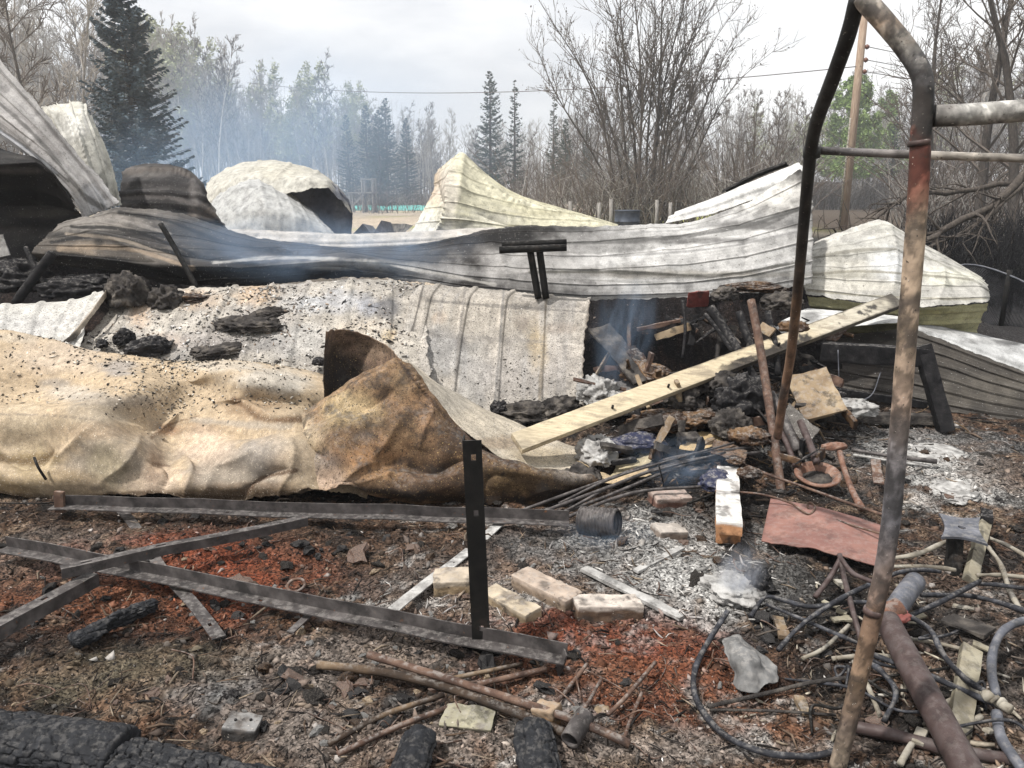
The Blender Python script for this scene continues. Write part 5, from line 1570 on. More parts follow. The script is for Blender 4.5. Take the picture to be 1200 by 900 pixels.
def hollow(name, pts, r, mat, parent=None, sides=28, wall=.006, prof=None, label=None, cat=None, open_end=True):
    """pipe with real wall thickness and an open far end"""
    pts = np.asarray(pts, float)
    n = len(pts)
    r = np.broadcast_to(np.asarray(r, float), (n,)).copy()
    q = np.concatenate([pts, pts[-1:], pts[::-1]])
    rr = np.concatenate([r, [r[-1] - wall * .5], r[::-1] - wall])
    q[n] = pts[-1] + (pts[-1] - pts[-2]) * .02
    b = MB()
    d = np.diff(pts, axis=0)
    d = d[0] / np.linalg.norm(d[0])
    up = np.array([0, 0, 1.0])
    u = np.cross(d, up)
    u /= np.linalg.norm(u)
    w = np.cross(d, u)
    ang = np.arange(sides) * 2 * math.pi / sides
    ring = np.cos(ang)[:, None] * u + np.sin(ang)[:, None] * w
    V = (q[:, None] + rr[:, None, None] * ring[None]).reshape(-1, 3)
    F = []
    for i in range(len(q) - 1):
        for j in range(sides):
            k = (j + 1) % sides
            F.append((i * sides + j, i * sides + k, (i + 1) * sides + k, (i + 1) * sides + j))
    b.add(V, F)
    o = b.build(name, mat, parent, True, loc=pts.mean(0) if parent is None else None)
    return tag(o, label, cat) if parent is None else o


def angle_bar(name, a, c, w, th, mat, label=None, cat=None, parent=None, mode='back', holes=(), zhint=(0, 0, 1)):
    """steel angle: one flange flat, the other upright ('back': upright at the far side; 'front': hanging at the near side). holes: (place 0..1, length m, on 'flat')"""
    a, c = np.array(a), np.array(c)
    L = float(np.linalg.norm(c - a))
    m = frame_mat(a, c - a, zhint)
    b = MB()
    y0, y1 = (-w, 0)
    segs, x = [], 0.0
    for (t, hl) in sorted(holes):
        s, e = t * L - hl / 2, t * L + hl / 2
        segs.append((x, s, None))
        segs.append((s, e, 'h'))
        x = e
    segs.append((x, L, None))
    for s, e, k in segs:
        if k is None:
            nseg = max(1, int((e - s) / .07))
            for q in range(nseg):
                s_, e_ = s + (e - s) * q / nseg, s + (e - s) * (q + 1) / nseg
                b.box(m @ Matrix.Translation(((s_ + e_) / 2, (y0 + y1) / 2, th / 2)), e_ - s_, w, th)
        else:
            hw = w * .26
            for yc, ww in ((y0 + (w - hw) / 4, (w - hw) / 2), (y1 - (w - hw) / 4, (w - hw) / 2)):
                b.box(m @ Matrix.Translation(((s + e) / 2, yc, th / 2)), e - s, ww, th)
    for q in range(30):
        xc, dx = L * (q + .5) / 30, L / 30
        if mode == 'back':
            b.box(m @ Matrix.Translation((xc, th / 2, w / 2)), dx, th, w)
        elif mode == 'front':
            b.box(m @ Matrix.Translation((xc, -w + th / 2, -w * .42)), dx, th, w * .84)
    inv = np.array(m.inverted())
    ax_ = np.array(m.to_3x3())
    sd_ = float(a[0] * 3.1 + a[1])
    for vv in b.v:                                        # heat has warped the bar
        lx = (vv @ inv[:3, :3].T + inv[:3, 3])[:, 0]
        wz = fbm(np.stack([lx * 2.2 + sd_, lx * 0, lx * 0], -1), 3, 5) * .016
        wy = fbm(np.stack([lx * 1.6 + sd_, lx * 0 + 4, lx * 0], -1), 3, 6) * .016
        vv += wz[:, None] * ax_[:, 2] + wy[:, None] * ax_[:, 1]
    o = b.build(name, mat, parent, False, loc=a if parent is None else None)
    return tag(o, label, cat) if parent is None else o


# ------------------------------------------------------------------ gate of bent pipes, right foreground
YG = 1.86
g0 = P(978, 915, YG)
gate = empty('pipe_gate', (g0[0], g0[1], gz(g0[0], g0[1])), 'tall gate frame of bent scorched pipes standing in the right foreground', 'pipe gate')


def pipe_part(name, pts, r, cols, n=60, sides=20, axis='y', seed=0, wob=.03, mat='pipe'):
    p = catmull(np.array(pts), n)
    b = MB()
    b.tube(p, r, sides, True, None, wob, seed)
    v = b.v[0]
    px, py = project(v)
    k = py if axis == 'y' else px
    k = k + 44 * fbm(v * 11 + seed, 5, seed + 5, .7)
    xs = [c[0] for c in cols]
    col = np.stack([np.interp(k, xs, [c[1][i] for c in cols]) for i in range(3)], -1)
    fl = sstep(-.02, .05, fbm(v * 30 + seed, 4, seed + 12, .6))[:, None]
    col = col * (.62 + .62 * fl)
    mot = fbm(v * 60 + seed, 3, seed + 6, .6)
    col = col * (1 + .55 * mot)[:, None]
    w = (sstep(.22, .40, fbm(v * 12 + 3, 4, seed + 8, .65)) * .75)[:, None]
    col = col * (1 - w) + np.array([.05, .042, .038]) * w
    b.c = [np.clip(col, .01, .8)]
    return b.build(name, M[mat], gate, True)


CH, PL, RU, CRM, STL, RST = (.03, .028, .028), (.29, .27, .24), (.13, .045, .032), (.31, .235, .17), (.13, .125, .135), (.22, .14, .095)
up_ = pipe_part('upright', [P(966, 950, YG), P(985, 885, YG), P(1014, 762, YG), P(1040, 640, YG), P(1054, 500, YG), P(1064, 380, YG), P(1075, 240, YG), P(1079, 160, YG), P(1082, 120, YG), P(1080, 88, YG), P(1064, 60, YG + .02), P(1040, 30, YG + .04), P(1010, -4, YG + .07)],
          .0228, [(-10, PL), (30, (.36, .27, .20)), (55, PL), (76, (.10, .095, .095)), (110, CH), (160, CH), (168, (.09, .05, .04)), (178, RU), (205, RU), (236, (.24, .13, .09)), (262, CRM), (400, CRM), (470, (.30, .22, .17)), (530, (.17, .155, .155)), (610, STL), (680, (.16, .12, .10)), (720, (.15, .095, .065)), (800, (.19, .13, .085)), (840, (.10, .075, .06)), (900, (.25, .20, .15))], 420, 32, wob=.05, seed=3)
for yy in (166, 716):
    q0, q1 = (P(1077, yy - 2, YG), P(1077, yy + 5, YG)) if yy < 300 else (P(1024, yy - 3, YG), P(1022, yy + 4, YG))
    b = MB()
    b.tube([q0, (q0 + q1) / 2, q1], [.0240, .0252, .0240], 24, True, (.07, .045, .04))
    b.build('joint_ring', M['pipe'], up_, True)
pipe_part('rear_pipe', [P(1006, -6, 1.93), P(994, 40, 2.0), P(976, 92, 2.12), P(958, 140, 2.3), P(950, 178, 2.46), P(943, 250, 2.66), P(934, 350, 2.95), P(926, 420, 3.15), P(917, 472, 3.3), P(911, 512, 3.42)],
          .0190, [(-10, (.02, .02, .02)), (280, (.022, .021, .02)), (330, (.05, .038, .03)), (365, (.15, .09, .055)), (480, (.17, .10, .065))], 70, 16, seed=7, wob=.05)
pipe_part('cross_pipe', [P(1094, 136, YG), P(1140, 134, YG - .01), P(1210, 129, YG - .03), P(1480, 112, YG - .10)], .0245,
          [(1090, (.09, .085, .08)), (1110, (.14, .13, .12)), (1140, (.34, .33, .31)), (1160, (.56, .54, .50)), (1330, (.60, .57, .53))], 50, 20, 'x', 11, .03)
pipe_part('rung', [P(954, 176, 2.47), P(1040, 180, 2.44), P(1120, 183, 2.4), P(1210, 186, 2.36), P(1478, 196, 1.78)], .0125,
          [(950, (.05, .045, .045)), (1020, (.12, .11, .11)), (1070, (.20, .18, .165)), (1130, (.40, .36, .31)), (1200, (.40, .36, .31))], 40, 14, 'x', 13, .05)
pipe_part('upright', [P(1478, 60, YG - .10), P(1484, 112, YG - .10), P(1452, 420, YG - .10), P(1400, 930, YG - .10)], .0228, [(0, CH), (160, CH), (240, CRM), (500, STL), (800, RST)], 120, 20, seed=17, wob=.05)
b = MB()
b.tube(PP([(952, 171, 2.46), (951, 184, 2.47)]), .026, 14, True, (.03, .03, .03))
b.build('collar', M['pipe'], gate, True)

# ------------------------------------------------------------------ steel angles in the left foreground
rail = empty('angle_iron_rack', H(330, 705, .05), 'long rusty steel angle frame with a black upright post, left foreground', 'steel frame')
a, c = H(8, 640, .07), H(664, 772, .05)
angle_bar('rail', a, c, .052, .005, M['steel'], parent=rail, mode='back', holes=[(.52, .02), (.75, .02)])
pb = H(565, 752, .07)
b = MB()
top = P(554, 516, pb[1] - .01)
m = frame_mat(pb, top - pb, (0, -1, 0))
Lp = float(np.linalg.norm(top - pb))
hz = [.055, Lp - .26, Lp - .06]
x = 0
for hp in sorted(hz):
    b.box(m @ Matrix.Translation(((x + hp - .011) / 2, 0, 0)), hp - .011 - x, .058, .006)
    for sy in (-1, 1):
        b.box(m @ Matrix.Translation((hp, sy * .0185, 0)), .022, .021, .006)
    x = hp + .011
b.box(m @ Matrix.Translation(((x + Lp) / 2, 0, 0)), Lp - x, .058, .006)
b.box(m @ Matrix.Translation((Lp / 2, .032, -.029)), Lp, .006, .064)
b.build('post', M['steel_dark'], rail)
e = H(657, 778, .035)
b = MB()
b.box(frame_mat(e, (.25, -.12, 1), (1, .2, 0)), .115, .05, .006)
ep = b.build('end_plate', M['steel'], rail)
b = MB()
b.tube([e + np.array([.004, -.012, -.03]), e + np.array([.004, -.022, -.03])], .009, 10)
b.build('bolt', M['steel_dark'], ep)
a, c = H(452, 742, .02), H(655, 790, .0)
angle_bar('lower_rail', H(445, 728, .0), H(640, 775, -.01), .04, .005, M['steel_dark'], parent=rail, mode='front')

angle_bar('steel_angle', H(64, 592, .06), H(667, 612, .06), .056, .005, M['steel'], 'long straight steel angle lying along the foot of the scorched tan sheet', 'steel angle', mode='back', holes=[(.1, .018), (.35, .018), (.62, .018), (.95, .018)])
b = MB()
b.box(frame_mat(H(70, 588, .09), (.1, 0, 1), (0, -1, 0)), .11, .045, .02)
tag(b.build('steel_stub', M['rust']), 'short rusty stub standing at the left end of the long straight angle', 'metal stub')
angle_bar('steel_angle', H(70, 664, .16), H(356, 604, .10), .042, .005, M['steel'], 'slotted steel angle crossing over the long frame rail', 'steel angle', mode='front', holes=[(.09, .04), (.37, .04)])
angle_bar('steel_angle', H(-60, 757, .10), H(102, 672, .10), .055, .006, M['steel'], 'heavy steel angle running off the left edge under the slotted one', 'steel angle', mode='front', holes=[(.6, .03)])
angle_bar('flat_bar', H(148, 598, .015), H(262, 746, .035), .048, .005, M['steel'], 'flat steel strip with a square hole lying on the red oxide ground', 'steel strip', mode='flat', holes=[(.93, .022)])
angle_bar('flat_bar', H(592, 612, .03), H(456, 727, .03), .05, .005, M['ashy'], 'ash-covered flat strip slanting beside the black upright post', 'steel strip', mode='flat')
rod('steel_rod', HP([(-30, 640, .05), (10, 640, .05), (34, 645, .04)]), .012, M['steel_dark'], 'short black rod end at the left edge beside the frame rail', 'rod')
rod('thin_wire', HP([(-20, 589, .06), (40, 590, .06), (68, 588, .07)]), .004, M['steel_dark'], 'thin dark wire at the left edge below the tan sheet', 'wire', sides=5)
b = MB()
ring = H(347, 686, .02)
t = np.linspace(0, 2 * math.pi, 25)
b.tube(np.stack([ring[0] + .035 * np.cos(t), ring[1] + .035 * np.sin(t), ring[2] + .01 * np.sin(t)], -1), .007, 7, False)
tag(b.build('iron_ring', M['rust'], None, True), 'small rusty iron ring lying near the frame rail', 'ring')
slab('steel_bracket', H(340, 740, .03), H(366, 716, .03), .03, .006, M['steel'], 'small bent steel bracket under the middle of the frame rail', 'bracket', nz=.002)

# ------------------------------------------------------------------ the plank
pa, pc = P(606, 517, 4.10), P(1052, 350, 5.70)


def plank_tint(loc, v):
    L = float(np.linalg.norm(pc - pa))
    t = loc[:, 0] / L + .5
    n = fbm(v * 6, 4, 3)
    n2 = fbm(v * 16, 4, 4)
    c = np.array([.50, .42, .29]) * (1 + .12 * n[:, None])
    pale = np.array([.45, .41, .33])
    k = sstep(.62, .80, t + .08 * n)[:, None]
    c = c * (1 - k) + pale * k
    low = sstep(.01, -.035, loc[:, 1]) * sstep(.40, .5, t + .06 * n) * sstep(.72, .62, t + .05 * n)
    k = np.clip(sstep(.05, .3, n2 + .9 * low - .12), 0, 1)[:, None] * sstep(.40, .5, t)[:, None]
    c = c * (1 - k) + np.array([.035, .03, .025]) * k
    k = sstep(.22, .5, n2)[:, None] * sstep(.6, .7, t)[:, None] * .8
    c = c * (1 - k) + np.array([.07, .065, .06]) * k
    k = (sstep(.12, .4, fbm(v * np.array([5, 30, 30]), 4, 12)) * .6)[:, None]
    c = c * (1 - k) + np.array([.20, .165, .125]) * k
    k = (sstep(-.012, -.017, loc[:, 2]) * .8)[:, None]  # underside shade painted as a darker brown
    c = c * (1 - k) + np.array([.10, .055, .03]) * k
    k = (sstep(.90, .985, t + .05 * n2) * .85)[:, None]
    c = c * (1 - k) + np.array([.04, .036, .032]) * k
    k = (sstep(.049, .060, np.abs(loc[:, 1]) + .012 * n2) * .75 * sstep(.25, .45, t + .1 * n))[:, None]
    c = c * (1 - k) + np.array([.05, .042, .035]) * k
    k = sstep(.06, .0, t + .02 * n)[:, None] * .35
    return c * (1 - k) + np.array([.30, .26, .2]) * k


plank = slab('timber_plank', pa, pc, .125, .042, M['wood'], 'long pale timber plank slanting up to the right over the debris', 'plank', roll=rad(34), n=(220, 16, 5), rnd=.10, nz=.004, fq=8, seed=2, tint=plank_tint)
for t in (.2, .33, .62):
    q = pa + (pc - pa) * t + np.array([.0, -.035, .004])
    b = MB()
    b.tube([q + np.array([0, .02, -.015]), q + np.array([0, -.004, .006])], .008, 8)
    b.build('nail', M['steel_dark'], plank)
v, f = lump(P(930, 384, 4.92), .10, .06, .045, 4, .5, 2.2, 5)
tag(mesh_obj('rag_knot', v, f, M['brown_wad'], None, True), 'tan rag knotted where the thin black pipe crosses the plank', 'rag')

# ------------------------------------------------------------------ bricks and blocks
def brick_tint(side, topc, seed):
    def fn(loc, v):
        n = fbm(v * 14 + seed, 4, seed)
        k = sstep(.25, .6, (loc[:, 2] / max(1e-6, np.abs(loc[:, 2]).max()) + .4 * n))[:, None]  # paler top, darker sides: light from above painted in, besides ash and scorch
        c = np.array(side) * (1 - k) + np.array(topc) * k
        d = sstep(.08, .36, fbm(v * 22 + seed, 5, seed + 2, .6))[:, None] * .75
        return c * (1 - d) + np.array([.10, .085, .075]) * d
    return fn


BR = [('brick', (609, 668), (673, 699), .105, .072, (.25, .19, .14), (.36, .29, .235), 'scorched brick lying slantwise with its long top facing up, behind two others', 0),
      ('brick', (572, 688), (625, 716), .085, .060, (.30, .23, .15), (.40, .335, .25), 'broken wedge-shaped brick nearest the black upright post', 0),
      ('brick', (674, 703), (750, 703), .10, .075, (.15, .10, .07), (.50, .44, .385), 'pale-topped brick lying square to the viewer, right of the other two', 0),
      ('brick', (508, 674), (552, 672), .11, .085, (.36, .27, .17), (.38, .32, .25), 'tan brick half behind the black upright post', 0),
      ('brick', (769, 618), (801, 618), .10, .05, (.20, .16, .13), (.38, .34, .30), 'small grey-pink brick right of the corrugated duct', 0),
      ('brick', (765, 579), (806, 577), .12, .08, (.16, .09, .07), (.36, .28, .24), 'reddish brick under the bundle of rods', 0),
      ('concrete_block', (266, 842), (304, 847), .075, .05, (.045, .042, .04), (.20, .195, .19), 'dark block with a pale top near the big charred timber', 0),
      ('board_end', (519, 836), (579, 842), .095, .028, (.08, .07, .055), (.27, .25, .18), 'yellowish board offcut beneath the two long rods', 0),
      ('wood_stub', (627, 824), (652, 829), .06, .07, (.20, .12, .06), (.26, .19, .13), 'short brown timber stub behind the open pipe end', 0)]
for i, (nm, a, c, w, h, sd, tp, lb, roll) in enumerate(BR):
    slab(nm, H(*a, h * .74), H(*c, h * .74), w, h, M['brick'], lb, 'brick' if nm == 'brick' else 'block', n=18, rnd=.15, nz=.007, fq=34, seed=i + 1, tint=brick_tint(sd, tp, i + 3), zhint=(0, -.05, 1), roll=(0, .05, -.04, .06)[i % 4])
o = [q for q in bpy.data.objects if q.name == 'concrete_block'][0]
for k in range(3):
    q = H(276 + 9 * k, 843.5, .038)
    b = MB()
    b.tube([q + np.array([0, .0, -.01]), q + np.array([0, 0, .0025])], .0045, 8)
    b.build('core_hole', M['char'], o)
WT = brick_tint((.40, .21, .11), (.60, .58, .55), 21)
slab('brick', H(855, 612, .15), H(853, 577, .15), .115, .062, M['brick'], 'nearest ash-whitened brick on top of the low brick stack', 'brick', n=9, rnd=.12, nz=.005, seed=31, tint=WT)
slab('brick', H(853, 575, .15), H(853, 546, .15), .115, .062, M['brick'], 'ash-whitened brick at the back of the low brick stack', 'brick', n=9, rnd=.12, nz=.005, seed=32, tint=WT)
slab('brick', H(854, 622, .075), H(853, 592, .075), .11, .066, M['brick'], 'orange-brown brick at the bottom of the low brick stack', 'brick', n=9, rnd=.14, nz=.006, seed=33, tint=brick_tint((.36, .18, .09), (.34, .22, .14), 25))

# ------------------------------------------------------------------ duct, pipe end, rods
a, c = H(681, 610, .065), H(724, 613, .065)
n = 46
t = np.linspace(0, 1, n)[:, None]
hollow('corrugated_duct', a * (1 - t) + c * t, .066 + .0045 * np.sin(np.arange(n) * 2 * math.pi / 4.2), M['steel'], None, 36, .005, label='short open corrugated metal duct lying beside the end of the straight angle', cat='duct')
a, c = H(686, 838, .06), H(668, 868, .04)
t = np.linspace(0, 1, 5)[:, None]
hollow('pipe_stub', a * (1 - t) + c * t, .030, M['steel'], None, 28, .006, label='short grey pipe with its open end towards the viewer', cat='pipe')
ROD = [([(432, 767, .05), (520, 794, .05), (610, 823, .05), (684, 848, .05), (738, 872, .02)], .0135, 'rust', 'upper of the two long rusty rods in the foreground', 'rod'),
       ([(372, 779, .03), (450, 788, .04), (527, 807, .04), (600, 834, .04), (664, 860, .03)], .0145, 'burnt_stick', 'lower tan-brown rod of the two long foreground rods', 'rod'),
       ([(385, 872, .02), (450, 838, .02), (520, 814, .03)], .009, 'burnt_stick', 'thin tan stick left of the foreground boards', 'stick'),
       ([(395, 884, .02), (470, 850, .02), (545, 822, .02)], .009, 'rust', 'thin rusty stick nearest the left rounded log end', 'stick'),
       ([(560, 802, .02), (640, 784, .03)], .010, 'rust', 'short rusty rod under the end of the frame rail', 'rod'),
       ([(520, 797, .02), (612, 778, .03)], .008, 'burnt_stick', 'thin brown rod just under the frame rail', 'rod'),
       ([(768, 776, .05), (735, 815, .03), (712, 838, .02)], .007, 'rust', 'thin rusty spike lying across the right red oxide patch', 'spike'),
       ([(752, 812, .03), (738, 846, .02), (730, 870, .02)], .006, 'rust', 'short rusty spike close to the right rounded log end', 'spike'),
       ([(688, 778, .03), (668, 804, .02), (650, 826, .02)], .007, 'rust', 'thin rusty rod right of the frame end plate', 'rod'),
       ([(705, 795, .03), (690, 822, .02), (676, 842, .02)], .006, 'rust', 'thin rusty rod right of the wood stub', 'rod')]
for i, (pts, r, mt, lb, ct) in enumerate(ROD):
    rod('metal_rod' if ct != 'stick' else 'charred_stick', HP(pts), r, M[mt], lb, ct, seed=i, wob=.12)
# bundle of thin rods
bd = [([(612, 598, .06), (700, 566, .10), (790, 536, .14), (880, 524, .16)], .009), ([(620, 606, .06), (705, 574, .10), (795, 542, .14), (890, 530, .15)], .010),
      ([(640, 608, .05), (710, 582, .09), (800, 546, .12), (870, 532, .15)], .009), ([(650, 612, .05), (740, 578, .08), (826, 570, .09)], .009), ([(660, 600, .08), (740, 560, .12), (850, 530, .17)], .007), ([(655, 590, .07), (730, 556, .13), (860, 519, .18)], .007)]
bun = empty('rod_bundle', H(740, 570, .08), 'bundle of thin rusty rods lying from the duct up to the brick stack', 'rod bundle')
for i, (pts, r) in enumerate(bd):
    rod('thin_rod', HP(pts), r, M['steel'], None, None, seed=i, parent=bun, wob=.08)
rod('wire_tie', HP([(772, 545, .17), (776, 560, .10), (778, 572, .03)]), .004, M['steel_dark'], None, None, parent=bun)

# ------------------------------------------------------------------ oxide-red panel with the hooked wire over it
q = [H(903, 584, .10), H(1034, 616, .08), H(1028, 664, .05), H(892, 632, .05)]
U, V = np.meshgrid(np.linspace(0, 1, 50), np.linspace(0, 1, 26))
G = (q[3][None, None] * ((1 - U) * (1 - V))[..., None] + q[2] * (U * (1 - V))[..., None] + q[1] * (U * V)[..., None] + q[0] * ((1 - U) * V)[..., None])
G[..., 2] += .012 * fbm(G * 4, 3, 4) + .02 * np.sin(U * 3.1)
ee = np.exp(-V / .05) * .012
G[..., 1] -= ee * (1 + 2 * fbm(G * 30, 2, 8))
o = mesh_obj('red_metal_sheet', G.reshape(-1, 3), grid_faces(26, 50), M['redpanel'], None, True)
o.modifiers.new('thickness', 'SOLIDIFY').thickness = .006
tag(o, 'oxide-red metal panel lying on the rubble left of the gate upright', 'metal panel')
rod('hooked_wire', HP([(838, 575, .13), (890, 579, .14), (925, 589, .13), (942, 600, .13), (950, 602, .13), (955, 594, .14), (949, 589, .15), (947, 595, .13), (962, 603, .12), (1000, 616, .11), (1034, 626, .11)]), .0055, M['rust'], 'rusty wire twisted into a loop across the red panel', 'wire', 90, 7, .05)
rod('iron_rod', HP([(862, 540, .12), (900, 556, .12), (940, 570, .10), (990, 588, .10), (1036, 604, .09)]), .008, M['rust'], 'rusty rod running from the brick stack past the rusty bowl', 'rod', 30, 7, .1)
rod('bent_wire', HP([(806, 590, .05), (838, 578, .06), (846, 574, .1)]), .007, M['steel_dark'], 'dark wire end left of the brick stack', 'wire')
# rusty bowl
c0 = H(957, 566, .05)
prof = [(.001, .012), (.055, .012), (.075, .022), (.090, .045), (.112, .052), (.122, .048), (.122, .042), (.108, .040), (.095, .034), (.08, .010), (.055, .0), (.001, .0)]
ns = 40
V, F = [], []
for r, z in prof:
    for j in range(ns):
        an = 2 * math.pi * j / ns
        V.append((r * math.cos(an) * (1 + .02 * math.sin(3 * an)), r * math.sin(an), z * 1.3))
for i in range(len(prof) - 1):
    for j in range(ns):
        k = (j + 1) % ns
        F.append((i * ns + j, (i + 1) * ns + j, (i + 1) * ns + k, i * ns + k))
M['rust_or'] = mk('orange_rust', [(.25, (.085, .045, .032)), (.5, (.17, .088, .06)), (.75, (.29, .19, .145))], scale=20, rough=.85, bump=.4, bscale=80, spec=.2, dirt=.35, sooty=.6)
o = mesh_obj('iron_bowl', np.array(V), F, M['rust_or'], None, True)
o.location = tuple(c0)
o.rotation_euler = (rad(14), rad(-4), 0)
tag(o, 'orange-rusted shallow iron bowl full of ash, above the red panel', 'bowl')
v, f = lump((0, 0, .022), .08, .08, .02, 4, .5, 4, 9)
ash_o = mesh_obj('ash_fill', v, f, M['insul'], None, True)
ash_o.location = o.location
ash_o.rotation_euler = o.rotation_euler
tag(ash_o, 'grey ash and char lying in the rusty bowl', 'ash')
# axe-like rusty tool
tool = empty('rusty_hatchet', H(985, 545, .05), 'rust-coated hatchet lying head up beside the rusty bowl', 'hatchet')
rod('handle', HP([(984, 530, .12), (990, 552, .09), (1000, 578, .06), (1010, 596, .04)]), [.018, .016, .017, .019], M['rust_or'], None, None, parent=tool, wob=.12)
v, f = lump(H(978, 524, .13), .075, .03, .03, 4, .35, 2.0, 15)
mesh_obj('head', v, f, M['rust_or'], tool, True)
rod('metal_rod', HP([(998, 527, .06), (1040, 534, .06), (1098, 541, .05)]), [.012, .012, .016], M['steel'], 'straight grey rod with a rusty end behind the gate upright', 'rod')
rod('metal_rod', HP([(1000, 533, .04), (1050, 541, .03), (1090, 546, .02)]), .008, M['ashy'], 'ash-grey thin rod just below the rod with the rusty end', 'rod')
slab('rusty_scrap', P(1026, 538, 4.0), P(1030, 566, 3.8), .05, .01, M['rust'], 'small rusty plate leaning right of the hatchet', 'metal scrap', nz=.006)

# ------------------------------------------------------------------ trestle at the right
YT = 5.25
tr = empty('trestle', (P(1030, 480, YT)[0], YT, 0), 'blackened trestle frame standing before the dark sooty sheet', 'trestle')
slab('top_bar', P(962, 401, YT), P(1088, 408, YT - .05), .10, .13, M['char'], None, None, n=10, nz=.008, parent=tr)
slab('leg', P(968, 405, YT - .02), P(962, 472, YT + .02), .09, .06, M['char'], None, None, n=8, nz=.008, parent=tr, zhint=(0, -1, 0))
slab('leg', P(1084, 404, YT - .08), P(1112, 506, YT - .25), .10, .08, M['char'], None, None, n=9, nz=.010, parent=tr, zhint=(0, -1, 0))
slab('stretcher', P(966, 452, YT), P(1086, 470, YT), .06, .05, M['char'], None, None, n=9, nz=.006, parent=tr)
slab('foot', P(930, 482, YT - .05), P(1104, 486, YT - .12), .08, .07, M['insul'], None, None, n=12, nz=.010, parent=tr)
rod('hanging_wire', PP([(1032, 436, 5.2), (1022, 462, 5.15), (1004, 470, 5.1), (990, 466, 5.1)]), .004, M['bluegrey'], 'thin grey wire drooping under the trestle', 'wire', 20, 5)
rod('hanging_wire', PP([(982, 410, 5.15), (983, 440, 5.12), (984, 468, 5.1)]), .004, M['bluegrey'], 'thin wire hanging straight down inside the trestle', 'wire', 12, 5)

# ------------------------------------------------------------------ debris heap between the cream sheet and the trestle
HEAP = [
    ('rusty_pole', [(880, 352, 4.75), (888, 392, 4.62), (896, 440, 4.48), (908, 520, 4.18), (917, 588, 3.95)], .026, 'rust', 'rusty pole passing behind the plank down to the red panel', 'pole'),
    ('charred_pole', [(832, 360, 5.3), (850, 388, 5.2), (870, 420, 5.0), (888, 452, 4.9)], .034, 'char', 'thick charred pole slanting down to the plank from the upper left', 'pole'),
    ('charred_pole', [(866, 366, 5.4), (874, 390, 5.3), (884, 414, 5.2)], .028, 'char', 'shorter charred pole just left of the rusty pole', 'pole'),
    ('charred_pole', [(826, 368, 5.2), (842, 388, 5.1), (858, 412, 5.0)], .014, 'char', 'thin charred stick left of the thick charred pole', 'pole'),
    ('steel_tube', [(903, 461, 4.5), (918, 490, 4.35), (935, 528, 4.15)], .027, 'steel', 'grey steel tube lying right of the rusty pole', 'tube'),
    ('steel_tube', [(905, 488, 4.4), (920, 515, 4.25), (932, 546, 4.05)], .017, 'brownpipe', 'thin dark tube under the grey steel tube', 'tube'),
    ('steel_tube', [(938, 494, 4.3), (948, 518, 4.15), (957, 542, 4.0)], .021, 'brownpipe', 'brown tube slanting down to the rusty bowl', 'tube'),
    ('charred_pole', [(800, 352, 5.6), (803, 385, 5.5), (800, 420, 5.4)], .012, 'char', 'thin upright charred stick in the hollow', 'pole'),
    ('charred_pole', [(846, 372, 5.35), (842, 408, 5.2), (838, 432, 5.1)], .016, 'insul', 'grey upright stick in front of the dark hollow', 'pole'),
    ('charred_pole', [(900, 366, 5.3), (908, 404, 5.1), (912, 440, 5.0)], .022, 'char', 'charred stick behind the thin black gate pipe', 'pole'),
    ('charred_stick', [(784, 512, 4.7), (812, 520, 4.55), (838, 512, 4.5)], .010, 'ashy', 'ash-white stick on the blue tarp scrap', 'stick'),
    ('charred_stick', [(722, 460, 5.0), (748, 472, 4.9), (772, 466, 4.9)], .012, 'ashy', 'ash-grey stick in the hollow above the plank', 'stick'),
    ('leaning_pole', [(188, 262, 6.0), (208, 296, 5.95), (232, 340, 5.85)], .020, 'steel_dark', 'thin dark pole leaning on the sooty end of the long roof sheet', 'pole'),
    ('leaning_pole', [(62, 296, 6.0), (40, 325, 5.95), (18, 356, 5.9)], .035, 'char', 'charred pole slanting in the black hollow at the left edge', 'pole'),
    ('leaning_pole', [(30, 290, 6.1), (44, 320, 6.0), (60, 350, 5.9)], .020, 'char', 'thin charred pole crossing another in the left hollow', 'pole'),
    ('black_spike', [(40, 536, 3.78), (45, 548, 3.75), (54, 562, 3.76)], .007, 'steel_dark', 'small black spike sticking out of the tan sheet at the left', 'spike')]
for i, (nm, pts, r, mt, lb, ct) in enumerate(HEAP):
    rod(nm, PP(pts), r, M[mt], lb, ct, seed=i + 3, wob=.16 if mt in ('char', 'insul') else .07)
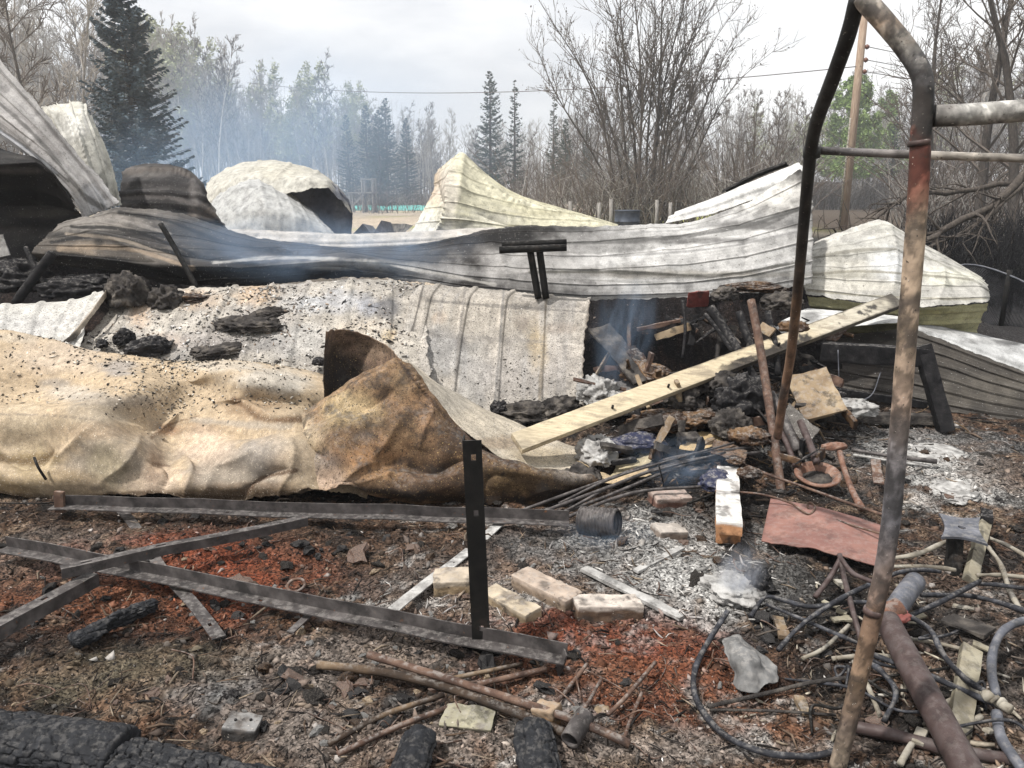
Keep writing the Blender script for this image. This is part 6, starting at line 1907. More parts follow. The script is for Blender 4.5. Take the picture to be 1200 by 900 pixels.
CHL = [  # px, py, Y, size, material, name, label, category
    (152, 346, 5.70, (.17, .13, .135), 'insul', 'char_lump', 'large black fluffy char lump at the top of the left ribbed sheet', 7),
    (196, 353, 5.66, (.12, .10, .10), 'insul', 'char_lump', 'medium char lump right against the large fluffy one', 8),
    (222, 350, 5.70, (.13, .08, .06), 'brown_wad', 'char_lump', 'brownish crumbly lump right of the two big char lumps', 9),
    (176, 409, 5.06, (.13, .08, .065), 'char', 'char_lump', 'jet-black char lump low on the left ribbed sheet', 10),
    (146, 398, 5.14, (.07, .05, .06), 'char', 'char_lump', 'small black lump left of the jet-black one', 11),
    (120, 404, 5.06, (.06, .03, .03), 'char', 'char_lump', 'small flat black lump near the bent flashing', 12),
    (292, 381, 5.38, (.21, .14, .055), 'insul', 'char_lump', 'broad flat heap of dark ash near the middle of the left ribbed sheet', 13),
    (318, 370, 5.48, (.12, .07, .05), 'insul', 'char_lump', 'grey ash lump on the right end of the broad dark heap', 14),
    (266, 411, 5.10, (.19, .09, .04), 'insul', 'char_lump', 'low grey ash heap where ribbed and tan sheets meet', 15),
    (236, 412, 5.08, (.10, .06, .03), 'insul', 'char_lump', 'small ash patch left of the low grey heap', 16),
    (375, 425, 4.95, (.05, .035, .03), 'char', 'char_lump', 'small black lump beside the curled lip', 17),
    (615, 486, 5.00, (.20, .10, .075), 'insul', 'ash_heap', 'grey ash heap at the foot of the cream ribbed sheet', 18),
    (655, 482, 5.04, (.16, .09, .08), 'insul', 'ash_heap', 'ash heap below the right corner of the cream ribbed sheet', 19),
    (585, 478, 5.00, (.07, .05, .045), 'char', 'ash_heap', 'small dark lump left of the grey ash heap', 20),
    (700, 462, 5.05, (.14, .10, .10), 'ashy', 'ash_heap', 'pale ash tuft right of the cream sheet corner', 21),
    (722, 478, 4.9, (.12, .08, .07), 'ashy', 'ash_heap', 'pale ash flakes above the middle of the plank', 22),
    (775, 494, 4.58, (.17, .12, .085), 'brown_wad', 'wadding', 'dark brown crumpled wad under the plank', 23),
    (822, 488, 4.62, (.14, .10, .06), 'brown_wad', 'wadding', 'orange-brown wad right of the dark brown crumpled one', 24),
    (800, 466, 4.8, (.15, .10, .08), 'insul', 'wadding', 'grey fibrous wad just under the plank', 25),
    (878, 512, 4.25, (.09, .075, .075), 'brown_wad', 'wadding', 'orange tuft of wadding left of the rusty pole', 26),
    (856, 500, 4.4, (.10, .08, .09), 'insul', 'wadding', 'dark fibrous wad behind the orange tuft', 27),
    (870, 468, 4.7, (.20, .12, .13), 'char', 'wadding', 'large black charred heap beneath the plank', 28),
    (838, 448, 4.95, (.22, .12, .10), 'insul', 'wadding', 'dark heap directly under the middle of the plank', 29),
    (760, 440, 5.2, (.18, .12, .10), 'brown_wad', 'wadding', 'brown shadowed heap behind the plank in the hollow', 30),
    (884, 338, 5.75, (.17, .10, .065), 'brown_wad', 'wadding', 'orange-brown insulation hanging under the long sheet', 31),
    (916, 356, 5.6, (.14, .09, .075), 'insul', 'wadding', 'grey-brown insulation lump beside the thin black pipe', 32),
    (850, 346, 5.7, (.15, .08, .06), 'insul', 'wadding', 'dark insulation tatters left of the orange-brown ones', 33),
    (862, 540, 3.98, (.04, .035, .035), 'brown_wad', 'wadding', 'small brown curled scrap on the brick stack', 34),
    (878, 555, 3.85, (.05, .05, .04), 'brown_wad', 'wadding', 'small orange lump right of the brick stack', 35),
    (745, 520, 4.35, (.16, .10, .06), 'blue_cloth', 'tarp_scrap', 'dark blue scorched tarp scrap below the plank', 36),
    (842, 565, 3.85, (.10, .10, .05), 'blue_cloth', 'tarp_scrap', 'blue tarp scrap left of the brick stack', 37),
    (700, 530, 4.3, (.15, .10, .07), 'ashy', 'ash_heap', 'pale crumbly ash heap right of the flap tip', 38),
    (680, 560, 3.98, (.10, .09, .06), 'insul', 'ash_heap', 'dark crumbling ash at the tip of the rusted flap', 39),
    (985, 478, 5.0, (.20, .10, .06), 'ashy', 'ash_heap', 'pale ash heap under the trestle', 40),
    (1080, 535, 4.5, (.26, .16, .035), 'ashy', 'ash_heap', 'broad white ash patch right of the gate upright', 41),
    (1118, 575, 3.95, (.16, .10, .02), 'ashy', 'ash_heap', 'small bright ash patch above the post plate', 42),
    (858, 692, 2.86, (.12, .10, .040), 'ashy', 'ash_heap', 'smoking pale ash mound above the wire hoop', 43),
    (888, 690, 2.88, (.05, .06, .07), 'char', 'char_lump', 'black lump at the right side of the smoking ash mound', 44),
    (704, 842, 2.16, (.042, .034, .034), 'tan_board', 'stone', 'rounded tan stone right of the open pipe end', 45),
    (862, 768, 2.5, (.05, .045, .05), 'insul', 'char_lump', 'dark lump behind the crumpled grey foil', 46),
    (200, 757, 2.66, (.045, .04, .03), 'ashy', 'stone', 'pale stone below the flat steel strip', 47),
    (70, 770, 2.6, (.07, .05, .03), 'brown_wad', 'stone', 'pinkish brown stone on the dark ground at the left', 48),
    (270, 745, 2.7, (.08, .05, .05), 'char', 'char_lump', 'black char lump at the end of the flat steel strip', 49),
    (225, 830, 2.25, (.10, .06, .03), 'insul', 'char_lump', 'grey ash crust left of the dark block', 50),
    (255, 816, 2.3, (.06, .05, .045), 'char', 'char_lump', 'small dark lump just behind the dark block', 51),
    (40, 590, 3.9, (.2, .06, .04), 'char', 'char_lump', 'long black lump under the tan sheet at the left', 52),
    (20, 330, 6.2, (.25, .2, .14), 'char', 'char_lump', 'black burnt heap in the hollow at the far left', 53),
    (100, 338, 6.1, (.3, .2, .10), 'char', 'char_lump', 'black burnt heap under the long sheet left of the fluffy lump', 54),
    (300, 326, 6.35, (.3, .2, .08), 'insul', 'char_lump', 'dark grey burnt heap under the dip of the long sheet', 55)]
for (px, py, Y, s, mt, nm, lb, sd) in CHL:
    p = P(px, py, Y)
    if mt == 'brown_wad':
        s = (s[0] * 1.1, s[1] * 1.1, s[2] * .62)
    v, f = lump(p, s[0], s[1], s[2], 5, .55, 1.3 if mt != 'insul' else 1.7, sd, sd * .7, mt in ('char', 'insul', 'brown_wad', 'ashy'), flatb=True)
    fine = fbm(v * 34, 4, sd, .6)
    d = v - p
    v = v + d / (np.linalg.norm(d, axis=1)[:, None] + 1e-9) * (fine * (.34 if mt == 'ashy' else .20) * min(s) ** .9)[:, None]
    o = mesh_obj(nm, v, f, M[mt], None, True, loc=p)
    tag(o, lb, nm.replace('_', ' '))
# panels and small sheets in the heap
slab('scorched_board', P(702, 382, 5.55), P(756, 446, 5.0), .17, .018, M['insul'], 'grey scorched board leaning in the dark hollow right of the cream sheet', 'board', n=14, nz=.02, fq=9, zhint=(.3, -1, .4), seed=3)
slab('scorched_board', P(738, 404, 5.35), P(766, 444, 5.0), .10, .05, M['brown_wad'], 'brown crumbling board edge beside the grey leaning board', 'board', n=14, nz=.03, fq=16, zhint=(.3, -1, .4), seed=4)
slab('scorched_board', P(944, 436, 4.85), P(968, 486, 4.55), .26, .02, M['tan_board'], 'crumpled tan-grey plate leaning left of the trestle', 'board', n=16, nz=.03, fq=7, zhint=(-.3, -1, .8), seed=5)
slab('scorched_board', P(905, 390, 5.1), P(890, 382, 5.2), .07, .015, M['tan_board'], 'tan wood chip standing up behind the plank', 'board', n=6, nz=.006, zhint=(0, -1, .2))
slab('red_scrap', P(806, 352, 5.75), P(830, 350, 5.75), .13, .012, M['red_scrap'], 'small red scrap hanging under the long roof sheet', 'scrap', n=6, nz=.015, zhint=(0, -1, -.4))
slab('white_scrap', P(-4, 276, 6.2), P(4, 300, 6.2), .1, .01, M['ashy'], 'small white scrap at the left edge below the black sheet', 'scrap', n=6, nz=.01, zhint=(0, -1, 0))
for i, (rows_, mt, base, lb) in enumerate([
    ([[(676, 540, 4.22), (700, 552, 4.12), (730, 556, 4.08), (760, 548, 4.1)], [(684, 546, 4.08), (706, 566, 3.98), (732, 566, 3.96), (764, 556, 4.0)]], 'tan', (.42, .32, .20), 'curled tan sheet scrap right of the flap tip'),
    ([[(722, 546, 4.25), (744, 536, 4.3), (764, 528, 4.35)], [(716, 560, 4.1), (742, 556, 4.1), (766, 538, 4.2)]], 'tan', (.40, .34, .22), 'small folded tan scrap above the rod bundle'),
    ([[(800, 512, 4.45), (822, 506, 4.5), (846, 504, 4.5)], [(796, 528, 4.3), (822, 528, 4.3), (846, 520, 4.35)]], 'tan', (.44, .32, .17), 'tan panel scrap above the blue tarp scrap'),
    ([[(756, 502, 4.62), (790, 506, 4.6), (826, 500, 4.6)], [(750, 486, 4.75), (790, 484, 4.8), (830, 480, 4.8)]], 'rust_sheet', (.24, .14, .08), 'rust-brown crumpled sheet scrap under the plank'),
    ([[(836, 470, 4.75), (858, 462, 4.85), (880, 458, 4.9)], [(840, 494, 4.5), (862, 490, 4.5), (886, 482, 4.6)]], 'rust_sheet', (.07, .055, .045), 'dark crumpled sheet scrap left of the rusty pole, below the plank'),
    ([[(700, 440, 5.3), (722, 446, 5.25), (748, 440, 5.3)], [(696, 462, 5.05), (724, 470, 5.0), (756, 462, 5.0)]], 'flaked', (.16, .15, .145), 'grey crumpled sheet scrap in the hollow right of the cream sheet'),
    ([[(838, 512, 4.35), (856, 520, 4.25), (876, 530, 4.15)], [(832, 532, 4.1), (850, 540, 4.05), (872, 546, 4.0)]], 'rust_sheet', (.10, .065, .045), 'dark brown curled scrap above the brick stack'),
    ([[(925, 470, 4.7), (942, 490, 4.5), (960, 506, 4.4)], [(915, 492, 4.5), (932, 506, 4.4), (946, 520, 4.3)]], 'flaked', (.12, .11, .10), 'grey bent scrap between the steel tube and the trestle')]):
    sheet('sheet_scrap', rows_, M[mt], lb, base, [], 40, 24, None, [(7, .03), (16, .01)], None, 60 + i, ragged=.015, cat='sheet scrap')

hb = np.random.default_rng(91)
for i in range(112):
    px, py = hb.choice([hb.normal(760, 48), hb.normal(800, 50), hb.normal(880, 45), hb.normal(940, 30)]), hb.uniform(375, 545)
    Y = 5.65 - (py - 385) * .0098 + hb.normal(0, .1)
    c = P(px, py, Y)
    d = hb.normal(0, 1, 3) * np.array([1, .6, .55])
    d /= np.linalg.norm(d)
    L = hb.uniform(.10, .38)
    w_ = hb.uniform(.015, .075)
    slab('charred_fragment', c - d * L / 2, c + d * L / 2, w_, min(w_, hb.uniform(.008, .03)), M[['char', 'insul', 'char', 'brown_wad', 'rust', 'tan_board', 'char', 'insul'][i % 8]],
         ['black charred board', 'ash-grey board', 'black charred board', 'scorched brown', 'rusty metal', 'tan board', 'black charred board', 'ash-grey board'][i % 8] + ' fragment jutting from the ' + ('dark hollow right of the cream sheet' if px < 830 else 'heap behind the rusty pole'), 'debris', n=5, nz=.02, fq=18, seed=i, zhint=tuple(hb.normal(0, 1, 3)), group='charred fragments in the debris heap')

# T-shaped stand in front of the long roof sheet
tst = empty('bar_stand', (P(632, 347, 5.72)[0], 5.72, .8), 'black two-legged stand with a double cross bar before the long roof sheet', 'stand')
rod('leg', PP([(621, 292, 5.72), (631, 350, 5.72)]), .026, M['steel_dark'], None, None, parent=tst, wob=.02)
rod('leg', PP([(632, 292, 5.72), (640, 350, 5.72)]), .026, M['steel_dark'], None, None, parent=tst, wob=.02)
rod('cross_bar', PP([(585, 293, 5.68), (664, 290, 5.68)]), .026, M['steel_dark'], None, None, parent=tst, wob=.05)
rod('cross_bar', PP([(588, 287, 5.76), (664, 284, 5.76)]), .024, M['steel_dark'], None, None, parent=tst, wob=.05)

# ------------------------------------------------------------------ charred timbers
def pnorm(a, b):
    return (np.abs(a) ** 3.2 + np.abs(b) ** 3.2) ** (1 / 3.2)


def charred_log(name, a, c, r, label, seed=0, nu=220, nv=120, blk=(.05, .03), crack=.012, taper=0.0, cat='charred timber', squash=.8, rend=.8, rough=.12):
    """charred round timber: irregular alligator blocks (jittered cells, deep cracks), rounded ends"""
    a, c = np.array(a), np.array(c)
    L = float(np.linalg.norm(c - a))
    m = frame_mat(a, c - a)
    u = np.linspace(0, 1, nu)
    endr = np.sqrt(np.clip(1 - np.clip((np.abs(u - .5) * 2 - (1 - 2 * r * rend / L)) / (2 * r * rend / L), 0, 1) ** 2.6, 0, 1))
    th = np.linspace(0, 2 * math.pi, nv)
    Uu, Th = np.meshgrid(u, th)
    x, s = Uu * L, Th * r
    nsd = max(4, int(round(2 * math.pi * r / blk[1])))
    wx = fbm(np.stack([x * 7, np.cos(Th) * r * 9, np.sin(Th) * r * 9], -1), 3, seed) * .9
    wy = fbm(np.stack([x * 7 + 5, np.cos(Th) * r * 9, np.sin(Th) * r * 9], -1), 3, seed + 1) * .9
    X, Yc = x / blk[0] + wx, Th / (2 * math.pi) * nsd + wy
    iy = np.floor(Yc).astype(int)
    X = X + .5 * (iy % 2)
    ix = np.floor(X).astype(int)
    d1, d2, hh = np.full(X.shape, 9.0), np.full(X.shape, 9.0), np.zeros(X.shape)
    for di in (-1, 0, 1):
        for dj in (-1, 0, 1):
            ci, cj = ix + di, iy + dj
            jx, jy = _hash(ci, cj % nsd, ci * 0, seed), _hash(ci, cj % nsd, ci * 0 + 1, seed)
            d = pnorm(X - ci - .22 - .56 * jx, (Yc - cj - .22 - .56 * jy))
            lt = d < d1
            d2 = np.where(lt, d1, np.minimum(d2, d))
            hh = np.where(lt, jx, hh)
            d1 = np.where(lt, d, d1)
    e = d2 - d1
    big = sstep(-.25, .2, fbm(np.stack([x * 5, np.cos(Th) * r * 6, np.sin(Th) * r * 6], -1), 3, seed + 7))
    hgt = crack * (sstep(0, .12, e) - 1) * (.35 + .9 * hh) * (.35 + .75 * big) - .012 * sstep(.25, .5, fbm(np.stack([x * 2.5, Th * 3, Th * 0], -1), 3, seed + 8)) + .007 * (hh - .5) - .004 * d1 + .006 * fbm(np.stack([x * 40, s * 40, s * 0], -1), 3, seed + 1)
    rr = (r * endr[None] * (1 - taper * Uu) + hgt * (endr[None] > .15)) * (1 + rough * fbm(np.stack([x * (3 if rough < .2 else 14), np.cos(Th), np.sin(Th)], -1), 3, seed + 2))
    rr = np.maximum(rr, .001)
    rr[-1] = rr[0]
    R = np.array(m.to_3x3())
    v = np.stack([x, rr * np.cos(Th), rr * np.sin(Th) * squash], -1).reshape(-1, 3) @ R.T + a
    o = mesh_obj(name, v, grid_faces(nv, nu), M['charlog'], None, True, loc=(a + c) / 2)
    return tag(o, label, cat)


charred_log('charred_timber', H(-170, 848, .03), H(146, 890, .02), .098, 'big alligatored charred timber at the lower left corner', 3, 380, 190, (.055, .026), .014, rend=.2)
charred_log('charred_timber', H(140, 894, .02), H(330, 940, .00), .085, 'second big charred timber butted against the corner one, along the bottom edge', 5, 320, 180, (.052, .026), .014, rend=.22)
charred_log('charred_log', H(84, 752, .03), H(184, 706, .04), .040, 'short charred log on the red oxide ground below the rails', 7, 170, 110, (.030, .026), .016, rough=.55, taper=.25)
charred_log('log_end', H(496, 858, .035), H(440, 1010, .03), .054, 'left of two rounded charred log ends poking in from the bottom edge', 9, 170, 100, (.06, .05), .007)
charred_log('log_end', H(622, 848, .04), H(652, 1010, .03), .062, 'right rounded charred log end at the bottom edge, deeply cracked', 11, 170, 110, (.055, .05), .016)

# ------------------------------------------------------------------ right foreground tangle: tubes, hoses, posts
TUB = [
    ([(853, 716, .10), (833, 747, .05), (816, 780, .03), (813, 807, .03), (823, 833, .03), (850, 862, .03), (897, 882, .03), (947, 886, .03), (980, 880, .03)], .0115, 'hose', 'big black wire hoop curving round the grey foil', 'hoop'),
    ([(880, 722, .03), (897, 700, .07), (920, 704, .07), (950, 711, .06), (990, 706, .06), (1030, 706, .06)], .011, 'hose', 'charred hose arching right from the smoking ash mound', 'hose'),
    ([(898, 708, .05), (950, 730, .05), (1008, 755, .04)], .010, 'hose', 'straight charred hose beneath the arching one', 'hose'),
    ([(912, 762, .04), (934, 737, .06), (962, 716, .08), (1000, 694, .09), (1050, 672, .10), (1080, 668, .10), (1102, 670, .08)], .012, 'hose', 'long charred hose crossing behind the gate upright', 'hose'),
    ([(984, 650, .15), (990, 680, .10), (1000, 718, .06), (1010, 755, .02)], .012, 'brownpipe', 'dark brown rod of the forked piece left of the gate upright', 'rod'),
    ([(985, 655, .14), (972, 678, .09), (955, 700, .03)], .012, 'brownpipe', 'shorter left prong of the forked piece', 'rod'),
    ([(986, 655, .15), (1000, 672, .14), (1028, 684, .13)], .010, 'brownpipe', 'bent prong reaching from the forked piece to the gate upright', 'rod'),
    ([(1066, 722, .14), (1090, 738, .12), (1106, 768, .10), (1133, 797, .08), (1164, 816, .07)], .0125, 'hose', 'grey-blue hose running from the red joint down to the cream coupling', 'hose'),
    ([(1025, 768, .08), (1087, 791, .07), (1133, 811, .06), (1172, 828, .06)], .012, 'hose', 'black hose just under the grey-blue one to the coupling', 'hose'),
    ([(1230, 722, .12), (1198, 728, .13), (1177, 738, .13), (1165, 758, .11), (1162, 788, .08), (1168, 815, .07)], .016, 'bluegrey', 'broad bent blue-grey tube hooking down at the right edge', 'tube'),
    ([(1168, 836, .05), (1174, 866, .04), (1200, 905, .03)], .018, 'bluegrey', 'curved blue-grey tube below the cream coupling', 'tube'),
    ([(1060, 724, .10), (1105, 704, .10), (1148, 681, .10)], .0125, 'hose', 'straight charred hose rising right of the red joint', 'hose'),
    ([(1146, 684, .08), (1175, 686, .08), (1230, 694, .08)], .011, 'hose', 'black hose running off the right edge below the plate', 'hose'),
    ([(1080, 697, .05), (1133, 698, .05), (1170, 706, .05), (1230, 726, .05)], .013, 'hose', 'charred hose curving along the right edge', 'hose'),
    ([(1036, 846, .02), (1050, 812, .05), (1034, 788, .06), (1018, 776, .06)], .012, 'hose', 'short bent black hose right of the gate foot', 'hose'),
    ([(830, 828, .03), (900, 812, .03), (950, 800, .04), (1002, 793, .04)], .008, 'insul', 'thin ash-grey stick inside the wire hoop', 'stick'),
    ([(832, 832, .02), (900, 833, .02), (980, 838, .02)], .006, 'insul', 'thinner grey stick low inside the wire hoop', 'stick'),
    ([(1040, 655, .05), (1076, 649, .08), (1110, 634, .10)], .0135, 'cream', 'cream hose behind the gate upright leading to the post plate', 'hose'),
    ([(1030, 664, .04), (1085, 664, .05), (1120, 668, .05)], .0115, 'cream', 'cream hose lying low behind the gate upright', 'hose'),
    ([(1158, 641, .10), (1173, 662, .08), (1183, 692, .06), (1196, 715, .04)], .013, 'cream', 'cream hose bending down right of the post plate', 'hose'),
    ([(1158, 630, .08), (1182, 640, .07), (1215, 660, .05)], .012, 'cream', 'upper cream hose running off right of the post plate', 'hose'),
    ([(1145, 674, .03), (1175, 674, .03), (1225, 679, .03)], .011, 'cream', 'cream hose lying flat right of the plate post', 'hose'),
    ([(1060, 748, .03), (1090, 752, .03), (1125, 760, .02)], .008, 'cream', 'cream stick left of the lower crazed post', 'stick'),
    ([(975, 772, .02), (1020, 768, .03), (1064, 772, .02)], .010, 'cream', 'cream stick behind the gate upright at hoop height', 'stick'),
    ([(940, 772, .02), (965, 760, .03), (995, 733, .03)], .009, 'cream', 'pale stick slanting left of the gate upright', 'stick'),
    ([(1000, 775, .03), (1015, 800, .02), (1032, 840, .02)], .009, 'cream', 'pale stick beside the gate foot', 'stick'),
    ([(1085, 855, .02), (1070, 870, .02), (1055, 895, .02)], .011, 'cream', 'cream stick right of the gate foot at the bottom', 'stick'),
    ([(1000, 852, .03), (1050, 862, .03), (1120, 880, .02), (1230, 896, .02)], .022, 'brownpipe', 'dark pipe lying along the bottom right behind the thick pipe', 'pipe'),
    ([(1120, 818, .03), (1100, 830, .03), (1085, 850, .03)], .011, 'cream', 'cream stick left of the lower crazed post bottom', 'stick'),
    ([(1150, 840, .02), (1130, 850, .02), (1110, 862, .02)], .012, 'cream', 'cream stick under the lower crazed post', 'stick')]
for i, (pts, r, mt, lb, ct) in enumerate(TUB):
    rod({'hose': 'burnt_hose', 'rod': 'bent_rod', 'tube': 'bent_tube', 'hoop': 'wire_hoop', 'stick': 'pale_stick', 'pipe': 'dark_pipe'}[ct], HP(pts), ([r * .8, r * .62, r * .85, r * .7, r * .9, r * .65] if ct == 'hose' else r * .85), M[mt], lb, ct, None, 10, .22, seed=i + 20)
hc = np.random.default_rng(55)
for i in range(11):
    px, py = hc.uniform(890, 1190), hc.uniform(690, 880)
    dx, dy = hc.normal(0, 55), hc.normal(0, 30)
    pts = [(px, py, .02), (px + dx * .5 + hc.normal(0, 14), py + dy * .5 + hc.normal(0, 12), hc.uniform(.02, .09)), (px + dx, py + dy, hc.uniform(.01, .05)), (px + dx * 1.5 + hc.normal(0, 14), py + dy * 1.3 + hc.normal(0, 12), .015)]
    pts = [(a, min(b_, 925), z) for a, b_, z in pts]
    rod('burnt_cable', HP(pts), [.004, .0055, .0045, .006, .004], M['hose' if i % 3 else 'steel_dark'], 'thin burnt cable lying tangled among the thicker hoses at the right', 'cable', 24, 6, .25, 'thin burnt cables in the tangle', i)
for i in range(15):
    px, py = hc.uniform(960, 1195), hc.uniform(660, 885)
    a = hc.uniform(0, 6.28)
    L = hc.uniform(.03, .09)
    q = H(px, py, .03)
    d = np.array([math.cos(a), math.sin(a), hc.normal(0, .2)]) * L / 2
    slab('cream_fragment', q - d, q + d, hc.uniform(.015, .035), hc.uniform(.006, .012), M['cream' if i % 2 else 'cream_post'], 'broken cream board fragment lying among the hoses at the right', 'fragment', n=5, nz=.008, fq=30, seed=i, group='cream fragments among the hoses')

tp = empty('thick_pipe', H(1085, 800, .08), 'thick brown pipe with a red joint running down to the bottom right', 'pipe')
rod('barrel', HP([(1040, 728, .16), (1070, 785, .13), (1105, 850, .10), (1150, 935, .07)]), [.040, .041, .041, .041], M['brownpipe'], None, None, 30, 22, .02, parent=tp)
rod('joint', HP([(1034, 722, .165), (1055, 712, .17)]), .036, M['rust_or'], None, None, 5, 18, .06, parent=tp)
rod('upper_pipe', HP([(1048, 716, .16), (1060, 698, .15), (1072, 682, .14)]), .037, M['bluegrey'], None, None, 14, 20, .03, parent=tp)
M['redjoint'] = mk('red_joint', [(.3, (.12, .035, .03)), (.7, (.20, .065, .055))], scale=10, rough=.6, bump=.2)
v, f = lump(H(1054, 722, .165), .036, .030, .020, 4, .6, 2, 4)
mesh_obj('red_clamp', v, f, M['redjoint'], tp, True)
cp = empty('hose_coupling', H(1167, 822, .05), 'cream ribbed coupling where the hoses meet at the right edge', 'coupling')
for k in range(3):
    rod('rib', HP([(1156 + 8 * k, 814 + 4 * k, .075), (1159 + 8 * k, 817 + 4 * k, .075)]), .017, M['cream'], None, None, 4, 14, .04, parent=cp)
rod('spigot', HP([(1140, 806, .07), (1185, 832, .07)]), .015, M['cream'], None, None, 6, 12, .04, parent=cp)

# plate on a post
pp = empty('plate_post', H(1122, 675, .02), 'blue-grey square plate with a round hole on a short black post', 'plate post')
top = [(1100, 601), (1149, 606), (1158, 638), (1103, 629)]
zt = .185
C = [H(px, py, zt) for px, py in top]
zt_abs = np.mean([q[2] for q in C])
C = [flat(px, py, zt_abs) for px, py in top]
N = 12
outer, cen = [], np.mean(C, 0)
for i in range(4):
    a, c = C[i], C[(i + 1) % 4]
    for k in range(N):
        t = k / N
        q = a * (1 - t) + c * t
        outer.append(q + (cen - q) * .22 * math.sin(math.pi * t) ** .7)
outer = np.array(outer)
no = len(outer)
ang = np.arctan2(outer[:, 1] - cen[1], outer[:, 0] - cen[0])
inner = np.stack([cen[0] + .015 * np.cos(ang), cen[1] + .018 * np.sin(ang), np.full(no, zt_abs)], -1)
th = np.array([0, 0, .010])
V = np.concatenate([outer, inner, outer - th, inner - th])
F = []
for i in range(no):
    k = (i + 1) % no
    F += [(i, k, no + k, no + i), (2 * no + k, 2 * no + i, 3 * no + i, 3 * no + k), (k, i, 2 * no + i, 2 * no + k), (no + i, no + k, 3 * no + k, 3 * no + i)]
mesh_obj('plate', V, F, M['bluegrey'], pp)
slab('shaft', cen + np.array([-.005, .0, -.011]), H(1121, 676, .0), .05, .05, M['steel_dark'], None, None, n=6, rnd=.1, parent=pp, zhint=(0, -1, 0))
slab('cream_post', H(1158, 606, .13), H(1140, 678, .03), .05, .035, M['cream_post'], 'crazed cream post leaning behind the plate post', 'post', n=12, rnd=.12, nz=.003, zhint=(-.2, -1, .5))
slab('cream_post', H(1141, 758, .10), H(1126, 856, .03), .062, .03, M['cream_post'], 'lower crazed cream post lying below the charred hoses at the right', 'post', n=12, rnd=.12, nz=.003, zhint=(-.2, -1, .9))
slab('post_cap', H(1157, 596, .16), H(1157, 606, .15), .05, .03, M['char'], 'charred cap on top of the leaning cream post', 'cap', n=6, nz=.006)
slab('grey_plate', H(1110, 722, .05), H(1160, 740, .04), .09, .012, M['insul'], 'ash-grey plate lying under the charred hoses at the right', 'plate', n=12, nz=.01, fq=14)
slab('orange_scrap', H(912, 722, .02), H(920, 745, .02), .04, .015, M['tan_board'], 'small orange-tan scrap left of the charred hoses', 'scrap', n=6, nz=.008)
slab('orange_scrap', H(936, 815, .02), H(946, 836, .02), .03, .015, M['tan_board'], 'small orange scrap lying inside the wire hoop', 'scrap', n=6, nz=.008, seed=2)
# crumpled foil
rows_ = [[(846, 754, 2.40), (858, 746, 2.42), (874, 750, 2.42), (892, 766, 2.38), (908, 780, 2.33)], [(852, 772, 2.31), (866, 768, 2.27), (882, 774, 2.26), (898, 784, 2.27), (910, 795, 2.27)], [(862, 806, 2.23), (872, 812, 2.20), (884, 812, 2.20), (894, 804, 2.22), (904, 802, 2.24)]]
sheet('crumpled_foil', rows_, M['foil'], 'crumpled grey sheet lying within the black wire hoop', (.2, .2, .2), [], 60, 40, None, [(9, .022), (22, .007), (13, -.014)], None, 71, .003, cat='crumpled sheet')
slab('pale_board', H(840, 668, .03), H(690, 672, .03), .0, .0, M['ashy'], 'x', 'x') if False else None
slab('pale_strip', H(684, 664, .02), H(800, 722, .02), .045, .015, M['ashy'], 'narrow ash-white strip running right from behind the bricks', 'strip', n=24, nz=.006, fq=14)
slab('pale_strip', H(745, 668, .02), H(800, 640, .02), .03, .012, M['ashy'], 'short ash-white strip in the pale ash above the bricks', 'strip', n=16, nz=.008, fq=20)

# ------------------------------------------------------------------ loose chunks that read one by one
rc = np.random.default_rng(33)


def chunk_set(name, n, mats, label, group, cat, areas, smin, smax, sub=2, ridged=False, flatz=.6):
    protos_ = []
    for k in range(6):
        v, f = lump((0, 0, 0), 1, rc.uniform(.5, .85), rc.uniform(.35, .7) * flatz / .6, sub + 1, .9, 1.9, k + 77, 0, ridged)
        v = v * (1 + .5 * fbm(v * 1.1 + k, 3, k))[:, None]
        me = bpy.data.meshes.new(name)
        me.from_pydata(v.tolist(), [], f.tolist())
        me.polygons.foreach_set('use_smooth', [False] * len(me.polygons))
        me.materials.append(M[mats[k % len(mats)]])
        protos_.append(me)
    tot = sum(a[4] for a in areas)
    for i in range(n):
        r = rc.random() * tot
        for a in areas:
            r -= a[4]
            if r <= 0:
                break
        px, py = a[0] + rc.normal(0, a[2] * .55), a[1] + rc.normal(0, a[3] * .55)
        if not (585 < py < 915 and -30 < px < 1230) and not (px > 900 and py > 490):
            continue
        s = rc.uniform(smin, smax) * (1 if rc.random() < .8 else 1.5)
        o = bpy.data.objects.new(name, protos_[int(rc.integers(0, 6))])
        o.location = tuple(H(px, py, s * .12))
        o.scale = (s, s, s)
        o.rotation_euler = (rc.normal(0, .3), rc.normal(0, .3), rc.uniform(0, 6.28))
        COL.objects.link(o)
        w = 'on the dark oxide ground at the left' if px < 330 else ('below the frame rails' if px < 560 else ('around the bricks and the red oxide' if px < 800 else 'in the tangle at the right'))
        tag(o, label + ' ' + w, cat, group)


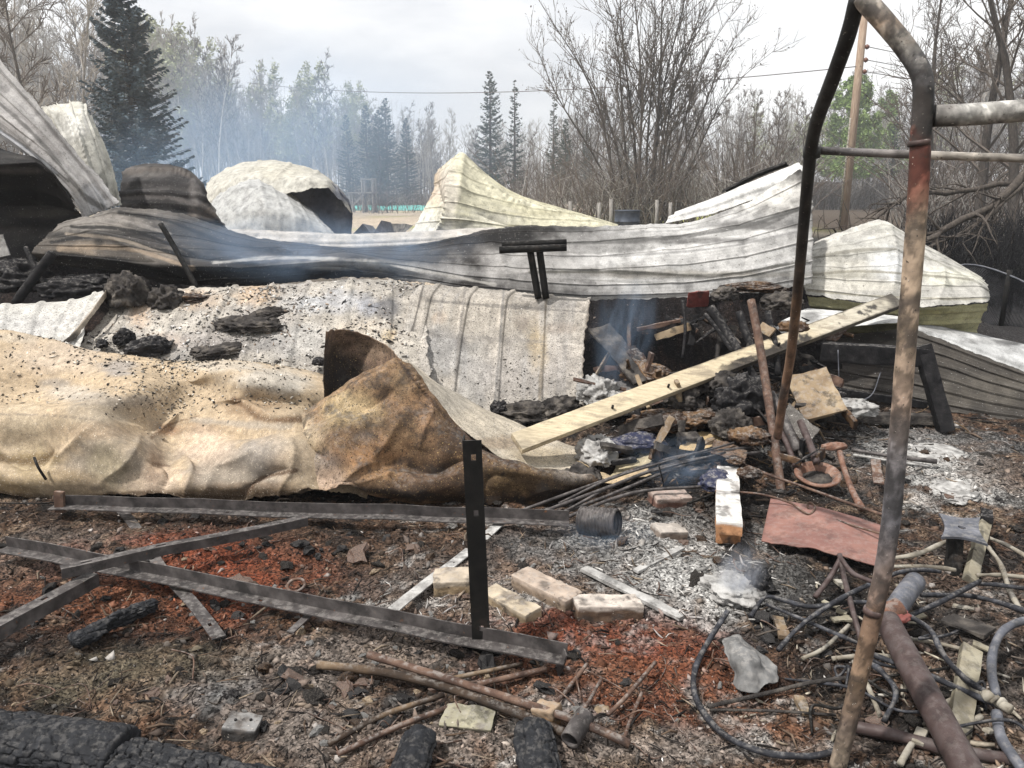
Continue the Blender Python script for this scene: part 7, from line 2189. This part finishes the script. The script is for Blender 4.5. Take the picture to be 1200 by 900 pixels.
chunk_set('charcoal_chunk', 130, ['char', 'char', 'insul'], 'loose black charcoal chunk lying in the ash', 'charcoal chunks in the ash', 'charcoal', [(200, 720, 200, 60, 1.3), (300, 640, 250, 30, 1), (600, 760, 200, 60, 1), (900, 700, 120, 90, 1), (1050, 800, 150, 80, 1), (400, 830, 250, 50, .8), (800, 600, 120, 30, .8), (1080, 560, 130, 60, .8)], .012, .030, 1, True)
chunk_set('stone', 90, ['ashy', 'tan_board', 'brick_plain' if 'brick_plain' in M else 'ashy'], 'small pale stone in the burnt rubble', 'pale stones in the rubble', 'stone', [(420, 720, 160, 40, 1.2), (480, 790, 140, 40, 1), (700, 660, 160, 40, 1), (350, 830, 200, 40, .7), (850, 840, 200, 50, .6), (1080, 560, 120, 60, .6), (300, 690, 200, 60, .7)], .008, .020, 1, False)
chunk_set('rubble_lump', 110, ['brown_wad', 'insul', 'rust'], 'small brown lump of fire rubble', 'brown rubble lumps', 'rubble', [(250, 650, 250, 40, 1), (500, 650, 150, 40, 1), (350, 790, 250, 50, 1), (1000, 560, 150, 60, 1), (800, 620, 150, 50, 1), (1100, 800, 130, 80, .7)], .014, .042, 1, False)


# ------------------------------------------------------------------ uncounted litter: flakes, grit, splinters
def flakes(name, n, dmin, dmax, smin, smax, pal, seed, zfun=None, flatten=.45, place=None):
    rng = np.random.default_rng(seed)
    if place is None:
        d = np.exp(rng.uniform(math.log(dmin), math.log(dmax), n))
        x = rng.uniform(-.80, .84, n) * d
        y = d
        cl = fbm2(x * 1.9 + seed, y * 2.4, 4, 90 + seed % 3, .6)                 # litter lies in clumps, thin on the powdery patches
        keep = rng.random(n) < np.clip(.18 + 1.5 * sstep(-.22, .28, cl), 0, 1)
        x, y, d = x[keep], y[keep], d[keep]
        n = len(x)
        z = gh(x, y)
    else:
        x, y, z = place(rng, n)
        d = np.hypot(x, y)
    base = zones(x, y) if place is None else None
    v0 = np.array([(1, 0, 0), (0, 1, 0), (-1, 0, 0), (0, -1, 0), (0, 0, 1), (0, 0, -1)], float)
    f0 = np.array([(0, 1, 4), (1, 2, 4), (2, 3, 4), (3, 0, 4), (1, 0, 5), (2, 1, 5), (3, 2, 5), (0, 3, 5)])
    s = np.exp(rng.uniform(math.log(smin), math.log(smax), n)) * (d / 2.6) ** .35
    V = v0[None] * rng.uniform(.45, 1.3, (n, 6, 1)) + rng.normal(0, .16, (n, 6, 3))
    V = V * s[:, None, None] * np.stack([rng.uniform(.6, 1.7, n), rng.uniform(.5, 1.0, n), rng.uniform(.2, 1.0, n) * flatten], -1)[:, None]
    q = rng.normal(0, 1, (n, 4)) * np.array([1, .35, .35, 1])
    q /= np.linalg.norm(q, axis=1)[:, None]
    w, a, b_, c_ = q.T
    R = np.stack([np.stack([1 - 2 * (b_ * b_ + c_ * c_), 2 * (a * b_ - c_ * w), 2 * (a * c_ + b_ * w)], -1), np.stack([2 * (a * b_ + c_ * w), 1 - 2 * (a * a + c_ * c_), 2 * (b_ * c_ - a * w)], -1),
                  np.stack([2 * (a * c_ - b_ * w), 2 * (b_ * c_ + a * w), 1 - 2 * (a * a + b_ * b_)], -1)], 1)
    V = np.einsum('nij,nkj->nki', R, V) + np.stack([x, y, z + s * .15], -1)[:, None]
    F = (f0[None] + (np.arange(n) * 6)[:, None, None]).reshape(-1, 3)
    pc_ = np.array(pal)[rng.integers(0, len(pal), n)]
    if base is not None:
        k = rng.uniform(.4, .97, (n, 1))
        pc_ = pc_ * (1 - k) + base * k
    pc_ = pc_ * np.exp(rng.normal(0, .35, (n, 1)))
    o = mesh_obj(name, V.reshape(-1, 3), F, M['chips'], None, False, np.repeat(pc_, 6, 0))
    return tag(o, kind='stuff')


PAL = [(.02, .019, .018), (.025, .023, .022), (.014, .013, .013), (.42, .40, .38), (.20, .18, .165), (.12, .088, .066), (.10, .066, .048), (.075, .058, .048), (.19, .15, .11), (.06, .05, .045), (.04, .035, .03)]
flakes('rubble_flakes', 42000, 1.6, 7.5, .003, .012, PAL, 1)
flakes('rubble_grit', 90000, 1.6, 5.0, .0018, .005, PAL, 2)
flakes('rubble_crusts', 5200, 1.6, 6.0, .010, .026, PAL, 3, flatten=.6)


def splinters(name, n, seed, lmin, lmax, r, cols, areas=None, mat='chips'):
    rng = np.random.default_rng(seed)
    d = np.exp(rng.uniform(math.log(1.6), math.log(6.0), n))
    x = rng.uniform(-.74, .74, n) * d
    y = d
    if areas:
        for i in range(n):
            a = areas[int(rng.integers(0, len(areas)))]
            q = flat(a[0] + rng.normal(0, a[2]), min(940, max(470, a[1] + rng.normal(0, a[3]))))
            x[i], y[i] = q[0], q[1]
    z = gh(x, y)
    th = rng.uniform(0, 6.28, n)
    L = np.exp(rng.uniform(math.log(lmin), math.log(lmax), n))
    el = rng.normal(.05, .22, n)
    dv = np.stack([np.cos(th) * np.cos(el), np.sin(th) * np.cos(el), np.sin(el)], -1)
    rr = r * rng.uniform(.4, 1.3, n) * (L / lmax) ** .4
    s = np.cross(dv, rng.normal(0, 1, (n, 3)))
    s /= np.linalg.norm(s, axis=1)[:, None]
    t = np.cross(dv, s)
    c = np.stack([x, y, z + .006 + np.abs(np.sin(el)) * L * .4], -1)
    bend = rng.normal(0, .08, (n, 1)) * s * L[:, None]
    rings = []
    for u, k in ((-.5, .7), (0, 1.0), (.5, .45)):
        p = c + dv * (L * u)[:, None] + (bend if u == 0 else 0)
        for aa in range(4):
            rings.append(p + (math.cos(aa * 1.57) * s + math.sin(aa * 1.57) * t * .6) * (rr * k)[:, None])
    V = np.stack(rings, 1)
    f0 = []
    for i in range(2):
        for j in range(4):
            k = (j + 1) % 4
            f0.append((i * 4 + j, i * 4 + k, i * 4 + 4 + k, i * 4 + 4 + j))
    f0 += [(3, 2, 1, 0), (8, 9, 10, 11)]
    F = (np.array(f0)[None] + (np.arange(n) * 12)[:, None, None]).reshape(-1, 4)
    pc_ = np.array(cols)[rng.integers(0, len(cols), n)] * rng.uniform(.6, 1.25, (n, 1))
    return tag(mesh_obj(name, V.reshape(-1, 3), F, M['chips'], None, False, np.repeat(pc_, 12, 0)), kind='stuff')


splinters('charred_splinters', 2200, 5, .02, .10, .0045, [(.02, .018, .017), (.02, .018, .017), (.045, .037, .03), (.10, .07, .05), (.20, .16, .12)])
splinters('pale_splinters', 110, 6, .02, .10, .008, [(.38, .34, .27), (.30, .27, .22), (.22, .19, .15), (.44, .41, .36), (.12, .10, .085)], [(1100, 690, 60, 40), (1120, 800, 60, 60), (1000, 740, 60, 50), (960, 780, 60, 40), (1060, 850, 60, 30), (1160, 860, 40, 40)])
splinters('ash_slivers', 240, 8, .02, .09, .005, [(.52, .50, .47), (.42, .40, .38), (.30, .28, .27)], [(780, 645, 70, 35), (860, 680, 40, 30), (700, 650, 60, 25), (720, 520, 30, 20), (560, 700, 60, 20), (1080, 530, 60, 25)])
splinters('heap_litter', 900, 9, .04, .22, .010, [(.03, .028, .028), (.05, .045, .04), (.12, .09, .07), (.22, .15, .09)], [(800, 500, 60, 22), (870, 480, 50, 26), (930, 490, 50, 20), (1000, 500, 70, 16), (760, 470, 50, 20), (860, 540, 60, 24)])


wb, wr = MB(), np.random.default_rng(14)
for i in range(110):                                      # nails, wire ends and strapping too small to tell apart
    px, py = wr.uniform(0, 1190), wr.uniform(600, 900)
    q = H(px, py, .008)
    a = wr.uniform(0, 6.28)
    L = wr.uniform(.04, .22)
    d = np.array([math.cos(a), math.sin(a), 0])
    sd_ = np.array([-d[1], d[0], 0]) * wr.normal(0, .35) * L
    p = catmull(np.array([q, q + d * L * .4 + sd_ + np.array([0, 0, wr.uniform(0, .03)]), q + d * L * .8 + sd_ * wr.normal(.5, 1), q + d * L + np.array([0, 0, wr.uniform(0, .02)])]), 12)
    p[:, 2] = np.maximum(p[:, 2], gh(p[:, 0], p[:, 1]) + .004)
    wb.tube(p, wr.uniform(.0012, .003), 5)
tag(wb.build('wire_scraps', M['rust'], None, True), kind='stuff')


def on_sheet(label, vlo=.1, vhi=.9, ulo=.02, uhi=.98, clump=6):
    A = SURF[label]

    def f(rng, n):
        cu, cv = rng.uniform(ulo, uhi, clump), rng.uniform(vlo, vhi, clump)
        k = rng.integers(0, clump, n)
        u = np.where(rng.random(n) < .65, cu[k] + rng.normal(0, .05, n), rng.uniform(ulo, uhi, n))
        v = np.where(rng.random(n) < .65, cv[k] + rng.normal(0, .07, n), rng.uniform(vlo, vhi, n))
        i = np.clip((v * (A.shape[0] - 1)).astype(int), 0, A.shape[0] - 1)
        j = np.clip((u * (A.shape[1] - 1)).astype(int), 0, A.shape[1] - 1)
        p = A[i, j]
        return p[:, 0], p[:, 1], p[:, 2] + .002
    return f


flakes('sheet_litter', 2600, 0, 0, .003, .013, [(.05, .045, .04), (.12, .10, .08), (.03, .03, .03), (.30, .27, .23), (.46, .42, .36)], 21, place=on_sheet('long scorched tan sheet buckled into soft folds across the front left', .45, .95, .12, .9, 9))
flakes('sheet_litter', 3600, 0, 0, .003, .016, [(.07, .065, .06), (.14, .13, .12), (.04, .04, .04), (.30, .27, .25), (.5, .48, .45), (.44, .42, .40), (.24, .19, .15)], 22, place=on_sheet('pale ribbed sheet carrying black char lumps, left of the upright cream one', .1, .95, .02, .98, 14))
flakes('sheet_litter', 900, 0, 0, .003, .012, [(.06, .055, .05), (.3, .28, .25)], 23, place=on_sheet('upright flaking cream ribbed sheet with a ragged curved right edge beside the dark hollow', .05, .5, .02, .98, 8))
# ------------------------------------------------------------------ smoke and air
def smoke_mat(name, dens, scale, col, thresh=(.40, .72), stretch=(1, 1, .6), aniso=.2):
    m = bpy.data.materials.new(name)
    m.use_nodes = True
    nt = m.node_tree
    N, L = nt.nodes, nt.links
    N.clear()
    out = N.new('ShaderNodeOutputMaterial')
    pv = N.new('ShaderNodeVolumePrincipled')
    pv.inputs['Color'].default_value = (*col, 1)
    pv.inputs['Anisotropy'].default_value = aniso
    tc = N.new('ShaderNodeTexCoord')
    ln = N.new('ShaderNodeVectorMath')
    ln.operation = 'LENGTH'
    L.new(tc.outputs['Object'], ln.inputs[0])
    fall = N.new('ShaderNodeMapRange')
    fall.interpolation_type = 'SMOOTHSTEP'
    fall.inputs['From Min'].default_value, fall.inputs['From Max'].default_value = 1.0, .15
    L.new(ln.outputs['Value'], fall.inputs['Value'])
    mp = N.new('ShaderNodeMapping')
    mp.inputs['Scale'].default_value = stretch
    L.new(tc.outputs['Object'], mp.inputs['Vector'])
    n = N.new('ShaderNodeTexNoise')
    n.inputs['Scale'].default_value = scale
    n.inputs['Detail'].default_value = 4
    n.inputs['Distortion'].default_value = .8
    L.new(mp.outputs[0], n.inputs['Vector'])
    r = N.new('ShaderNodeMapRange')
    r.interpolation_type = 'SMOOTHSTEP'
    r.inputs['From Min'].default_value, r.inputs['From Max'].default_value = thresh
    L.new(n.outputs['Fac'], r.inputs['Value'])
    m1 = N.new('ShaderNodeMath')
    m1.operation = 'MULTIPLY'
    L.new(fall.outputs[0], m1.inputs[0])
    L.new(r.outputs[0], m1.inputs[1])
    m2 = N.new('ShaderNodeMath')
    m2.operation = 'MULTIPLY'
    m2.inputs[1].default_value = dens
    L.new(m1.outputs[0], m2.inputs[0])
    L.new(m2.outputs[0], pv.inputs['Density'])
    L.new(pv.outputs[0], out.inputs['Volume'])
    return m


def smoke(name, c, s, mat, rot=0.0):
    v, f = ico(3)
    me = bpy.data.meshes.new(name)
    me.from_pydata((v * 1.0).tolist(), [], f.tolist())
    me.materials.append(mat)
    o = bpy.data.objects.new(name, me)
    o.location = tuple(c)
    o.scale = s
    o.rotation_euler = (0, rot, 0)
    COL.objects.link(o)
    return tag(o, kind='stuff')


BL = (.52, .72, 1.0)
smoke('smoke_bank', P(340, 165, 54), (18.5, 10, 8.0), smoke_mat('far_smoke', .072, 1.8, (.50, .71, 1.0), (.24, .70)))
smoke('smoke_bank', P(250, 205, 23), (5.5, 3, 2.6), smoke_mat('near_bank_smoke', .10, 1.5, (.45, .68, 1.0), (.30, .75)))
smoke('smoke_plume', P(345, 290, 6.0), (1.4, .38, .36), smoke_mat('drifting_smoke', 2.4, 2.2, BL), .1)
smoke('smoke_plume', P(470, 285, 5.7), (.7, .25, .22), smoke_mat('sheet_smoke', 2.0, 2.0, BL))
smoke('smoke_plume', P(730, 395, 5.2), (.26, .22, .55), smoke_mat('hollow_smoke', 2.8, 2.4, BL), .15)
smoke('smoke_plume', P(800, 545, 4.0), (.35, .25, .18), smoke_mat('heap_smoke', 2.8, 2.0, BL))
smoke('smoke_plume', P(868, 672, 2.8), (.11, .10, .15), smoke_mat('ash_smoke', 16.0, 1.8, (.75, .80, .9)), .2)
smoke('smoke_plume', P(710, 625, 3.2), (.30, .16, .10), smoke_mat('ground_smoke', 1.6, 2.2, BL))

# even air round the whole scene
hm = bpy.data.materials.new('air')
hm.use_nodes = True
nt = hm.node_tree
nt.nodes.clear()
out = nt.nodes.new('ShaderNodeOutputMaterial')
pv = nt.nodes.new('ShaderNodeVolumePrincipled')
pv.inputs['Color'].default_value = (.90, .94, 1.0, 1)
pv.inputs['Density'].default_value = .0015
pv.inputs['Anisotropy'].default_value = .2
nt.links.new(pv.outputs[0], out.inputs['Volume'])
b = MB()
b.box(Matrix.Translation((0, 0, 9.5)), 1800, 1800, 25)
hz_ = b.build('haze', hm)
tag(hz_, kind='stuff')
